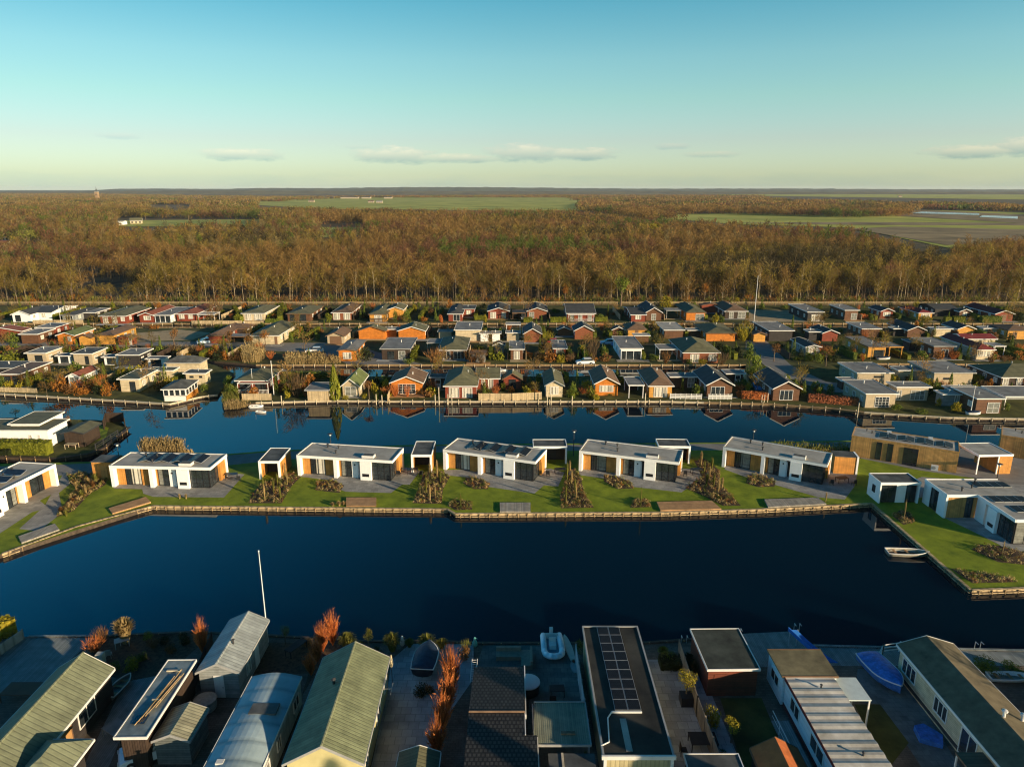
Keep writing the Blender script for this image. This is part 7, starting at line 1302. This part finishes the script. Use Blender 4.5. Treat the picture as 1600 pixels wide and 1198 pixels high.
# ---- waterside row
B_ = 'bush'
for a in [
 ('bush', 18, 571, 46, 26, LH, 'large yellow green clipped shrub mass below the lane at far left'), ('bush', 40, 604, 26, 15, LY, 'bright yellow bush before the low brown chalet'), ('bush', 4, 606, 18, 22, LG, 'dark green bush at the left edge of the bank'), ('bush', 15, 606, 18, 18, LY, 'pale yellow shrub next to the dark green bush at far left'),
 ('bush', 118, 582, 31, 22, LG, 'large round green tree between the flat roofed chalets'), ('ball', 139, 606, 27, 24, LGB, 'round bright green tree before the narrow white chalet'), ('bush', 92, 613, 30, 34, LO, 'big orange autumn shrub left of the narrow white chalet'), ('bush', 72, 604, 15, 14, LG, 'small green bush right of the yellow bush'),
 ('bush', 106, 615, 26, 20, LB, 'brown autumn shrub at the waterline by the narrow white chalet'), ('bush', 128, 616, 30, 12, LO, 'low orange shrub mass along the left bank'), ('bush', 168, 618, 20, 26, LO, 'upright orange shrub at the cream chalet steps'), ('bush', 153, 616, 16, 18, LD, 'dark shrub between two orange shrubs on the left bank'),
 ('bush', 193, 594, 28, 26, LY, 'left yellow green tree behind the cream chalet'), ('bush', 211, 591, 26, 26, LY, 'right yellow green tree behind the cream chalet'), ('bush', 303, 619, 18, 12, LO, 'golden shrub at the pavilion corner'), ('bush', 320, 612, 16, 16, LG, 'green shrub between pavilion and channel'),
 ('bush', 358, 606, 20, 22, LGB, 'leafy green shrub on the tip of the middle bank'), ('bush', 362, 620, 26, 24, LG, 'dense green yellow shrub at the tip of the middle bank'), ('twig', 464, 621, 34, 42, TWG, 'bare pollarded tree right of the white pole'), ('bush', 450, 621, 16, 14, LY, 'small yellow bush under the bare pollarded tree'),
 ('cone', 524, 625, 21, 54, LH, 'tall green yellow column conifer beside the boarded shed'), ('bush', 540, 624, 12, 9, LY, 'low yellow bush below the mossy green roof'), ('bush', 570, 622, 12, 9, LY, 'low yellow bush under the flat topped tree'), ('bush', 590, 624, 12, 9, LG, 'potted green bush by the mooring poles'), ('bush', 600, 618, 13, 18, LY, 'yellow shrub left of the bright orange gable'),
 ('bush', 893, 621, 20, 28, LGB, 'round clipped green topiary by the water'), ('bush', 923, 620, 18, 20, LO, 'golden shrub left of the golden orange gable'), ('bush', 932, 625, 12, 12, LY, 'yellow green tuft at the foot of the golden orange gable'), ('bush', 955, 617, 22, 6, LG, 'low green border before the golden orange gable'), ('bush', 1097, 617, 8, 16, LG, 'small green climber beside the white balustrade'),
 ('bush', 1178, 585, 32, 34, LGB, 'large bright green tree by the lane junction'), ('bush', 1196, 590, 26, 20, LG, 'green shrub right of the large bright tree'), ('twig', 738, 566, 40, 22, LB, 'bare reddish shrub mass before the brown hip roofed chalet'), ('twig', 680, 567, 42, 24, LB, 'wide bare brown shrub left of the brown hip roofed chalet'), ('twig', 752, 568, 26, 24, TWG, 'bare shrub before the tiny gabled shed'),
 ('bush', 573, 562, 30, 20, LD, 'dark shrub between caravan chalet and grey roof'), ('bush', 637, 568, 24, 10, LGB, 'green shrub along the canal below the grey roof'), ('bush', 585, 525, 34, 12, LY, 'yellow green bush before the orange chalet of the third row'), ('bush', 796, 560, 10, 22, LG, 'upright green conifer left of the narrow brown chalet', ), 
 ('bush', 846, 560, 12, 20, LY, 'yellow bush left of the narrow red chalet'), ('bush', 861, 565, 26, 24, LO, 'orange leaved tree before the narrow red chalet'), ('bush', 876, 566, 16, 16, LY, 'yellow leaved bush beside the orange leaved tree'), ('twig', 893, 566, 16, 16, TWG, 'bare shrub beside the covered white car'), ('twig', 925, 567, 26, 42, TWG, 'tall bare yellow brown tree left of the sunroom chalet'),
 ('bush', 921, 566, 18, 24, LY, 'yellow green shrub under the tall bare tree'), ('bush', 944, 562, 14, 26, LG, 'green tree close to the sunroom chalet'), ('twig', 1040, 568, 22, 22, LB, 'reddish bare shrub beside the open carport'), ('bush', 1098, 568, 16, 9, LY, 'clipped yellow ball before the brick bungalow'), ('bush', 1076, 568, 16, 8, LGB, 'clipped green ball before the brick bungalow'),
 ('twig', 1128, 570, 30, 20, TWG, 'bare shrub right of the brick bungalow'), ('twig', 857, 536, 24, 20, LY, 'bare yellowish tree between the two brick gables'), ('twig', 1160, 533, 36, 30, LY, 'wide bare yellowish tree above the lane'), ('bush', 1168, 530, 22, 14, LY, 'yellow bush beside the small golden shed'), ('bush', 1138, 556, 14, 18, LG, 'small green shrub behind the brick bungalow'), ('bush', 1122, 545, 30, 16, LD, 'dark shrub above the brick bungalow roof'),
 ('bush', 1022, 534, 18, 24, LD, 'dark evergreen tree right of the golden pyramid roof'), ('bush', 1170, 560, 24, 28, LG, 'tall green shrub near the large bright tree'), ('ball', 1209, 565, 21, 30, LB, 'round russet tree at the lane junction'), ('ball', 1290, 572, 24, 34, LB, 'round russet tree beside the white trimmed chalet'), ('bush', 1276, 566, 24, 16, LG, 'green hedge bush below the small white trimmed chalet'), ('bush', 1333, 560, 10, 20, LO, 'narrow orange shrub left of the golden flat roofed chalet'),
 ('bush', 1440, 560, 22, 14, LG, 'dark green shrub left of the brown flat roofed chalet'), ('bush', 1497, 560, 10, 18, LG, 'green climber right of the brown flat roofed chalet'), ('bush', 1575, 562, 34, 8, LB, 'low reddish border by the dark red roofed chalet'), ('bush', 1550, 562, 16, 6, LY, 'clipped yellow bushes before the dark red roofed chalet'),
 ('bush', 1400, 640, 26, 10, LG, 'green rose border before the tan wing'), ('bush', 1466, 634, 10, 16, LY, 'yellow green bush left of the small grey garden house'), ('bush', 1494, 642, 20, 20, LY, 'palm like yellow green plant before the small grey garden house'), ('bush', 1572, 642, 12, 16, LG, 'green palm right of the box chalet'), ('bush', 1440, 645, 30, 7, LG, 'low clipped border on the right landing stage'),
 # third and last rows
 ('ball', 273, 543, 19, 31, LB, 'russet round tree on the sandy yard by the lane'), ('ball', 359, 545, 17, 30, LB, 'dark russet round tree before the red garage'), ('ball', 391, 541, 18, 17, LO, 'orange round tree left before the peach walled chalet'), ('ball', 415, 540, 19, 26, LO, 'orange round tree right before the peach walled chalet'), ('bush', 395, 545, 16, 10, LY, 'yellow shrub under the left orange round tree'),
 ('bush', 20, 537, 32, 20, LG, 'green and red shrub below the red tiled roof'), ('twig', 338, 497, 30, 30, TWG, 'tall bare tree behind the white pergola'), ('bush', 455, 535, 10, 18, LG, 'small conifer right of the peach walled chalet'), ('bush', 474, 528, 30, 12, LG, 'green garden planting right of the peach walled chalet'), ('bush', 496, 531, 10, 16, LG, 'small conifer left of the tan garage'),
 ('bush', 372, 503, 14, 16, LH, 'clipped hedge block left of the cream chalet in the last row'), ('bush', 514, 503, 14, 16, LH, 'round clipped bush left of the brick chalet'), ('bush', 618, 503, 8, 20, LG, 'narrow conifer before the tall yellow wing'), ('bush', 636, 503, 12, 22, LG, 'second conifer right of the tall yellow wing'), ('bush', 664, 502, 14, 10, LO, 'golden round bush left of the red chalet'), ('bush', 690, 503, 12, 14, LR, 'red shrub left of the black roofed red chalet'),
 ('bush', 758, 503, 9, 14, LY, 'yellow green shrub left of the orange red chalet'), ('bush', 1127, 503, 12, 14, LG, 'green bush left of the dark verandah chalet'), ('bush', 1165, 507, 14, 8, LGB, 'spiky pale green plant near the tall flagpole'), ('bush', 1446, 503, 26, 12, LY, 'yellow shrub below the little yellow chalet'), ('twig', 1420, 496, 30, 18, LR, 'red bare shrub near the small red chalet'),
 ('bush', 1352, 498, 24, 10, LR, 'reddish hedge right of the narrow brown box chalet'), ('bush', 1590, 500, 26, 14, LD, 'dark shrub at the right end of the last row'), ('bush', 1578, 535, 20, 20, LD, 'dark green bush before the yellow chalet at the right edge'),
 ('ball', 970, 478, 30, 50, LGB, 'pale green leafed tree alone before the wood'), ('ball', 883, 474, 12, 32, LO, 'narrow orange tree at the edge of the wood'), ('ball', 1100, 474, 12, 36, LO, 'small orange leafed tree at the edge of the wood right of centre'), ('ball', 1150, 479, 16, 16, LY, 'small yellow tree behind the verandah chalet'), ('bush', 1040, 478, 26, 18, LY, 'yellow undergrowth at the foot of the wood'),
 ('ball', 205, 393, 34, 28, LY, 'bright yellow tree in the wood at the left'), ('ball', 1020, 374, 36, 28, LY, 'yellow green tree inside the wood right of centre'), ('ball', 45, 392, 34, 36, STG, 'large pale branched tree near the brown house at the left'), ('ball', 22, 356, 14, 16, LG, 'dark green pine among brown trees at far left'), ('ball', 158, 345, 12, 14, LO, 'orange tree near the low barns'), ('ball', 173, 346, 11, 12, LY, 'yellow tree near the low barns'), ('ball', 228, 345, 14, 14, LY, 'golden tree right of the white farmhouse'), ('ball', 296, 350, 26, 24, STG, 'pale willow right of the farm clearing')]:
    plant(*a, var=RS.randrange(4))
c = plant('ball', 577, 624, 20, 30, LB, 'flat topped umbrella tree with russet crown on the bank', trunk=.55)
for pts, h, wd, m_, lb in (([(395, 591), (460, 590), (530, 590)], 1.3, 1.2, LG, 'long green hedge behind the red verandah chalet'), ([(1262, 627), (1340, 633)], 1.5, 1.2, mat('russet hedge leaves', (.20, .045, .02), .8, .2, 2, col2=(.38, .12, .04)), 'russet hedge right of the lone brown gable'), ([(1158, 622), (1200, 624)], 1.4, 1.2, LR, 'dark red hedge left of the lone brown gable'),
                       ([(378, 503), (366, 485)], 1.8, 1.2, LH, 'tall clipped hedge beside the cream chalet'), ([(438, 503), (440, 482)], 2.0, 1.6, LH, 'tall clipped hedge left of the dark brown chalet'), ([(415, 504), (436, 504)], 1.2, 1, LGB, 'bright green hedge on the rear canal'), ([(860, 503), (884, 503)], 1.5, 1.2, LH, 'clipped hedge left of the large blue black roof'),
                       ([(930, 502), (949, 502)], 1.5, 1.2, LH, 'clipped hedge right of the large blue black roof'), ([(1475, 503), (1484, 503)], 1.7, 1.5, LH, 'left clipped hedge block by the gabled garden house'), ([(1488, 503), (1506, 503)], 1.7, 1.5, LH, 'middle clipped hedge block by the gabled garden house'), ([(1532, 503), (1562, 503)], 1.8, 1.8, LG, 'big green hedge left of the dark red porch'), ([(818, 503), (832, 503)], 1.4, 1.2, LH, 'clipped hedge before the brick chalet of the last row'),
                       ([(1560, 622), (1600, 622)], .9, .7, LR, 'low red brown hedge by the long terrace roof'), ([(740, 499), (757, 499)], 1.2, 1, LH, 'low green hedge right of the red flat wing')):
    hedge(pts, h, wd, m_, lb)
# shrubs, conifers, hedges and fences that fill the gardens between the chalets
def free(x, y, mg=.8):
    for fx, fy, w, d, a in FOOT:
        dx, dy = x - fx, y - fy; c, s = math.cos(a), math.sin(a); u = dx * c + dy * s; v = -dx * s + dy * c
        if -mg < u < w + mg and -mg < v < d + mg + .3: return False
    return True
LANES = [[(-400, 541), (258, 541), (330, 545), (500, 554), (545, 571), (662, 571), (592, 549), (540, 535), (300, 532), (-400, 534)], [(1160, 528), (1197, 528), (1213, 545), (1238, 570), (1292, 594), (1348, 600), (1348, 619), (1298, 615), (1210, 590), (1160, 546)], [(340, 570), (400, 590), (340, 645), (255, 640), (300, 560)], [(200, 536), (330, 536), (330, 515), (200, 515)], [(1170, 504), (1290, 504), (1270, 484), (1170, 484)]]
GP = [('bush', LG, 'small green garden bush'), ('cone', LG, 'small green garden conifer'), ('bush', LY, 'small yellow leaved garden bush'), ('bush', LH, 'small yellow green garden bush'), ('bush', LB, 'small brown leaved garden bush'), ('twig', TWG, 'small bare garden shrub'), ('cone', LG, 'small green garden conifer'), ('twig', LR, 'small red twigged garden shrub'), ('bush', LO, 'small orange leaved garden bush'), ('bush', LD, 'small dark evergreen garden bush')]
r_ = random.Random(21); CELL = set()
for ya, yb, nn, where, rw in ((594, 621, 165, 'between the waterside chalets', 'A'), (545, 566, 150, 'between the chalets of the second row', 'B'), (513, 530, 140, 'between the chalets of the third row', 'C'), (480, 503, 130, 'between the chalets of the last row', 'D')):
    k = 0; t = 0
    while k < nn and t < 4000:
        t += 1; px = r_.uniform(-10, 1610); py = r_.uniform(ya, yb); p = P(px, py)
        if not free(p.x, p.y) or any(inpoly(np.array([px]), np.array([py]), l_)[0] for l_ in LANES): continue
        if rw == 'A' and px < 345 and py > 612: continue
        if rw == 'A' and 1345 < px and py > 618 + (px - 1345) * .05: continue
        kd, mm, lb = GP[r_.randrange(len(GP))]; q = MPP(px, py); w = r_.uniform(1.5, 3.6); h = r_.uniform(1.3, 3.1) if kd != 'cone' else r_.uniform(2.2, 4.5)
        if kd == 'cone': w = r_.uniform(.8, 1.3)
        nn_ = {LB: ('autumn_shrub', 'shrub'), LO: ('autumn_shrub', 'shrub'), LD: ('evergreen_shrub', 'shrub'), LH: ('evergreen_shrub', 'shrub'), LY: ('autumn_shrub', 'shrub')}.get(mm, (None, None)) if kd == 'bush' else (None, None)
        plant(kd, px, py, w / q, h / q, mm, lb + ' ' + where, lb + (' plants ' if lb.endswith('bush') else 's ') + where, name=nn_[0], cat=nn_[1], var=r_.randrange(3), n=240); k += 1
for rw, ya, yb, where in (('A', 598, 592, 'waterside row'), ('B', 562, 549, 'second row'), ('C', 528, 516, 'third row'), ('D', 500, 486, 'last row')):
    x = -20 + r_.uniform(0, 30)
    while x < 1620:
        a = P(x, ya); b = P(x + (800 - x) * 0, yb); b = Vector((a.x, P(x, yb).y, 0)); ok = all(free(a.x, a.y + (b.y - a.y) * t, .5) for t in (0, .25, .5, .75, 1)) and not any(inpoly(np.array([x]), np.array([float(yy)]), l_)[0] for l_ in LANES for yy in (ya, (ya + yb) / 2, yb))
        if ok:
            if r_.random() < .6: hedge([a, b], r_.uniform(1.2, 1.9), 1.0, LH if r_.random() < .5 else LG, 'hedge dividing two plots of the ' + where, px=False, group='dividing hedges of the ' + where, dens=16)
            else: fence([a, b], 1.7, 'board fence dividing two plots of the ' + where, FENW if r_.random() < .5 else DARKW, step=2.5)['group'] = 'dividing board fences of the ' + where
            x += r_.uniform(22, 45)
        else: x += 5
# small leafless garden trees between the chalets
for ya, yb, nn, where in ((594, 620, 24, 'waterside row'), (548, 564, 28, 'second row'), (514, 528, 26, 'third row'), (482, 500, 26, 'last row')):
    k = 0
    while k < nn:
        px = r_.uniform(0, 1600); py = r_.uniform(ya, yb); p = P(px, py)
        if not free(p.x, p.y) or any(inpoly(np.array([px]), np.array([py]), l_)[0] for l_ in LANES): continue
        k_ = r_.randrange(6); sc = r_.uniform(.3, .58); t = empty('garden_tree', p, r_.uniform(0, 6)); t.scale = (sc * 1.3, sc * 1.3, sc); mi_ = r_.choice([(2, 'brown'), (3, 'olive')])
        tag(t, 'small bare garden tree with ' + mi_[1] + ' twigs in the ' + where, 'tree', 'small bare ' + mi_[1] + ' garden trees of the ' + where); link('trunk', tme[k_][1], t); link('crown', tme[k_][mi_[0]], t); k += 1
# garden furniture on the terraces of the white bungalows
for px, py, lb in ((352, 750, 'first whole'), (636, 742, 'second whole'), (868, 742, 'middle'), (1082, 742, 'fourth'), (1310, 756, 'most turned')):
    table(px, py, 1.6, .9, .75, 10, 'dark outdoor table at the right end of the ' + lb + ' white bungalow', FRB, 'outdoor_table'); chair(px - 9, py + 1, 170, 'black outdoor chair left of the table of the ' + lb + ' bungalow', FRB); chair(px + 24, py + 1, 200, 'black outdoor chair right of the table of the ' + lb + ' bungalow', FRB)
# small patios in the gardens
r_ = random.Random(5); k = 0
PM = [PAVB, PAVE, DECKW, SAND, DECK]
for fx, fy, w, d, a in list(FOOT):
    if r_.random() < .5 or a: continue
    x0 = fx - r_.uniform(.2, 1.2); x1 = fx + w + r_.uniform(.3, 2.5); y0 = fy - r_.uniform(1.2, 2.4)
    if y0 < P(800, 622).y: y0 = max(y0, P(800, 622).y)
    if fy - y0 < .6: continue
    m = MB(); m.box(x0, x1, y0, fy - .05, .015, .07 + .002 * (k % 5)); o = m.build('terrace', PM[k % 5]); tag(o, ['pale slab', 'grey paved', 'brown wooden', 'sandy', 'weathered wooden'][k % 5] + ' terrace before one of the chalets', 'terrace', kind='structure'); k += 1
# ---- foreground plants
for a in [('plume', 197, 1004, 60, 46, STR, 'tall pale pampas grass at the left bank'), ('poplar', 318, 1022, 28, 76, LR, 'left small orange red flame shaped shrub by the grey cabin'), ('poplar', 312, 1012, 20, 46, LR, 'low red shrub just behind the flame shaped shrub by the grey cabin'),
          ('poplar', 520, 1008, 31, 72, LR, 'tallest flame shrub at the water end of the left row'), ('poplar', 505, 1018, 28, 63, LR, 'second flame shrub of the left row'), ('poplar', 496, 1034, 28, 55, LR, 'third flame shrub of the left row'), ('poplar', 486, 1055, 28, 50, LR, 'flame shrub of the left row nearest the camera'),
          ('poplar', 706, 1080, 43, 94, LR, 'flame shrub at the far end of the middle row'), ('poplar', 700, 1110, 43, 88, LR, 'second flame shrub of the middle row'), ('poplar', 692, 1142, 43, 84, LR, 'third flame shrub of the middle row'), ('poplar', 684, 1180, 46, 88, LR, 'flame shrub of the middle row nearest the camera'),
          ('bush', 560, 1012, 22, 14, LG, 'dark green bush on the bank between the flame shrubs and the yellow tree'), ('tuft', 690, 1012, 24, 18, STG, 'small dry grass clump right of the covered boat'), ('bush', 590, 1020, 20, 14, LD, 'low dark bush at the head of the green gable'), ('tuft', 640, 1010, 20, 16, LG, 'low green tuft on the slab patio edge'), ('bush', 268, 1018, 22, 14, LB, 'brown bush on the left bank beside the cabin railing'), ('bush', 222, 1030, 24, 16, LG, 'green shrub in the middle of the planted garden'), ('twig', 240, 1012, 26, 18, TWG, 'bare low shrub in the planted garden'), ('bush', 480, 1008, 20, 12, LB, 'brown bush on the bare earth by the water'), ('twig', 400, 1030, 18, 14, TWG, 'dry shrub at the foot of the tall white flagpole'), ('tuft', 543, 1014, 36, 32, STG, 'green grass clump left of the small yellow tree'), ('tuft', 613, 1016, 36, 34, STG, 'green grass clump beside the white bird figure'), ('tuft', 667, 1016, 36, 32, STG, 'green grass clump behind the covered boat'), ('ball', 577, 1010, 20, 32, LY, 'small potted tree with yellow crown between grass clumps'), ('ball', 446, 1006, 20, 34, LG, 'small bare green standard tree beside the flagpole'),
          ('bush', 205, 1045, 34, 22, LY, 'yellow green shrub in the planted garden'), ('bush', 180, 1045, 26, 16, LG, 'low green shrub in the planted garden'), ('twig', 148, 1018, 40, 26, LR, 'red brown bare shrub beside the broad deck'), ('twig', 160, 1002, 30, 26, LB, 'brown arching shrub at the deck corner'), ('bush', 232, 997, 18, 14, LGB, 'bright green bush on the left bank'), ('bush', 285, 1006, 26, 22, LD, 'dark green bush left of the grey cabin'), ('bush', 255, 1004, 26, 14, LD, 'dark bush behind the garden bench'),
          ('ball', 1072, 1096, 38, 62, LY, 'olive tree with yellow green crown in a black pot'), ('bush', 1110, 1130, 34, 42, LY, 'yellow green bamboo clump against the board fence'), ('ball', 1142, 1160, 30, 48, LY, 'small pale leafed tree right of the board fence'), ('bush', 1128, 1190, 20, 26, LG, 'green bush at the bottom of the board fence'), ('bush', 1042, 1034, 36, 22, LG, 'green palm planting at the head of the pale patio'), ('bush', 1074, 1036, 28, 20, LD, 'dark shrub against the board fence head'), ('twig', 1086, 1052, 20, 26, LB, 'brown seed head shrub by the fence'),
          ('tuft', 1036, 1024, 22, 18, LGB, 'spiky palm leaves on the green planting'), ('bush', 1536, 1046, 54, 24, LG, 'large round green bush at the right edge of the bank'), ('bush', 1580, 1048, 34, 22, LGB, 'second round green bush at the right picture edge'), ('bush', 725, 1030, 26, 26, LB, 'red brown shrub at the deck steps'), ('twig', 728, 1018, 20, 22, STG, 'dry grass at the deck steps'), ('bush', 662, 1080, 40, 16, LD, 'dark planting in front of the covered boat'), ('bush', 672, 1080, 22, 18, LB, 'brown round shrub in front of the covered boat'),
          ('bush', 905, 1020, 14, 28, LG, 'narrow green shrub between fence and solar roof'), ('bush', 916, 1185, 10, 16, LG, 'small shrub below the plastic roof') ]:
    plant(*a, var=RS.randrange(4), n=900 if a[0] in ('bush', 'ball') else (1100 if a[0] == 'poplar' else 420))
hedge([(-40, 1012), (0, 996), (22, 985)], 1.6, 1.4, LY, 'yellow green hedge behind the grey panel fence', dens=40); hedge([(1030, 1040), (1082, 1040)], .7, 1.4, LD, 'low dark planting box at the head of the pale patio', dens=40)
o = MB().box(-.5, .5, -.5, .5, 0, .8).build('planter', FRB); o.location = P(1072, 1098); tag(o, 'square black planter under the olive tree', 'planter')
# leafless trees standing behind the camera to the right, which shade the near gardens
for i, (x, y) in enumerate(((56, 34), (52, 24), (66, 40), (24, 14), (36, 10), (46, 16), (8, 14))):
    k_ = i % 6; t = empty('winter_tree', (x, y, 0), i); t.scale = (.8, .8, .75); tag(t, 'bare tree beyond the lower right edge of the picture', 'tree', 'bare trees beyond the lower right edge'); link('trunk', tme[k_][1], t); link('crown', tme[k_][3], t)
for i, (x, y) in enumerate(((32, 24.5), (34, 22), (30, 18), (24, 13), (27, 20.5))):  # unseen conifers, added only to cast shadow across the near roofs
    t = empty('shade_conifer', (x, y, 0), i); tag(t, 'tall dense conifer added out of view to shade the near roofs', 'conifer', 'conifers added out of view to shade the near roofs'); m = MB(); m.tube((0, 0, 0), (0, 0, 5), .25, .2, 8); m.build('trunk', BRK_, t)
    c = link('crown', pmesh('cone', LD, 0, 2600), t); c.scale = (2.2, 2.2, 10.5); c.location = (0, 0, 1)
V = []; Fc = []; MI = []; k = 0; r_ = np.random.RandomState(9)
for i in range(1500):
    y = YF + 1 + abs(r_.normal()) * 7; x = r_.uniform(-.80, .80) * y; hgt = r_.uniform(.8, 3.6); nb = 22; mi = int(r_.choice(5, p=[.3, .2, .25, .13, .12]))
    a = r_.uniform(0, 6.28, nb); sp = r_.uniform(.1, 1, nb); c = np.stack([x + np.cos(a) * sp * hgt * .6, y + np.sin(a) * sp * hgt * .6, hgt * r_.uniform(.1, 1, nb) * (1 - .3 * sp)], 1)
    d = np.stack([np.cos(a) * .6, np.sin(a) * .6, 1 + 0 * a], 1); d /= np.linalg.norm(d, axis=1)[:, None]; v, f = slivers(c, d, np.full(nb, hgt * .45), np.full(nb, .22)); V.append(v); Fc.append(f + k); MI.append(np.full(nb, mi)); k += len(v)
tag(link('undergrowth', npmesh('undergrowth', np.concatenate(V), np.concatenate(Fc), [TWG, STG, FTP, LG, LO], np.concatenate(MI))), 'tangled brown and golden undergrowth along the front of the wood', 'undergrowth', kind='stuff')
# ------------------------------------------------------------------ the air
def haze():
    m = bpy.data.materials.new('haze'); m.use_nodes = True; n = m.node_tree.nodes; l = m.node_tree.links; n.remove(n['Principled BSDF'])
    v = n.new('ShaderNodeVolumePrincipled'); v.inputs['Color'].default_value = (.86, .93, 1.0, 1); v.inputs['Density'].default_value = 3e-5; l.new(v.outputs[0], n['Material Output'].inputs['Volume'])
    o = MB().box(-12500, 12500, -60, 14500, -4, 62).build('haze', m); tag(o, 'thin blue haze over the far plain', 'haze', kind='stuff')
haze()
